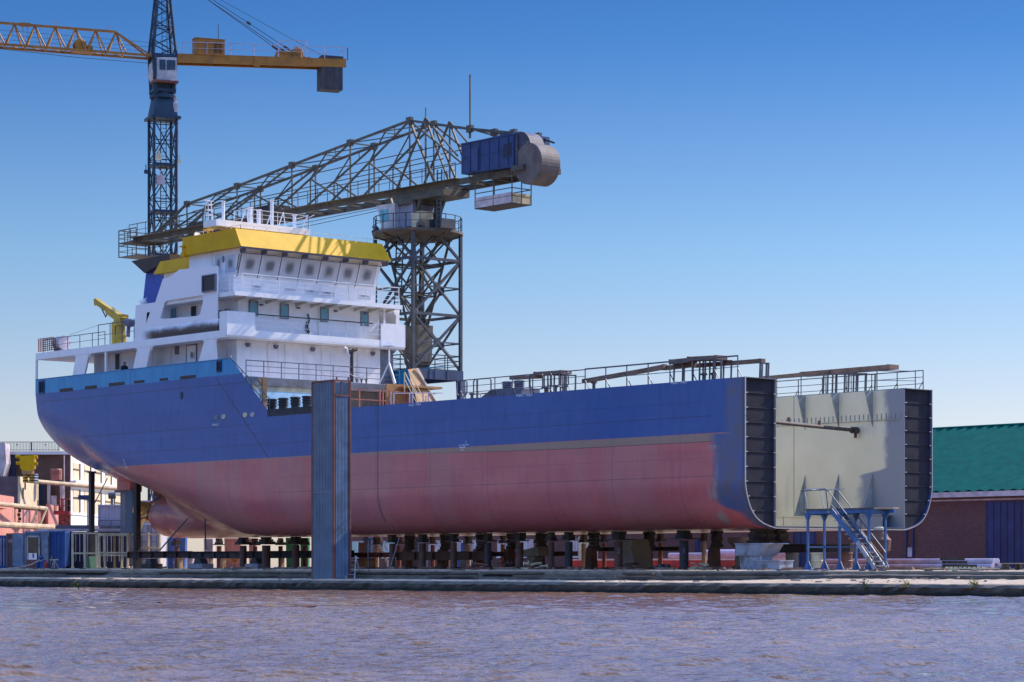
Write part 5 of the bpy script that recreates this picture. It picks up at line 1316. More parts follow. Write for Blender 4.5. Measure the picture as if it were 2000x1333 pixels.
# girders
def girder(px0, px1, Y, z0, z1, label, mat):
    a, b = at(px0, 1090, Y=Y), at(px1, 1090, Y=Y)
    mb = MB(); w = .2
    mb.box((a.x, Y - w, z1 - .05), (b.x, Y + w, z1)); mb.box((a.x, Y - w, z0), (b.x, Y + w, z0 + .05)); mb.box((a.x, Y - .03, z0 + .05), (b.x, Y + .03, z1 - .05))
    n = max(2, int((b.x - a.x) / 1.6))
    for i in range(n + 1): x = a.x + (b.x - a.x - .04) * i / n; mb.box((x, Y - w * .9, z0 + .05), (x + .03, Y + w * .9, z1 - .05))
    return single(mb, 'steel_girder', mat, label, 'girder')
girder(252, 372, 6.0, 1.96, 2.48, 'rusty red brown steel girder below the propeller, end nearest the rudder', M('rusty_girder', (.06, .028, .022), .7, stain=(.03, .02, .02)))
girder(372, 688, 5.9, 1.92, 2.44, 'long dark steel girder lying on stands below the stern', m_timberdk)
girder(778, 958, 6.2, 1.75, 2.32, 'dark brown steel girder behind the shores right of the corrugated tower', m_pillar)
girder(1520, 1665, 5.5, 2.12, 2.6, 'brown steel girder below the hold opening behind the blue steps', m_brown)
girder(690, 775, 7.4, 1.95, 2.3, 'short rusty girder lying just right of the corrugated tower', m_redsteel)
girder(965, 1125, 8.6, 2.0, 2.3, 'rusty girder behind the middle shores under the hull', m_pillar)
girder(1150, 1330, 9.6, 2.3, 2.55, 'slim dark girder behind the shores marked 1 and 2', m_brown)
def stand(px, label, mat, w=.95, Y=5.6, top=1.92):
    p = at(px, 1100, Y=Y); p.z = GZ
    t = thing('girder_stand', label, 'stand', p, 'stands carrying the girders')
    mb = MB(); mb.box((p.x - w, p.y - .5, GZ), (p.x + w, p.y + .5, GZ + .36)); mb.box((p.x - w * .9, p.y - .52, GZ + .08), (p.x + w * .9, p.y - .5, GZ + .3)); build(mb, 'base', mat, t)
    mb = MB(); mb.prism([(p.x - w * .6, p.y - .3, GZ + .36), (p.x + w * .6, p.y - .3, GZ + .36), (p.x + .25, p.y - .3, top), (p.x - .25, p.y - .3, top)], (0, .6, 0)); build(mb, 'pedestal', m_pillar2, t)
    return t
stand(392, 'pale patched steel stand under the long girder, nearest the propeller', m_pale)
stand(502, 'white patched steel stand under the long girder, near the corrugated tower', m_pale, .8)
stand(296, 'black heavy stand under the red brown girder below the propeller', m_black, .75)
stand(640, 'dark stand under the long girder just behind the corrugated tower', m_pillar2, .6)
for px, w, lab in ((352, 9, 'cream timber post beside the black stand below the propeller'), (412, 7, 'cream timber post right of the pale patched stand'), (436, 9, 'sunlit beige timber post below the skeg'), (551, 7, 'slim beige post left of the green skip')):
    p = at(px, 1100, Y=9.5); p.z = GZ; mb = MB(); r = w * .018; mb.box((p.x - r, p.y - r, GZ), (p.x + r, p.y + r, 1.95)); mb.box((p.x - r * 1.6, p.y - r * 1.6, 1.95), (p.x + r * 1.6, p.y + r * 1.6, 2.03)); mb.box((p.x - r * 1.7, p.y - r * 1.7, GZ), (p.x + r * 1.7, p.y + r * 1.7, GZ + .07)); single(mb, 'timber_post', m_pallet, lab, 'post', 'posts under the stern')
# tall props under the counter
def prop(px, ytop, ybot, w, Y, label, foot):
    a, b = at(px, ytop, Y=Y), at(px, ybot, Y=Y); d = (a - CAM).dot(DEP); r = w * d / F / 2
    t = thing('tall_prop', label, 'prop', (a.x, Y, GZ))
    mb = MB(); mb.box((a.x - r, Y - r, GZ + (.9 if foot else 1.2)), (a.x + r, Y + r, a.z)); mb.box((a.x - r * 1.5, Y - r * 1.5, a.z), (a.x + r * 1.5, Y + r * 1.5, a.z + .12)); build(mb, 'post', m_tallprop, t)
    if foot:
        mb = MB(); mb.prism([(a.x - .4, Y - .35, GZ), (a.x + .4, Y - .35, GZ), (a.x + .2, Y - .35, GZ + .95), (a.x - .2, Y - .35, GZ + .95)], (0, .7, 0)); build(mb, 'foot', M('green_foot_paint', (.03, .13, .08), .6, stain=(.12, .13, .13), amt=.5), t)
        mb = MB(); mb.bar(at(184, 985, Y=Y), at(210, 934, Y=Y + .5), .06); build(mb, 'tie_rod', m_black, t)
    else:
        mb = MB(); mb.bar((a.x, Y, GZ + 1.2), (a.x, Y, GZ), .5); build(mb, 'foot', m_black, t)
    return t
prop(179, 924, 1105, 8.5, 5.6, 'tall black prop with a green foot under the transom', True)
prop(268, 941, 1078, 10, 6.2, 'tall black prop in front of the propeller', False)
for (x0, y0), (x1, y1), Y, lab in (((312, 1075), (366, 1014), 5.0, 'grey pole leaning up against the propeller bulb'), ((402, 1072), (400, 1012), 4.6, 'upright thin pole below the skeg'), ((289, 1000), (318, 958), 7.0, 'thin dark rod slanting across the propeller')):
    mb = MB(); mb.tube(at(x0, y0, Y=Y), at(x1, y1, Y=Y), .055, 8); mb.tube(at(x0, y0, Y=Y) - UP * .03, at(x0, y0, Y=Y) + UP * .05, .1, 8); single(mb, 'support_pole', m_railsteel, lab, 'pole')
# pale welded pedestal, concrete wedge, welded trestle, rusty capstan
def pxbox(px0, y0, px1, y1, Y, dep):
    a, b = at(px0, y0, Y=Y), at(px1, y1, Y=Y); return (a.x, b.x, min(a.z, b.z), max(a.z, b.z))
t = thing('welded_pedestal', 'pale blue welded steel pedestal under the cut end of the hull', 'pedestal', (at(1485, 1100, Y=2.6).x, 2.6, GZ))
xa, xb = at(1446, 1100, Y=2.6).x, at(1512, 1100, Y=2.6).x
mb = MB(); mb.prism([(xa, 2.2, 2.6), (xb - .3, 2.2, 2.6), (xb - .8, 2.2, 1.95), (xa, 2.2, 1.95)], (0, 1.5, 0)); mb.box((xa - .05, 2.15, 2.58), (xb, 3.8, 2.63)); build(mb, 'head', m_pale, t)
mb = MB(); mb.prism([(xa + .1, 2.4, 1.95), (xb - .9, 2.4, 1.95), (xb - 1.2, 2.4, GZ), (xa + .2, 2.4, GZ)], (0, 1.1, 0)); mb.prism([(xa + .7, 2.3, 1.95), (xb - .7, 2.3, 1.95), (xb - .6, 2.3, GZ + .1)], (0, .05, 0)); build(mb, 'web', m_pale, t)
mb = MB(); mb.box((xb - 1.0, 2.2, GZ), (xb + .75, 3.3, GZ + .48)); mb.box((xb - 1.05, 2.15, GZ + .46), (xb + .8, 3.35, GZ + .52)); build(mb, 'foot', m_pale, t)
a = at(1233, 1100, Y=6.5); mb = MB(); mb.prism([(a.x - .75, 6, GZ), (a.x + .95, 6, GZ), (a.x + .6, 6, 3.0), (a.x - .55, 6, 3.0)], (0, 1.4, 0)); mb.prism([(a.x + .55, 5.9, 2.55), (a.x + .6, 5.9, 2.55), (a.x + 1.0, 5.9, GZ), (a.x + .2, 5.9, GZ)], (0, .08, 0)); single(mb, 'concrete_wedge', m_concblock, 'tapered beige concrete support beside the shore marked 2', 'concrete block')
a = at(1042, 1100, Y=7.0); mb = MB()
mb.prism([(a.x - .8, 6.6, 2.35), (a.x + .9, 6.6, 2.6), (a.x + .95, 6.6, 2.0), (a.x - .8, 6.6, 1.95)], (0, .9, 0)); mb.prism([(a.x - .3, 6.7, 1.95), (a.x + .5, 6.7, 1.95), (a.x + .1, 6.7, GZ), (a.x - .2, 6.7, GZ)], (0, .7, 0)); single(mb, 'welded_trestle', m_concblock, 'beige welded trestle with a slanted plate between two shores', 'trestle')
a = at(1718, 1100, Y=4.2); t = thing('capstan', 'rusty capstan standing behind the foot of the blue steps', 'capstan', (a.x, 4.2, GZ))
mb = MB(); mb.lathe((a.x, 4.2, GZ), [(.5, 0), (.5, .15), (.32, .2), (.32, .95), (.55, 1.0), (.62, 1.6), (.48, 1.75), (.3, 2.1)], 18); build(mb, 'drum', M('capstan_rust', (.13, .055, .035), .7, stain=(.06, .03, .025)), t)
mb = MB(); mb.lathe((a.x, 4.2, GZ + 2.1), [(.34, 0), (.3, .12), (.15, .2)], 16); build(mb, 'cap', m_concblock, t)
a = at(1408, 1090, Y=8.5); mb = MB(); mb.lathe((a.x + .6, 9.5, GZ), [(.6, 0), (.3, .3), (.3, 1.2), (.75, 1.6), (.75, 1.9)], 16); single(mb, 'winch_post', m_fascia, 'pale mushroom shaped winch post behind the cut end pedestal', 'bollard')
for px, Y, lab, mt in ((1547, 6.0, 'short rusty drum standing left of the blue steps', m_concblock), (1596, 5.2, 'pale pump body between the blue frame legs', m_creamsteel), (1652, 6.0, 'rusty drum behind the blue stair', m_pillar)):
    a = at(px, 1100, Y=Y); mb = MB(); mb.lathe((a.x, Y, GZ), [(.38, 0), (.4, .05), (.36, .1), (.36, .45), (.4, .48), (.36, .52), (.36, .85), (.4, .88), (.38, .95)], 16); single(mb, 'steel_drum', mt, lab, 'drum')
# ------------------------------------------------------------------ corrugated guide tower on the quay
b0 = at(652, 1133, D=143.5); zb = .62; zt_ = at(652, 745, D=143.5).z
gt = thing('guide_tower', 'tall blue corrugated steel box tower with a red open top, standing on the quay edge', 'tower', (b0.x, b0.y + .6, zb))
wl = (at(652, 1100, Y=b0.y).x - at(610.5, 1100, Y=b0.y).x); wr = at(683, 1100, X=b0.x).y - b0.y
mb = MB(); k = 14
for i in range(k): x = b0.x - wl * (i + .5) / k; mb.box((x - wl * .18 / k, b0.y - .035, zb + .05), (x + wl * .18 / k, b0.y, zt_ - .05))
mb.box((b0.x - wl, b0.y, zb), (b0.x, b0.y + .04, zt_)); mb.box((b0.x - wl - .02, b0.y - .04, at(630, 962, D=143.5).z), (b0.x + .01, b0.y, at(630, 960, D=143.5).z)); build(mb, 'side_sheet', m_shed, gt)
mb = MB(); zs = at(665, 774, D=143.5).z; k = 9
mb.box((b0.x - .06, b0.y + .12, zb), (b0.x - .02, b0.y + wr - .1, zs))
for i in range(k): y = b0.y + .12 + (wr - .22) * (i + .5) / k; mb.box((b0.x - .02, y - .03, zb + .05), (b0.x + .03, y + .03, zs - .02))
build(mb, 'front_sheet', M('brighter_blue_sheet', (.14, .21, .31), .5, stain=(.18, .12, .1), amt=.42, streak=True, sscale=.6), gt)
mb = MB(); mb.box((b0.x - wl, b0.y + wr - .05, zb), (b0.x - .1, b0.y + wr, zt_)); mb.box((b0.x - wl, b0.y, zb), (b0.x - wl + .04, b0.y + wr, zt_)); build(mb, 'back_sheet', m_shed, gt)
mb = MB()
for x, y in ((b0.x, b0.y), (b0.x, b0.y + wr), (b0.x - wl, b0.y), (b0.x - wl, b0.y + wr)): mb.box((x - .06, y - .05, zb), (x + .06, y + .06, zt_ + .02))
mb.box((b0.x - wl, b0.y - .05, zt_), (b0.x + .05, b0.y + .05, zt_ + .1)); mb.box((b0.x - .06, b0.y, zt_), (b0.x + .06, b0.y + wr, zt_ + .1)); mb.box((b0.x - .06, b0.y, zs), (b0.x + .06, b0.y + wr, zs + .1)); mb.box((b0.x - .05, b0.y + wr * .45, zs), (b0.x + .02, b0.y + wr * .5, zt_))
for y in (b0.y + .2, b0.y + wr - .1): mb.tube((b0.x, y, zt_ + .08), (b0.x, y, zt_ + .25), .05)
build(mb, 'frame', m_redsteel, gt)
mb = MB(); mb.box((b0.x - wl + .1, b0.y + .1, zs - .1), (b0.x - .1, b0.y + wr - .1, zs)); build(mb, 'floor_plate', m_brown, gt)
# step ladder and rods beside it
t = thing('step_ladder', 'slim grey blue step ladder standing beside the corrugated tower', 'ladder', gp(688, 144, .62))
mb = MB(); a, b = gp(684, 144, .62), gp(687, 144.6, 1.95); ladder(mb, a, b, LAT, .5, .03, .28); build(mb, 'climbing_side', m_pale, t)
mb = MB(); c = gp(697, 145.5, .62); mb.bar(c - LAT * .3, b - LAT * .2, .05); mb.bar(c + LAT * .3, b + LAT * .2, .05); build(mb, 'back_leg', m_pale, t)
for a, b, lab in ((gp(720, 144.5, .6), gp(718, 144.5, 2.6), 'thin upright steel rod on the ledge right of the corrugated tower'), (gp(758, 146, .9), gp(780, 150, 3.1), 'thin slanting steel rod leaning on a shore')):
    mb = MB(); mb.tube(a, b, .025, 6); mb.tube(a, a + UP * .04, .07, 8); single(mb, 'steel_rod', m_railsteel, lab, 'rod')
# ------------------------------------------------------------------ blue access steps
e0 = at(1578, 1110, Y=-2.6); X0, Yn, Yb = e0.x, -2.6, -1.35
as_ = thing('access_steps', 'blue steel access platform with a grey stair beside the open hull end', 'access steps', (X0 + 2, -2, 1.2))
PZ2 = at(1600, 998, Y=Yn).z; xs = [X0, at(1640, 1100, Y=Yn).x, at(1697, 1100, Y=Yn).x]
for x in xs:
    for y in (Yn, Yb):
        mb = MB(); mb.bar((x, y, 1.2), (x, y, PZ2 - .05), .105)
        mb.prism([(x - .3, y - .02, 1.2), (x + .3, y - .02, 1.2), (x + .07, y - .02, 1.62), (x - .07, y - .02, 1.62)], (0, .04, 0)); mb.box((x - .32, y - .15, 1.18), (x + .32, y + .15, 1.22))
        mb.prism([(x - .3, y - .02, PZ2 - .1), (x + .3, y - .02, PZ2 - .1), (x + .07, y - .02, PZ2 - .5), (x - .07, y - .02, PZ2 - .5)], (0, .04, 0)); build(mb, 'leg', m_stairblue, as_)
mb = MB()
for y in (Yn, Yb): mb.bar((xs[0] - .1, y, PZ2 - .06), (xs[2] + .6, y, PZ2 - .06), .08, .2)
for x in xs: mb.bar((x, Yn, PZ2 - .12), (x, Yb, PZ2 - .12), .08, .2)
mb.bar((xs[0], Yn, 2.35), (xs[0], Yb, 2.35), .07); mb.bar((xs[0], Yb, 2.35), (xs[1], Yb, 2.35), .06); build(mb, 'platform_frame', m_stairblue, as_)
mb = MB(); mb.box((xs[0] - .2, Yn - .1, PZ2 + .05), (xs[2] + .4, Yb + .1, PZ2 + .1)); build(mb, 'decking', m_timber, as_)
mb = MB(); mb.box((xs[2] + .5, Yn - .2, PZ2 + .02), (xs[2] + 1.75, Yn + .25, PZ2 + .09)); build(mb, 'end_board', m_pallet, as_)
sa, sb = V((at(1613, 1000, Y=Yn - .5).x, Yn - .5, PZ2)), V((at(1706, 1104, Y=Yn - .5).x, Yn - .5, 1.25))
for dy, mt in ((0, m_stairblue), (.75, m_stairblue)):
    mb = MB(); m_ = sa.lerp(sb, .55); mb.bar(sa + V((.35, dy, .0)), m_ + V((.35, dy, 0)), .06, .24); build(mb, 'stringer', mt, as_)
    mb = MB(); mb.bar(m_ + V((.35, dy, 0)), sb + V((.1, dy, 0)), .06, .22); build(mb, 'stringer', m_pale, as_)
for i in range(13):
    c = sa.lerp(sb, (i + .3) / 13); mb = MB(); mb.box((c.x - .02, c.y + .0, c.z - .04), (c.x + .42, c.y + .78, c.z)); build(mb, 'tread', m_tread, as_)
for dy in (0, .75):
    mb = MB(); a, b = sa + V((.2, dy, 0)), sb + V((0, dy, 0)); mb.path([V((xs[0] - .05, a.y, PZ2 + 1.0)) if dy == 0 else a + V((-.3, 0, 1.0)), a + V((-.2, 0, 1.05)), a + V((0, 0, .95)), b + V((0, 0, .95)), b + V((.12, 0, .8)), b + V((.12, 0, 0))], .03, 6)
    mb.path([a + V((0, 0, .45)), b + V((0, 0, .5))], .022, 6); mb.path([a + V((-.2, 0, 1.05)), a + V((-.05, 0, 0))], .03); mb.path([a.lerp(b, .5), a.lerp(b, .5) + UP * .95], .025); build(mb, 'handrail', m_railsteel, as_)
mb = MB(); mb.path([V((xs[0], Yn, PZ2)), V((xs[0] - .25, Yn, PZ2 + 1.1)), V((xs[0] + 1.2, Yn, PZ2 + 1.12))], .03, 6); mb.path([V((xs[0] - .25, Yn, PZ2 + 1.1)), V((xs[0] - .25, Yb, PZ2 + 1.1))], .025, 6); mb.path([V((xs[0], Yb, PZ2)), V((xs[0] - .25, Yb, PZ2 + 1.1)), V((xs[0] + 1.4, Yb, PZ2 + 1.12))], .025, 6); build(mb, 'handrail', m_tread, as_)
# ------------------------------------------------------------------ brick warehouse
wy = 45.0
wh = thing('warehouse', 'long brick warehouse with a teal green sheet roof and navy doors behind the ship', 'warehouse', (0, wy + 10, GZ))
xw0, xw1 = at(640, 1100, Y=wy).x, 75
ze = at(1900, 961, Y=wy).z; zf = at(1900, 975, Y=wy).z
mb = MB(); mb.box((xw0, wy, GZ - .3), (xw1, wy + .4, ze - .1)); mb.box((xw0, wy + .4, GZ - .3), (xw0 + .4, wy + 26, ze)); mb.box((xw1 - .4, wy + .4, GZ - .3), (xw1, wy + 26, ze)); mb.box((xw0, wy + 26, GZ), (xw1, wy + 26.4, ze)); build(mb, 'wall', m_brick, wh)
mb = MB(); mb.box((xw0 - .2, wy - .55, ze - .38), (xw1, wy - .45, ze)); mb.box((xw0, wy - .04, zf - .12), (xw1, wy, zf)); build(mb, 'fascia', m_fascia, wh)
mb = MB(); yr = wy + 13; r0 = at(1900, 836, Y=yr).z
k = int((xw1 - xw0) / .5)
vs = []
for i in range(k + 1):
    x = xw0 + (xw1 - xw0) * i / k; o_ = .13 if i % 2 else 0
    vs += [(x, wy - .5, ze + o_), (x, yr, r0 + o_), (x, wy + 26.6, ze + o_)]
mb.add(vs, [(3 * i + j, 3 * i + 3 + j, 3 * i + 4 + j, 3 * i + 1 + j) for i in range(k) for j in (0, 1)]); ro = build(mb, 'roof', m_roofgreen, wh)
mb = MB(); mb.tube((xw0, yr, r0 + .05), (xw1, yr, r0 + .05), .14); build(mb, 'ridge_cap', m_roofgreen, ro)
def wdoor(px0, py0, px1, name='door', mt=m_doorblue):
    a, b = at(px0, py0, Y=wy), at(px1, py0, Y=wy)
    mb = MB(); mb.box((a.x, wy - .09, GZ - .2), (b.x, wy + .01, a.z)); n = max(2, int((b.x - a.x) / .6))
    for i in range(n): x = a.x + (b.x - a.x) * i / n; mb.box((x, wy - .13, GZ - .2), (x + .05, wy - .09, a.z - .05))
    return build(mb, name, mt, wh)
wdoor(1928, 981, 2120); wdoor(1360, 1054, 1371); wdoor(1551, 1040, 1592)
for px in (1785, 1772):
    mb = MB(); x = at(px, 1000, Y=wy).x; mb.tube((x, wy - .1, GZ), (x, wy - .1, ze - .4 if px == 1785 else ze - 1.6), .07); build(mb, 'downpipe', m_doorblue, wh)
mb = MB(); a = at(1780, 1075, Y=wy); mb.box((a.x - .2, wy - .2, a.z - .5), (a.x + .2, wy, a.z + .2)); build(mb, 'meter_box', m_fascia, wh)
for px in (700, 760, 850, 905, 930, 985, 1030, 1128, 1150):
    a = at(px, 1060, Y=wy); mb = MB(); mb.box((a.x - .9, wy - .06, GZ + 1.0), (a.x + .9, wy + .01, GZ + 2.5)); o = build(mb, 'window', m_fascia if px % 20 else m_teal, wh)
    mb = MB(); mb.box((a.x - 1.0, wy - .09, GZ + .9), (a.x + 1.0, wy, GZ + 1.0)); mb.box((a.x - .03, wy - .09, GZ + 1.0), (a.x + .03, wy - .06, GZ + 2.5)); build(mb, 'frame', m_white_rail, o)
# ------------------------------------------------------------------ yard clutter between ship and warehouse
y_ = 27.0
a, b = at(1115, 1105, Y=y_), at(1538, 1105, Y=y_)
t = thing('red_hoarding', 'low bright red panelled hoarding with a pale top edge behind the hull', 'hoarding', ((a.x + b.x) / 2, y_, GZ))
n = 9
for i in range(n):
    x0 = a.x + (b.x - a.x) * i / n; x1 = a.x + (b.x - a.x) * (i + 1) / n
    mb = MB(); mb.box((x0 + .03, y_, GZ), (x1 - .03, y_ + .08, GZ + .6)); mb.box((x0 + .03, y_ - .03, GZ), (x0 + .09, y_, GZ + .6)); build(mb, 'panel', m_red, t)
mb = MB(); mb.box((a.x, y_ - .06, GZ + .6), (b.x, y_ + .14, GZ + .72)); build(mb, 'top_rail', m_fascia, t)
a, b = at(1308, 1080, Y=29), at(1545, 1080, Y=29)
t = thing('large_tube', 'thick pale lilac steel tube lying above the red hoarding, long one', 'tube', ((a.x + b.x) / 2, 29, GZ))
mb = MB(); mb.tube((a.x, 29, GZ + .95), (b.x, 29, GZ + .95), .2, 14); mb.tube((a.x + 3.6, 29.1, GZ + 1.0), (b.x, 29.1, GZ + 1.02), .36, 16); build(mb, 'barrel', m_lilac, t)
mb = MB()
for x in (a.x + 1.2, a.x + 6, b.x - 2): mb.box((x - .12, 28.7, GZ), (x + .12, 29.4, GZ + .7))
build(mb, 'cradle', m_pillar, t)
proto = None
for i in range(7):
    yy = 17.0 + .36 * (i % 4) + .18 * (i // 4); zz = GZ + .17 + .3 * (i // 4)
    if proto is None:
        a, b = at(1600, 1095, Y=17), at(1935, 1095, Y=17); Lh = (b.x - a.x) / 2; mid = (a.x + b.x) / 2
        mb = MB(); mb.lathe((mid - Lh, yy, zz), [(.15, 0), (.17, 0), (.17, 2 * Lh), (.15, 2 * Lh)], 14, V((1, 0, 0)))
        mb.v = [(v[0] - mid, v[1] - yy, v[2] - zz) for v in mb.v]
        o = build(mb, 'steel_tube', m_lilac, None, True); proto = o
    else:
        o = proto.copy(); COL.objects.link(o)
    o.location = (mid + random.uniform(-.4, .4), yy, zz)
    tag(o, 'long lilac steel tube lying in the low stack before the brick wall', 'tube', 'lilac steel tubes')
def heap(px0, px1, D, h, rows, label, mat, seed):
    a, b = gp(px0, D, 1.14), gp(px1, D, 1.14); rnd = random.Random(seed); mb = MB()
    for r in range(rows):
        z = 1.14 + h * r / rows; u0, u1 = rnd.uniform(0, .08), rnd.uniform(.9, 1) - (.22 if r > rows * .55 else 0)
        for j in range(4):
            p, q = a.lerp(b, u0), a.lerp(b, u1); off = DEP * (.25 * j); p2, q2 = p + off + LAT * rnd.uniform(-.1, .1), q + off + LAT * rnd.uniform(-.15, .15)
            p2.z = q2.z = z + h / rows / 2; mb.bar(p2, q2, .22, h / rows * .88)
    return single(mb, 'timber_pile', m_baulk, label, 'timber pile')
heap(1841, 1892, 128, .68, 4, 'dark weathered stack of timber baulks on the sunny quay before the brick wall', m_timber, 3)
heap(1880, 1906, 126.5, .32, 2, 'small low stack of timber ends beside the dark timber stack', m_timber, 4)
a = gp(1988, 121, 1.2)
t = thing('pallet', 'pale timber pallet raised on feet at the right end of the quay', 'pallet', a)
mb = MB()
for i in range(6): c = a + LAT * (-.75 + .3 * i) + UP * .3; mb.obox(c, LAT * .12, DEP * .6, UP * .02)
build(mb, 'deck_board', m_pallet, t)
for k in (-.6, .05, .75): mb = MB(); mb.obox(a + LAT * k + UP * .14, LAT * .08, DEP * .58, UP * .14); build(mb, 'bearer', m_timber, t)
for px0, px1, D, lab in ((1806, 1838, 124, 'short sunlit plank lying flat left of the timber stack'), (1920, 1962, 121, 'pale plank lying on the quay near the pallet'), (1912, 1950, 119, 'thin grey board lying before the pale plank')):
    a, b = gp(px0, D, 1.24), gp(px1, D + .5, 1.26); mb = MB(); mb.bar(a, b, .28, .05); mb.bar(a.lerp(b, .2) - UP * .05, a.lerp(b, .2) + DEP * .4 - UP * .05, .08); single(mb, 'loose_plank', m_pallet, lab, 'plank')
a, b = gp(1845, 123, 1.22), gp(1925, 121, 1.22); mb = MB(); mb.bar(a, b, .3, .1)
for i in range(9): c = a.lerp(b, (i + .5) / 9) + UP * .08; mb.obox(c, LAT * .06, DEP * .12, UP * .04)
single(mb, 'rack_rail', m_creamsteel, 'low cream toothed rail lying in front of the timber stack', 'rail')
# kerb baulks along the quay step, and rubbish on the ledge
rnd = random.Random(9); tot = QL + 20
mb = MB()
for n0, z0, hh, ww in ((3.72, .93, .10, .17), (3.2, .80, .09, .12), (4.15, 1.06, .07, .15)):
    t0 = -12
    while t0 < tot:
        L_ = rnd.uniform(2.2, 8); b_ = min(tot, t0 + L_)
        if rnd.random() < .82:
            h = hh * rnd.uniform(.75, 1.2); n = n0 + rnd.uniform(-.07, .07); k = rnd.uniform(-.03, .03)
            p, q = Q(t0, n - k, z0 + h * .5), Q(b_ - rnd.uniform(.05, .5), n + k, z0 + h * .5); d = (q - p)
            mb.obox((p + q) / 2, d / 2, QN * ww, UP * h * .55)
        t0 += L_
o = single(mb, 'quay_kerb', m_timber, 'broken rows of grey kerb baulks along the upper edge of the quay', 'kerb', None, False, 'structure')
def debris(name, label, ts, ns, zs, count, smax, mat, seed):
    rnd = random.Random(seed); mb = MB()
    for i in range(count):
        t_ = rnd.uniform(*ts); n = rnd.uniform(*ns); s = smax * rnd.random() ** 2 + .03
        c = Q(t_, n, zs(t_, n)); a = rnd.uniform(0, 3.14); u = QU * math.cos(a) + QN * math.sin(a); w = QU * -math.sin(a) + QN * math.cos(a)
        if i % 3: mb.obox(c + UP * s * .2, u * s * rnd.uniform(.5, 2.2), w * s * .35, (UP + u * rnd.uniform(-.3, .3)) * s * .25)
        else: mb.lathe(c, [(s * .5, 0), (s * .42, s * .3), (s * .15, s * .5)], 7)
    return single(mb, name, mat, label, 'rubble', None, False, 'stuff')
debris('ledge_rubble', 'scattered stones and timber scraps on the quay ledge', (-10, QL + 12), (.4, 3.0), lambda t, n: .58 + (.09 * max(0, n - .5) if t > 62 else 0), 260, .16, m_concblock, 21)
debris('edge_rubble', 'dark scraps along the upper quay edge', (-10, QL + 12), (4.3, 7.5), lambda t, n: 1.13, 300, .2, m_timber, 22)
debris('yard_rubble', 'mixed offcuts strewn on the yard under the hull', (8, QL - 5), (8, 30), lambda t, n: GZ, 520, .34, m_plank, 23)
debris('yard_scrap', 'rusty scrap strewn on the yard under the hull', (8, QL - 5), (8, 26), lambda t, n: GZ, 260, .34, m_pillar, 24)
# rail on the sunny quay, mooring ring, weeds
c = at(1500, 1128, Z=.66); mb = MB(); mb.box((c.x - .3, c.y - .2, .6), (c.x + .3, c.y + .2, .66)); pts = [c + LAT * (.2 * math.cos(2 * math.pi * i / 16)) + UP * (.25 + .2 * math.sin(2 * math.pi * i / 16)) for i in range(17)]; mb.path(pts, .045, 8); single(mb, 'mooring_ring', m_concblock, 'rusty mooring ring standing up on the sunlit ledge', 'mooring ring')
a = at(1515, 1131, Z=.64); mb = MB(); mb.bar(a, a + QU * 1.1 + UP * .04, .12, .06); mb.bar(a + QU * .3, a + QU * 1.3 + UP * .1, .05); single(mb, 'rusty_bar', m_redsteel, 'rusty red bar lying beside the mooring ring', 'bar')
def weed(px, label, s, seed):
    c = at(px, 1143, Z=.58); rnd = random.Random(seed); t = thing('weed', label, 'plant', c)
    st, lf = MB(), MB()
    for i in range(16):
        d = (QU * rnd.uniform(-1, 1) - QN * rnd.uniform(-.2, .9) + UP * rnd.uniform(-.5, 1.3)).normalized(); L_ = s * rnd.uniform(.25, .65); e = c + d * L_
        st.bar(c, e, .012)
        for j in range(9):
            p = c.lerp(e, rnd.uniform(.35, 1.05)); a, b = V((rnd.uniform(-1, 1), rnd.uniform(-1, 1), rnd.uniform(-1, 1))).normalized() * .06 * s, V((rnd.uniform(-1, 1), rnd.uniform(-1, 1), rnd.uniform(-1, 1))).normalized() * .045 * s
            lf.add([p - a, p + b, p + a, p - b], [(0, 1, 2, 3)])
    build(st, 'stem', m_leaf, t); build(lf, 'leaves', m_leafy if seed % 2 else m_leaf, t)
weed(1773, 'yellow green weed hanging over the quay edge below the timber stack', .5, 1)
weed(1905, 'larger yellow weed clump growing from the quay edge near the pallet', .6, 3)
weed(1690, 'small green weed on the mossy quay face', .5, 4)
weed(148, 'tuft of dry green weed on the quay near the tall prop foot', .6, 6)
# ------------------------------------------------------------------ scaffold boards and trestles on deck
def board(px0, py0, px1, py1, Y, w, th, label, mat=m_plank):
    a, b = at(px0, py0, Y=Y), at(px1, py1, Y=Y)
    mb = MB(); d = (b - a).normalized(); s = V((0, 1, 0))
    n = 2
    for i in range(n): mb.bar(a + s * (w * (i - .5 * (n - 1)) / n), b + s * (w * (i - .5 * (n - 1)) / n), w / n * .94, th)
    for t_ in (.03, .97): c = a.lerp(b, t_); mb.obox(c + UP * (th / 2 + .008), d * .05, s * w * .5, UP * .008)
    return single(mb, 'scaffold_board', mat, label, 'board')
def trestle(pxs, py, Y, label, mat=m_railsteel, wide=.8):
    ps = [at(px, py, Y=Y) for px in pxs]; c = ps[0].lerp(ps[-1], .5)
    t = thing('trestle', label, 'trestle', (c.x, Y, 11.6), 'trestles on the side deck')
    for p in ps:
        for s in (0, 1):
            mb = MB(); mb.bar((p.x, Y + s * wide, 11.6), (p.x + .04, Y + s * wide, p.z), .075); build(mb, 'leg', mat, t)
    mb = MB(); a, b = ps[0], ps[-1]
    for s in (0, 1): mb.bar(V((a.x, Y + s * wide, a.z - .04)), V((b.x, Y + s * wide, b.z - .04)), .07)
    mb.bar(V((a.x, Y, a.z - .04)), V((a.x, Y + wide, a.z - .04)), .07); build(mb, 'head_rail', mat, t)
    return t
board(1000, 739, 1056, 736, 1.4, .45, .2, 'brown scaffold board over the two deck ventilators')
board(1052, 731, 1106, 727.5, 1.4, .9, .2, 'wide brown board platform on a trestle right of the ventilators')
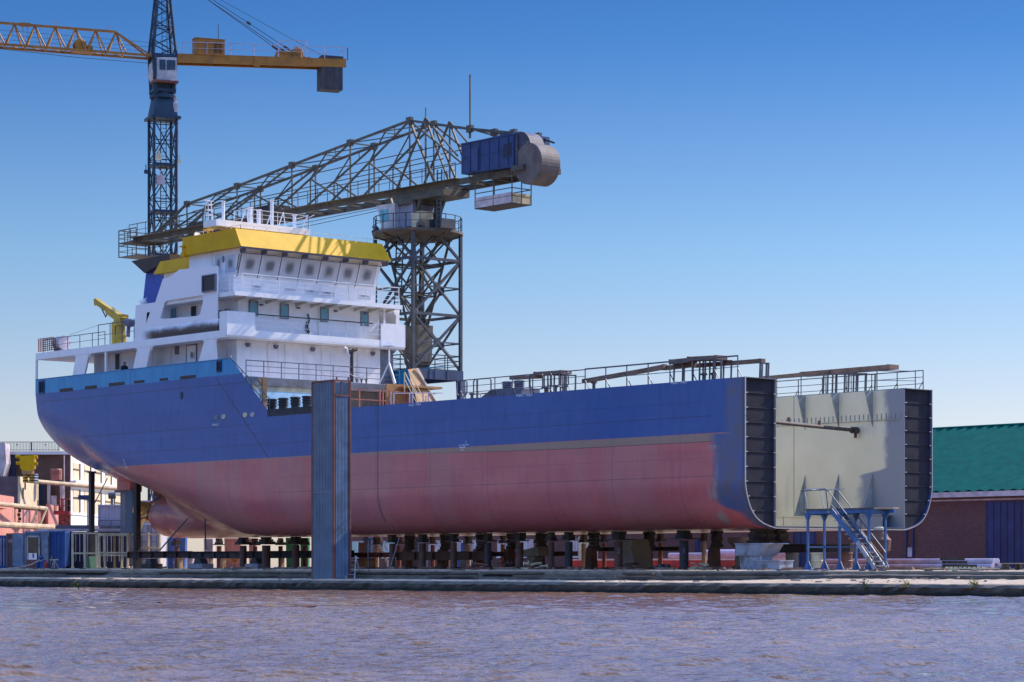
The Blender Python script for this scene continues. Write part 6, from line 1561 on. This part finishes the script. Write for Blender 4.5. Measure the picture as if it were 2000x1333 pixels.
board(1141, 745, 1301, 717, 1.3, .4, .22, 'long brown board sloping up across the side deck railing')
board(1226, 730, 1300, 715, 1.8, .3, .18, 'shorter board resting against the long sloping one')
board(1296, 720, 1356, 713, 1.5, .4, .22, 'brown board bridging from the sloping board to the near trestle')
board(1313, 708, 1355, 704, 1.3, .6, .26, 'thick brown board under the near side board platform')
board(1352, 702, 1410, 699, 1.3, .9, .22, 'wide brown board platform above the cut end on the near side')
board(1357, 715, 1491, 705, 2.0, .35, .22, 'long brown board reaching out past the cut end on the near side')
board(1494, 739, 1620, 727, 13.8, .4, .2, 'grey brown board lying low behind the near tank top')
board(1570, 732, 1747, 717, 14.2, .8, .26, 'long grey brown board platform above the far hull side')
trestle((1075, 1082, 1104), 731, 1.2, 'dark trestle under the board platform beside the ventilators')
trestle((1353, 1366, 1377, 1393, 1408), 702, 1.0, 'tall trestle under the near side board platform')
trestle((1316, 1333), 709, 1.1, 'slim trestle under the thick brown board')
trestle((1484, 1488), 708, 1.8, 'narrow trestle holding the overhanging board tip', wide=.5)
trestle((1608, 1616, 1632, 1649, 1657, 1672, 1691), 729, 13.9, 'long trestle with many legs under the far board platform')
# ------------------------------------------------------------------ left side of the yard: containers, racks, sheds
def container(px0, px1, D, ytop, label, mat, face=None, name='shipping_container', depth=6.0):
    a, b = gp(px0, D, GZ), gp(px1, D, GZ); h = EYE + (HZ - ytop) * D / F
    t = thing(name, label, 'container', ((a.x + b.x) / 2, (a.y + b.y) / 2, GZ))
    mb = MB(); w = (b - a).length
    mb.corr(a, LAT, -DEP, w, GZ + .15, h - .12, .26, .05)
    mb.corr(b, DEP, LAT, depth, GZ + .15, h - .12, .26, .05); mb.corr(a, DEP, -LAT, depth, GZ + .15, h - .12, .26, .05)
    mb.obox((a + b) / 2 + DEP * depth / 2 + UP * (h - GZ - .06), LAT * w / 2, DEP * depth / 2, UP * .06); build(mb, 'wall', mat, t)
    mb = MB()
    for p in (a, b):
        mb.obox(p + UP * ((h - GZ) / 2) - DEP * .04, LAT * .06, DEP * .07, UP * ((h - GZ) / 2))
    mb.obox((a + b) / 2 + UP * .08 - DEP * .03, LAT * w / 2, DEP * .08, UP * .08); mb.obox((a + b) / 2 + UP * (h - GZ - .07) - DEP * .03, LAT * w / 2, DEP * .08, UP * .07); build(mb, 'frame', mat, t)
    return t, a, b, h
t, a, b, h = container(-22, 13, 199, 1046, 'bright blue corrugated container at the far left of the yard', m_contblue)
for k in (.7, .86): c = a.lerp(b, k); mb = MB(); mb.bar(c + UP * .2 - DEP * .1, lift(c, h - .2) - DEP * .1, .06); build(mb, 'lock_rod', m_fascia, t)
t, a, b, h = container(14, 48, 198, 1042, 'brown container with an open grey blue door leaf', m_contbrown)
def leaf(p, q, h, mat, t, name='door'):
    mb = MB(); c = (p + q) / 2 - DEP * .14; w = (q - p).length / 2; mb.obox(lift(c, (GZ + h) / 2 + .05), LAT * w, DEP * .03, UP * ((h - GZ) / 2 - .12)); o = build(mb, name, mat, t)
    mb = MB()
    for i in range(1, 5): z = GZ + (h - GZ) * i / 5; mb.obox(lift(c - DEP * .04, z), LAT * w, DEP * .015, UP * .025)
    for s in (-1, 1): mb.obox(lift(c - DEP * .04 + LAT * s * (w - .05), (GZ + h) / 2 + .05), LAT * .04, DEP * .015, UP * ((h - GZ) / 2 - .14))
    build(mb, 'rib', m_contgrey, o); return o
leaf(gp(25.5, 198, GZ), gp(47, 198, GZ), h, m_contgrey, t)
text('10', lift(gp(15.5, 197.8, GZ), GZ + 2.05) - DEP * .08, LAT, UP, .38, m_fascia, t)
t, a, b, h = container(50, 96, 197.5, 1038, 'office container with a glazed door and a blue and white notice', m_contgrey, name='office_container')
mb = MB(); p, q = gp(54, 197.3, GZ), gp(77, 197.3, GZ); mb.obox(lift((p + q) / 2 - DEP * .08, GZ + 1.3), LAT * ((q - p).length / 2), DEP * .02, UP * 1.2); d = build(mb, 'door', m_glass, t)
mb = MB()
for e in (p, q): mb.obox(lift(e - DEP * .11, GZ + 1.3), LAT * .05, DEP * .04, UP * 1.25)
mb.obox(lift((p + q) / 2 - DEP * .11, GZ + 2.52), LAT * ((q - p).length / 2), DEP * .04, UP * .06); mb.obox(lift((p + q) / 2 - DEP * .11, GZ + .1), LAT * ((q - p).length / 2), DEP * .04, UP * .06); build(mb, 'frame', m_pale, d)
mb = MB(); c = gp(64, 197.1, GZ); mb.obox(lift(c - DEP * .05, GZ + .95), LAT * .33, DEP * .01, UP * .26); sg = build(mb, 'notice', m_paper, t)
mb = MB(); mb.obox(lift(c - DEP * .05, GZ + .42), LAT * .33, DEP * .01, UP * .25); mb.obox(lift(c - DEP * .065 + LAT * .05, GZ + 1.0), LAT * .06, DEP * .005, UP * .16); mb.lathe(lift(c - DEP * .065 + LAT * .05, GZ + 1.12), [(.07, 0), (.07, .02)], 10, -DEP); build(mb, 'emblem', m_contblue, sg)
mb = MB()
for k, w in ((.58, .26), (.42, .2), (.34, .24)): mb.obox(lift(c - DEP * .065, GZ + k), LAT * w, DEP * .004, UP * .018)
build(mb, 'lettering', m_paper, sg)
leaf(gp(82, 197.3, GZ), gp(95, 197.3, GZ), h, m_contgrey, t)
container(97, 126, 197.5, 1038, 'deep blue corrugated container beside the office container', m_contblue)
t, a, b, h = container(127, 246, 200, 1039, 'navy container with pale ribs behind the cream steel racks', m_contnavy)
for i in range(15): c = a.lerp(b, .05 + .065 * i); mb = MB(); mb.obox(lift(c - DEP * .09, (GZ + h) / 2 + .2), LAT * .035, DEP * .03, UP * ((h - GZ) / 2 - .35)); build(mb, 'rib', m_lilac, t)
def rack(pxs, D, label, rails, odd=None):
    t = thing('steel_rack', label, 'rack', gp(sum(pxs) / len(pxs), D, 1.2))
    ht = EYE + (HZ - 1041) * D / F
    for px in pxs:
        c = gp(px, D, 1.2); mb = MB(); mb.bar(c, lift(c, ht), .13); mb.obox(c + UP * .03, LAT * .14, DEP * .14, UP * .03); build(mb, 'post', m_tan if px == odd else m_creamsteel, t)
    for y in rails:
        z = EYE + (HZ - y) * D / F; a, b = gp(pxs[0], D, z), gp(pxs[-1], D, z); mb = MB(); mb.bar(a - DEP * .07, b - DEP * .07, .08, .12); build(mb, 'rail', m_creamsteel, t)
rack((142, 166, 189.5), 194, 'pale cream steel rack left of the tall prop with the green foot', (1042, 1081))
rack((194, 205, 224, 238, 250), 193, 'cream steel rack with one orange post right of the tall prop', (1043, 1046, 1080, 1085), 224)
rack((256, 262, 290, 312), 203, 'long cream steel rack behind the propeller', (1044, 1070))
t, a, b, h = container(193, 243, 214, 986, 'plain lavender site cabin stacked above the navy container', m_lavender, name='site_cabin')
mb = MB(); railing(mb, [lift(a - DEP * .3, EYE + (HZ - 1028) * 214 / F), lift(b - DEP * .3, EYE + (HZ - 1028) * 214 / F)], .48, 1.1, 1, .025); mb.obox(lift((a + b) / 2 - DEP * .4, EYE + (HZ - 1030) * 214 / F), LAT * 1.2, DEP * .35, UP * .12); build(mb, 'balcony', m_railsteel, t)
mb = MB(); c = lift(gp(219, 214, GZ), h); mb.tube(c, c + UP * .7, .09); mb.tube(c + LAT * .18, c + LAT * .18 + UP * .6, .06); mb.tube(c - LAT * .3 + UP * .75, c + LAT * .3 + UP * .8, .28, 12); build(mb, 'flue', m_railsteel, t)
t, a, b, h = container(272, 334, 222, 978, 'lavender site cabin seen between the rudder and the propeller bulb', m_lavender, name='site_cabin')
mb = MB(); mb.obox(lift((a + b) / 2 - DEP * .1, EYE + (HZ - 1001) * 222 / F), LAT * 1.4, DEP * .03, UP * .3); build(mb, 'window', m_glass, t)
t, a, b, h = container(274, 313, 206, 1022, 'white double door cabin behind the propeller', m_white_dirty, name='site_cabin')
leaf(gp(277, 206, GZ), gp(291, 206, GZ), h - .1, m_lavender, t); leaf(gp(295, 206, GZ), gp(308, 206, GZ), h - .1, m_lavender, t)
# canopy roof over the containers
a, b = gp(108, 204, 0), gp(178, 204, 0); z = EYE + (HZ - 1030) * 204 / F
t = thing('canopy', 'dark flat canopy roof with a scalloped white edge over the containers', 'canopy', ((a.x + b.x) / 2, (a.y + b.y) / 2, GZ))
mb = MB(); mb.obox(lift((a + b) / 2 + DEP * 2, z), LAT * ((b - a).length / 2), DEP * 2, UP * .16); build(mb, 'roof', M('canopy_grey', (.10, .09, .13), .6), t)
mb = MB(); a2, b2 = gp(76, 203, 0), gp(243, 203, 0); z2 = EYE + (HZ - 1037) * 203 / F
for i in range(36): c = lift(a2.lerp(b2, i / 36), z2); mb.obox(c, LAT * .07, DEP * .2, UP * .06)
mb.bar(lift(a2, z2 + .1), lift(b2, z2 + .1), .2, .1); build(mb, 'edge', m_fascia, t)
for px in (112, 172): c = gp(px, 205, GZ); mb = MB(); mb.bar(c, lift(c, z), .12); build(mb, 'post', m_railsteel, t)
# ------------------------------------------------------------------ second hull under construction at far left
SD = 226.0
sb_ = thing('hull_block', 'salmon and brown hull block of another ship under construction with a white side', 'ship', gp(70, SD + 8, GZ))
def zy(y, D): return EYE + (HZ - y) * D / F
# white flank, receding from the viewer and facing the sun
f0, f1 = gp(136.5, SD, GZ), gp(262, SD + 27, GZ); fu = (f1 - f0).normalized(); fn = V((fu.y, -fu.x, 0)); fL = (f1 - f0).length
zf1 = zy(872, SD)
mb = MB(); mb.obox((f0 + f1) / 2 + UP * ((zf1 - GZ) / 2) - fn * .2, fu * fL / 2, fn * .2, UP * ((zf1 - GZ) / 2)); build(mb, 'side_wall', m_white, sb_)
for zb_, zt2 in ((zy(1000, SD), zy(955, SD)), (zy(936, SD), zy(903, SD))):
    for i in range(6):
        c = f0 + fu * (2.2 + i * 4.3); mb = MB(); mb.obox(lift(c, (zb_ + zt2) / 2) + fn * .02, fu * 1.1, fn * .03, UP * ((zt2 - zb_) / 2)); o = build(mb, 'window', m_creamwall, sb_)
        mb = MB(); mb.obox(lift(c, zb_ + (zt2 - zb_) * .62) + fn * .08, fu * 1.1, fn * .04, UP * .05); mb.obox(lift(c + fu * 1.35, (zb_ + zt2) / 2) + fn * .06, fu * .16, fn * .05, UP * ((zt2 - zb_) / 2)); build(mb, 'shutter', m_rustwall, o)
mb = MB(); z = zy(943, SD); mb.obox(lift((f0 + f1) / 2, z) + fn * .25, fu * fL / 2, fn * .3, UP * .2); mb.obox(lift((f0 + f1) / 2, zy(1003, SD)) + fn * .05, fu * fL / 2, fn * .06, UP * .1); build(mb, 'ledge', m_white, sb_)
# brown front
def front(px0, px1, y0, y1, D, name, mat, th=.3):
    a, b = gp(px0, D, 0), gp(px1, D, 0); z0, z1 = zy(y1, D), zy(y0, D)
    mb = MB(); mb.obox(lift((a + b) / 2, (z0 + z1) / 2) + DEP * th, LAT * ((b - a).length / 2), DEP * th, UP * ((z1 - z0) / 2)); return build(mb, name, mat, sb_)
front(12, 137, 887, 1100, SD, 'front_wall', m_rustwall)
front(-25, 135, 882, 888, SD - .4, 'roof_edge', m_white_rail, 3.5)
front(12, 30, 893, 931, SD - .5, 'doorway', m_contnavy, .1)
front(-30, 46, 931, 992, SD - 4, 'upper_hull', m_purple)
front(73, 90, 942, 988, SD - .6, 'doorway', m_contnavy, .1)
for px in (92, 117): front(px, px + 5.5, 942, 990, SD - .9, 'post', m_fascia, .2)
front(124, 126, 890, 1000, SD - .8, 'downpipe', m_fascia, .06)
def flank(px0, px1, D0, D1, y0, y1, name, mat):
    a, b = gp(px0, D0, 0), gp(px1, D1, 0)
    z0, z1 = zy(y1, D0), zy(y0, D0); z1b, z0b = zy(y0, D0), zy(y1, D0)
    u = (b - a).normalized(); n = V((u.y, -u.x, 0))
    mb = MB(); mb.obox(lift((a + b) / 2, (z0 + z1) / 2), u * ((b - a).length / 2), n * .1, UP * ((z1 - z0) / 2)); return build(mb, name, mat, sb_)
flank(37, 73, SD - 9, SD - 1.5, 931, 993, 'side_panel', m_creamwall)
mb = MB(); c = gp(50, SD - 6, 0)
for px, y0, y1 in ((49, 938, 957), (45, 953, 975)): q0 = at(px, y0, D=SD - 8.6); q1 = at(px, y1, D=SD - 8.6); mb.bar(q0, q1, .1)
build(mb, 'fender_rod', m_brown, sb_)
flank(-16, 86, SD - 22, SD - 3, 990, 1075, 'lower_hull', m_salmon)
flank(-14, 25, SD - 23, SD - 14, 965, 991, 'lower_hull', m_salmon)
flank(92, 112, SD - 4.5, SD - 1.2, 985, 1045, 'side_panel', m_salmon)
mb = MB(); mb.prism([at(-20, 930, D=SD - 3), at(6, 930, D=SD - 3), at(12, 905, D=SD - 3), at(10, 866, D=SD - 3), at(-20, 866, D=SD - 3)], DEP * 2); build(mb, 'bow_bulwark', m_fascia, sb_)
mb = MB()
for px0, px1 in ((-20, 4), (6, 60.5), (62, 115)):
    a, b = lift(gp(px0, SD - .5, 0), zy(881, SD - .5)), lift(gp(px1, SD - .5, 0), zy(881, SD - .5)); h = .8
    mb.bar(a + UP * h, b + UP * h, .05); mb.bar(a + UP * .08, b + UP * .08, .04); n = int((b - a).length / .13)
    for i in range(n + 1): q = a.lerp(b, i / n); mb.bar(q, q + UP * h, .028 if 0 < i < n else .06)
    c = (a + b) / 2 + UP * .55; mb.obox(c, LAT * .06, DEP * .02, UP * .05)
build(mb, 'roof_railing', m_railsteel, sb_)
# fender beams and pipes along the block
def pipe(p0, p1, r, name, mat): mb = MB(); mb.tube(p0, p1, r, 10); return build(mb, name, mat, sb_)
pipe(at(49, 939, D=SD - 9), at(255, 957, D=SD + 4), .19, 'fender_beam', m_pipe)
pipe(at(-20, 983, D=SD - 24), at(90, 994, D=SD - 12), .19, 'fender_beam', m_pipe)
pipe(at(-20, 1024, D=SD - 24), at(108, 1031, D=SD - 12), .26, 'fender_beam', m_pipe)
for x0, x1 in ((60, 74), (77, 91)): pipe(at(x0, 1028, D=SD - 14), at(x1, 994, D=SD - 13), .1, 'brace', m_pipe)
for px in (37, 76): pipe(at(px, 985, D=SD - 14), at(px, 1036, D=SD - 14), .04, 'chain', m_brown)
mb = MB()
for i in range(6): mb.obox(at(37 + (i % 2) * 1.5, 990 + i * 8, D=SD - 14.3), LAT * .12, DEP * .1, UP * .13)
build(mb, 'chain', m_black, sb_)
# yellow fairlead unit on striped posts
c0 = at(54, 918, D=SD - 10)
t = thing('fender_unit', 'bright yellow fender unit on black and yellow striped legs', 'fender', c0 - UP * 1.0)
mb = MB(); d_ = SD - 10; mb.prism([at(38, 891, D=d_), at(67, 889, D=d_), at(66, 915, D=d_), at(61, 920, D=d_), at(44, 920, D=d_), at(39, 914, D=d_)], DEP * 1.0)
for px, py in ((35, 892), (69, 893), (69.5, 906), (36, 905)): q = at(px, py, D=d_ + .4); mb.tube(q - LAT * .2, q + LAT * .2, .16, 10)
build(mb, 'body', m_yellow, t)
mb = MB(); mb.prism([at(42, 920, D=d_), at(64, 920, D=d_), at(63, 926, D=d_), at(43, 926, D=d_)], DEP * .8); build(mb, 'collar', m_tan, t)
for px, mt in ((49.5, m_yellow), (62, m_yellow), (70, m_white)):
    q = at(px, 926, D=d_ + .2); mb = MB(); mb.box(q - V((.15, .15, .75)), q + V((.15, .15, 0))); o = build(mb, 'leg', mt, t)
    mb = MB()
    for k in range(3): mb.box(q - V((.16, .16, .16 + .24 * k)), q + V((.16, .16, -.06 - .24 * k)))
    build(mb, 'stripe', m_black, o)
q = at(110, 927, D=SD - 2); mb = MB(); mb.lathe(q - UP * .5, [(.5, 0), (.52, .9), (.45, 1.0)], 16); mb.lathe(q + UP * .1, [(.54, 0), (.54, .1)], 16); single(mb, 'steel_tank', m_pinkrail, 'small reddish round tank hanging on the brown wall of the hull block', 'tank')
# red lift platform
ld = SD - 6
t = thing('scissor_lift', 'red scissor lift with a raised basket beside the white side wall', 'lift', gp(118, ld, GZ))
z0, z1 = zy(1030, ld), zy(1004, ld); a, b = gp(106, ld, 0), gp(134, ld, 0)
mb = MB()
for s in (0, .7):
    o_ = DEP * s
    for k in range(2):
        za, zb2 = z0 + (z1 - z0) * k / 2, z0 + (z1 - z0) * (k + 1) / 2
        mb.bar(lift(a.lerp(b, .35), za) + o_, lift(a.lerp(b, .95), zb2) + o_, .08); mb.bar(lift(a.lerp(b, .95), za) + o_, lift(a.lerp(b, .35), zb2) + o_, .08)
build(mb, 'scissor_arm', m_red, t)
mb = MB(); mb.obox(lift((a + b) / 2, z1 + .1) + DEP * .4, LAT * .68, DEP * .5, UP * .16); build(mb, 'basket_floor', m_red, t)
mb = MB(); railing(mb, [lift(a, z1 + .2), lift(b, z1 + .2), lift(b, z1 + .2) + DEP * .8, lift(a, z1 + .2) + DEP * .8, lift(a, z1 + .2)], 1.1, .6, 2, .03); mb.bar(lift(b, z1 + .2) - LAT * .5, lift(b, z1 + 1.5) - LAT * .6, .06); build(mb, 'basket_railing', m_red, t)
mb = MB(); mb.obox(lift((a + b) / 2, (GZ + z0) / 2) + DEP * .4, LAT * .6, DEP * .5, UP * ((z0 - GZ) / 2)); build(mb, 'chassis', m_red, t)
q = at(105, 978, D=ld); mb = MB(); mb.obox(q, LAT * .22, DEP * .04, UP * .42); build(mb, 'control_panel', m_fascia, t)
q = at(161, 972, D=SD - 5); t = thing('site_lamp', 'dark floodlight mast standing before the white side wall', 'lamp', gp(172, SD - 5, GZ))
mb = MB(); c = gp(172, SD - 5, GZ); mb.bar(c, lift(c, q.z), .14); build(mb, 'mast', m_cab, t)
mb = MB(); mb.obox(q + LAT * .2, LAT * .55, DEP * .2, UP * .2); mb.bar(q - LAT * .8, q, .06); build(mb, 'lamp_head', m_house, t)
# small yard things seen below the stern
def drum(px, D, mat, lab, h=.9):
    c = gp(px, D, GZ); mb = MB(); mb.lathe(c, [(.28, 0), (.3, .03), (.28, .06), (.28, h * .5), (.3, h * .53), (.28, h * .56), (.28, h * .95), (.3, h)], 16); single(mb, 'oil_drum', mat, lab, 'drum')
drum(335, 196, m_contblue, 'blue drum under the propeller bulb, beside the grey pole'); drum(372, 198, m_lilac, 'lilac drum under the propeller bulb'); drum(386, 199, m_yellow, 'yellow drum behind the thin upright pole', 1.2)
for x0, x1, y0, D, mt, lab, nm, ct in ((558, 581, 1051, 197, m_green, 'green steel skip behind the pipe shore nearest the tower', 'skip', 'skip'), (586, 603, 1051, 197, m_green, 'green steel skip just left of the corrugated tower', 'skip', 'skip'), (438, 470, 1052, 205, m_salmon, 'salmon primed plate block left of the third stern shore', 'plate_block', 'steel block'), (486, 500, 1052, 205, m_salmon, 'narrow salmon primed block right of the third stern shore', 'plate_block', 'steel block'), (398, 416, 1053, 207, m_fascia, 'pale crate below the skeg', 'crate', 'crate'), (330, 362, 1048, 210, m_contblue, 'blue machine cabinet under the propeller bulb', 'machine_cabinet', 'cabinet'), (700, 712, 1060, 190, m_rustwall, 'small rust brown cabinet right of the corrugated tower', 'machine_cabinet', 'cabinet')):
    a, b = gp(x0, D, GZ), gp(x1, D, GZ); z1 = zy(y0, D); w = (b - a).length; t = thing(nm, lab, ct, ((a.x + b.x) / 2, (a.y + b.y) / 2, GZ))
    mb = MB(); p_, q_ = a + LAT * w * .06, b - LAT * w * .06; mb.prism([p_, q_, lift(b, z1), lift(a, z1)], DEP * 1.4); build(mb, 'body', mt, t)
    mb = MB()
    for k in range(5): c = a.lerp(b, .1 + .2 * k); mb.obox(lift(c - DEP * .03, (GZ + z1) / 2), LAT * .03, DEP * .04, UP * ((z1 - GZ) / 2 - .05))
    mb.obox(lift((a + b) / 2 - DEP * .03, z1 - .04), LAT * w / 2, DEP * .06, UP * .05); build(mb, 'rib', mt, t)
a, b = gp(463, 198, GZ), gp(463, 198, GZ); c = gp(458, 196, GZ + .75); t = thing('warning_board', 'orange and black chevron board below the long girder', 'sign', gp(458, 196, GZ))
mb = MB(); mb.prism([c - LAT * .45, c + UP * .45, c + LAT * .45, c - UP * .45], DEP * .03); build(mb, 'board', m_tan, t)
mb = MB(); mb.bar(c - LAT * .3 - DEP * .03 + UP * .1, c - DEP * .03 - UP * .22, .02, .1, DEP); mb.bar(c + LAT * .3 - DEP * .03 + UP * .1, c - DEP * .03 - UP * .22, .02, .1, DEP); mb.bar(gp(458, 196.1, GZ), c - UP * .3 + DEP * .06, .06); build(mb, 'chevron', m_black, t)
t = thing('yard_stair', 'steep pale yard stair with open treads right of the corrugated tower', 'stair', gp(748, 186, GZ))
a, b = gp(757, 186, GZ + .45), gp(734, 186, zy(1053, 186)); mb = MB(); s = DEP * .4
for k in (-1, 1): mb.bar(a + s * k, b + s * k, .05, .16); mb.bar(a + s * k + UP * .9, b + s * k + UP * .8, .04)
for i in range(7): c = a.lerp(b, (i + .5) / 7); mb.obox(c, LAT * .13, DEP * .4, UP * .02)
mb.bar(a, a - UP * .5, .08); build(mb, 'flight', m_tread, t)
mb = MB(); mb.obox(lift(gp(722, 186, 0), zy(1053, 186)), LAT * .5, DEP * .6, UP * .04); mb.bar(gp(722, 186, GZ), gp(722, 186, zy(1053, 186)), .1); build(mb, 'landing', m_contblue, t)
for px0, px1, y0, D, mt, lab in ((684, 734, 1092, 176, m_pallet, 'pale flat crate on the yard right of the corrugated tower'), (855, 880, 1082, 190, m_pallet, 'stacked pale boards leaning behind the shores'), (935, 948, 1085, 190, m_tan, 'orange brown plate standing behind the shores'), (980, 1000, 1083, 188, m_teal, 'dark teal radiator frame standing behind the shores'), (893, 905, 1084, 189, m_contblue, 'narrow blue cabinet between two shores'), (900, 918, 1062, 215, m_contblue, 'blue van shaped box far behind the shores'), (1130, 1168, 1050, 205, m_creamsteel, 'cream framed shutter panel behind the shores')):
    a, b = gp(px0, D, GZ), gp(px1, D, GZ); z1 = zy(y0, D); mb = MB(); w = (b - a).length
    n = 4
    for k in range(n): p_ = a.lerp(b, (k + .5) / n); mb.obox(lift(p_ + DEP * (.02 * (k % 2)), (GZ + z1) / 2), LAT * (w / n * .47), DEP * .25, UP * ((z1 - GZ) / 2))
    mb.obox(lift((a + b) / 2, z1 + .02), LAT * w / 2, DEP * .28, UP * .03); single(mb, 'stored_panel', mt, lab, 'panel')
def pipes(px, D, lab, mat, seed):
    rnd = random.Random(seed); mb = MB()
    for i in range(7):
        c = gp(px + rnd.uniform(-14, 14), D + rnd.uniform(-.5, .5), GZ + rnd.uniform(.08, .4)); e = c + LAT * rnd.uniform(-.5, .5) + DEP * rnd.uniform(-.4, .4); mb.tube(c, e + UP * .04, rnd.uniform(.04, .08), 8)
        if i % 2: mb.lathe(e, [(.14, -.03), (.14, .03)], 10, LAT)
    mb.obox(gp(px, D, GZ + .06), LAT * .7, DEP * .3, UP * .05); single(mb, 'pipe_manifold', mat, lab, 'pipework')
pipes(1368, 142, 'cream valve manifold lying right of the shore marked 1', m_creamsteel, 1)
pipes(1222, 146, 'rusty pipe fittings lying by the shore marked 2', m_pillar, 2)
pipes(935, 150, 'rusty pipe fittings lying behind the middle shores', m_redsteel, 3)
pipes(1040, 149, 'pale pipe fittings on the ground right of the fifth shore', m_creamsteel, 5)
pipes(985, 150, 'dark pipe fittings on the ground left of the fifth shore', m_brown, 6)
c = gp(1291, 141, GZ); mb = MB(); rnd = random.Random(4)
for i in range(14): q = c + LAT * rnd.uniform(-.45, .45) + DEP * rnd.uniform(-.3, .3); r = rnd.uniform(.12, .26); mb.lathe(q, [(r, 0), (r * .9, r * .7), (r * .4, r * 1.3)], 8)
single(mb, 'tarpaulin_heap', m_black, 'heap of black tarpaulin between the shores marked 1 and 2', 'tarpaulin')
# pump set, gas bottle and hose at the left quay
c = gp(66, 186, 1.22); t = thing('pump_set', 'red and blue pump set with a pale hose on the quay before the containers', 'pump', c)
mb = MB(); mb.obox(c + UP * .3, LAT * .5, DEP * .3, UP * .28); build(mb, 'tank', m_redsteel, t)
mb = MB(); q = gp(80, 186, 1.22); mb.obox(q + UP * .3, LAT * .3, DEP * .3, UP * .3); mb.lathe(q + UP * .65, [(.12, 0), (.2, .1), (.1, .3)], 10); build(mb, 'engine', m_contblue, t)
mb = MB(); mb.path([gp(82, 185.5, 1.75), gp(74, 185, 1.72), gp(60, 184, 1.45), gp(44, 183, 1.3), gp(25, 181, 1.2), gp(5, 178, 1.14), gp(-20, 175.5, 1.1)], .05, 8); build(mb, 'hose', m_hose, t)
c = gp(90, 183, 1.2); mb = MB(); mb.lathe(c, [(.17, 0), (.17, .38), (.12, .46), (.05, .48), (.05, .56)], 14); single(mb, 'gas_bottle', m_red, 'small red gas bottle beside the pump set', 'gas bottle')
c = gp(106, 186, 1.22); t = thing('tool_tripod', 'spindly pale tripod with a valve head right of the gas bottle', 'tripod', c)
mb = MB()
for k in (-.25, 0, .25): mb.bar(c + LAT * k + DEP * abs(k), c + UP * .6, .05)
mb.bar(c + UP * .6 - LAT * .35, c + UP * .62 + LAT * .3, .07); build(mb, 'leg', m_creamsteel, t)
mb = MB(); q = gp(98, 186.5, 1.5); mb.bar(q, q + UP * .6 + LAT * .12, .14, .04); build(mb, 'board', m_pale, t)
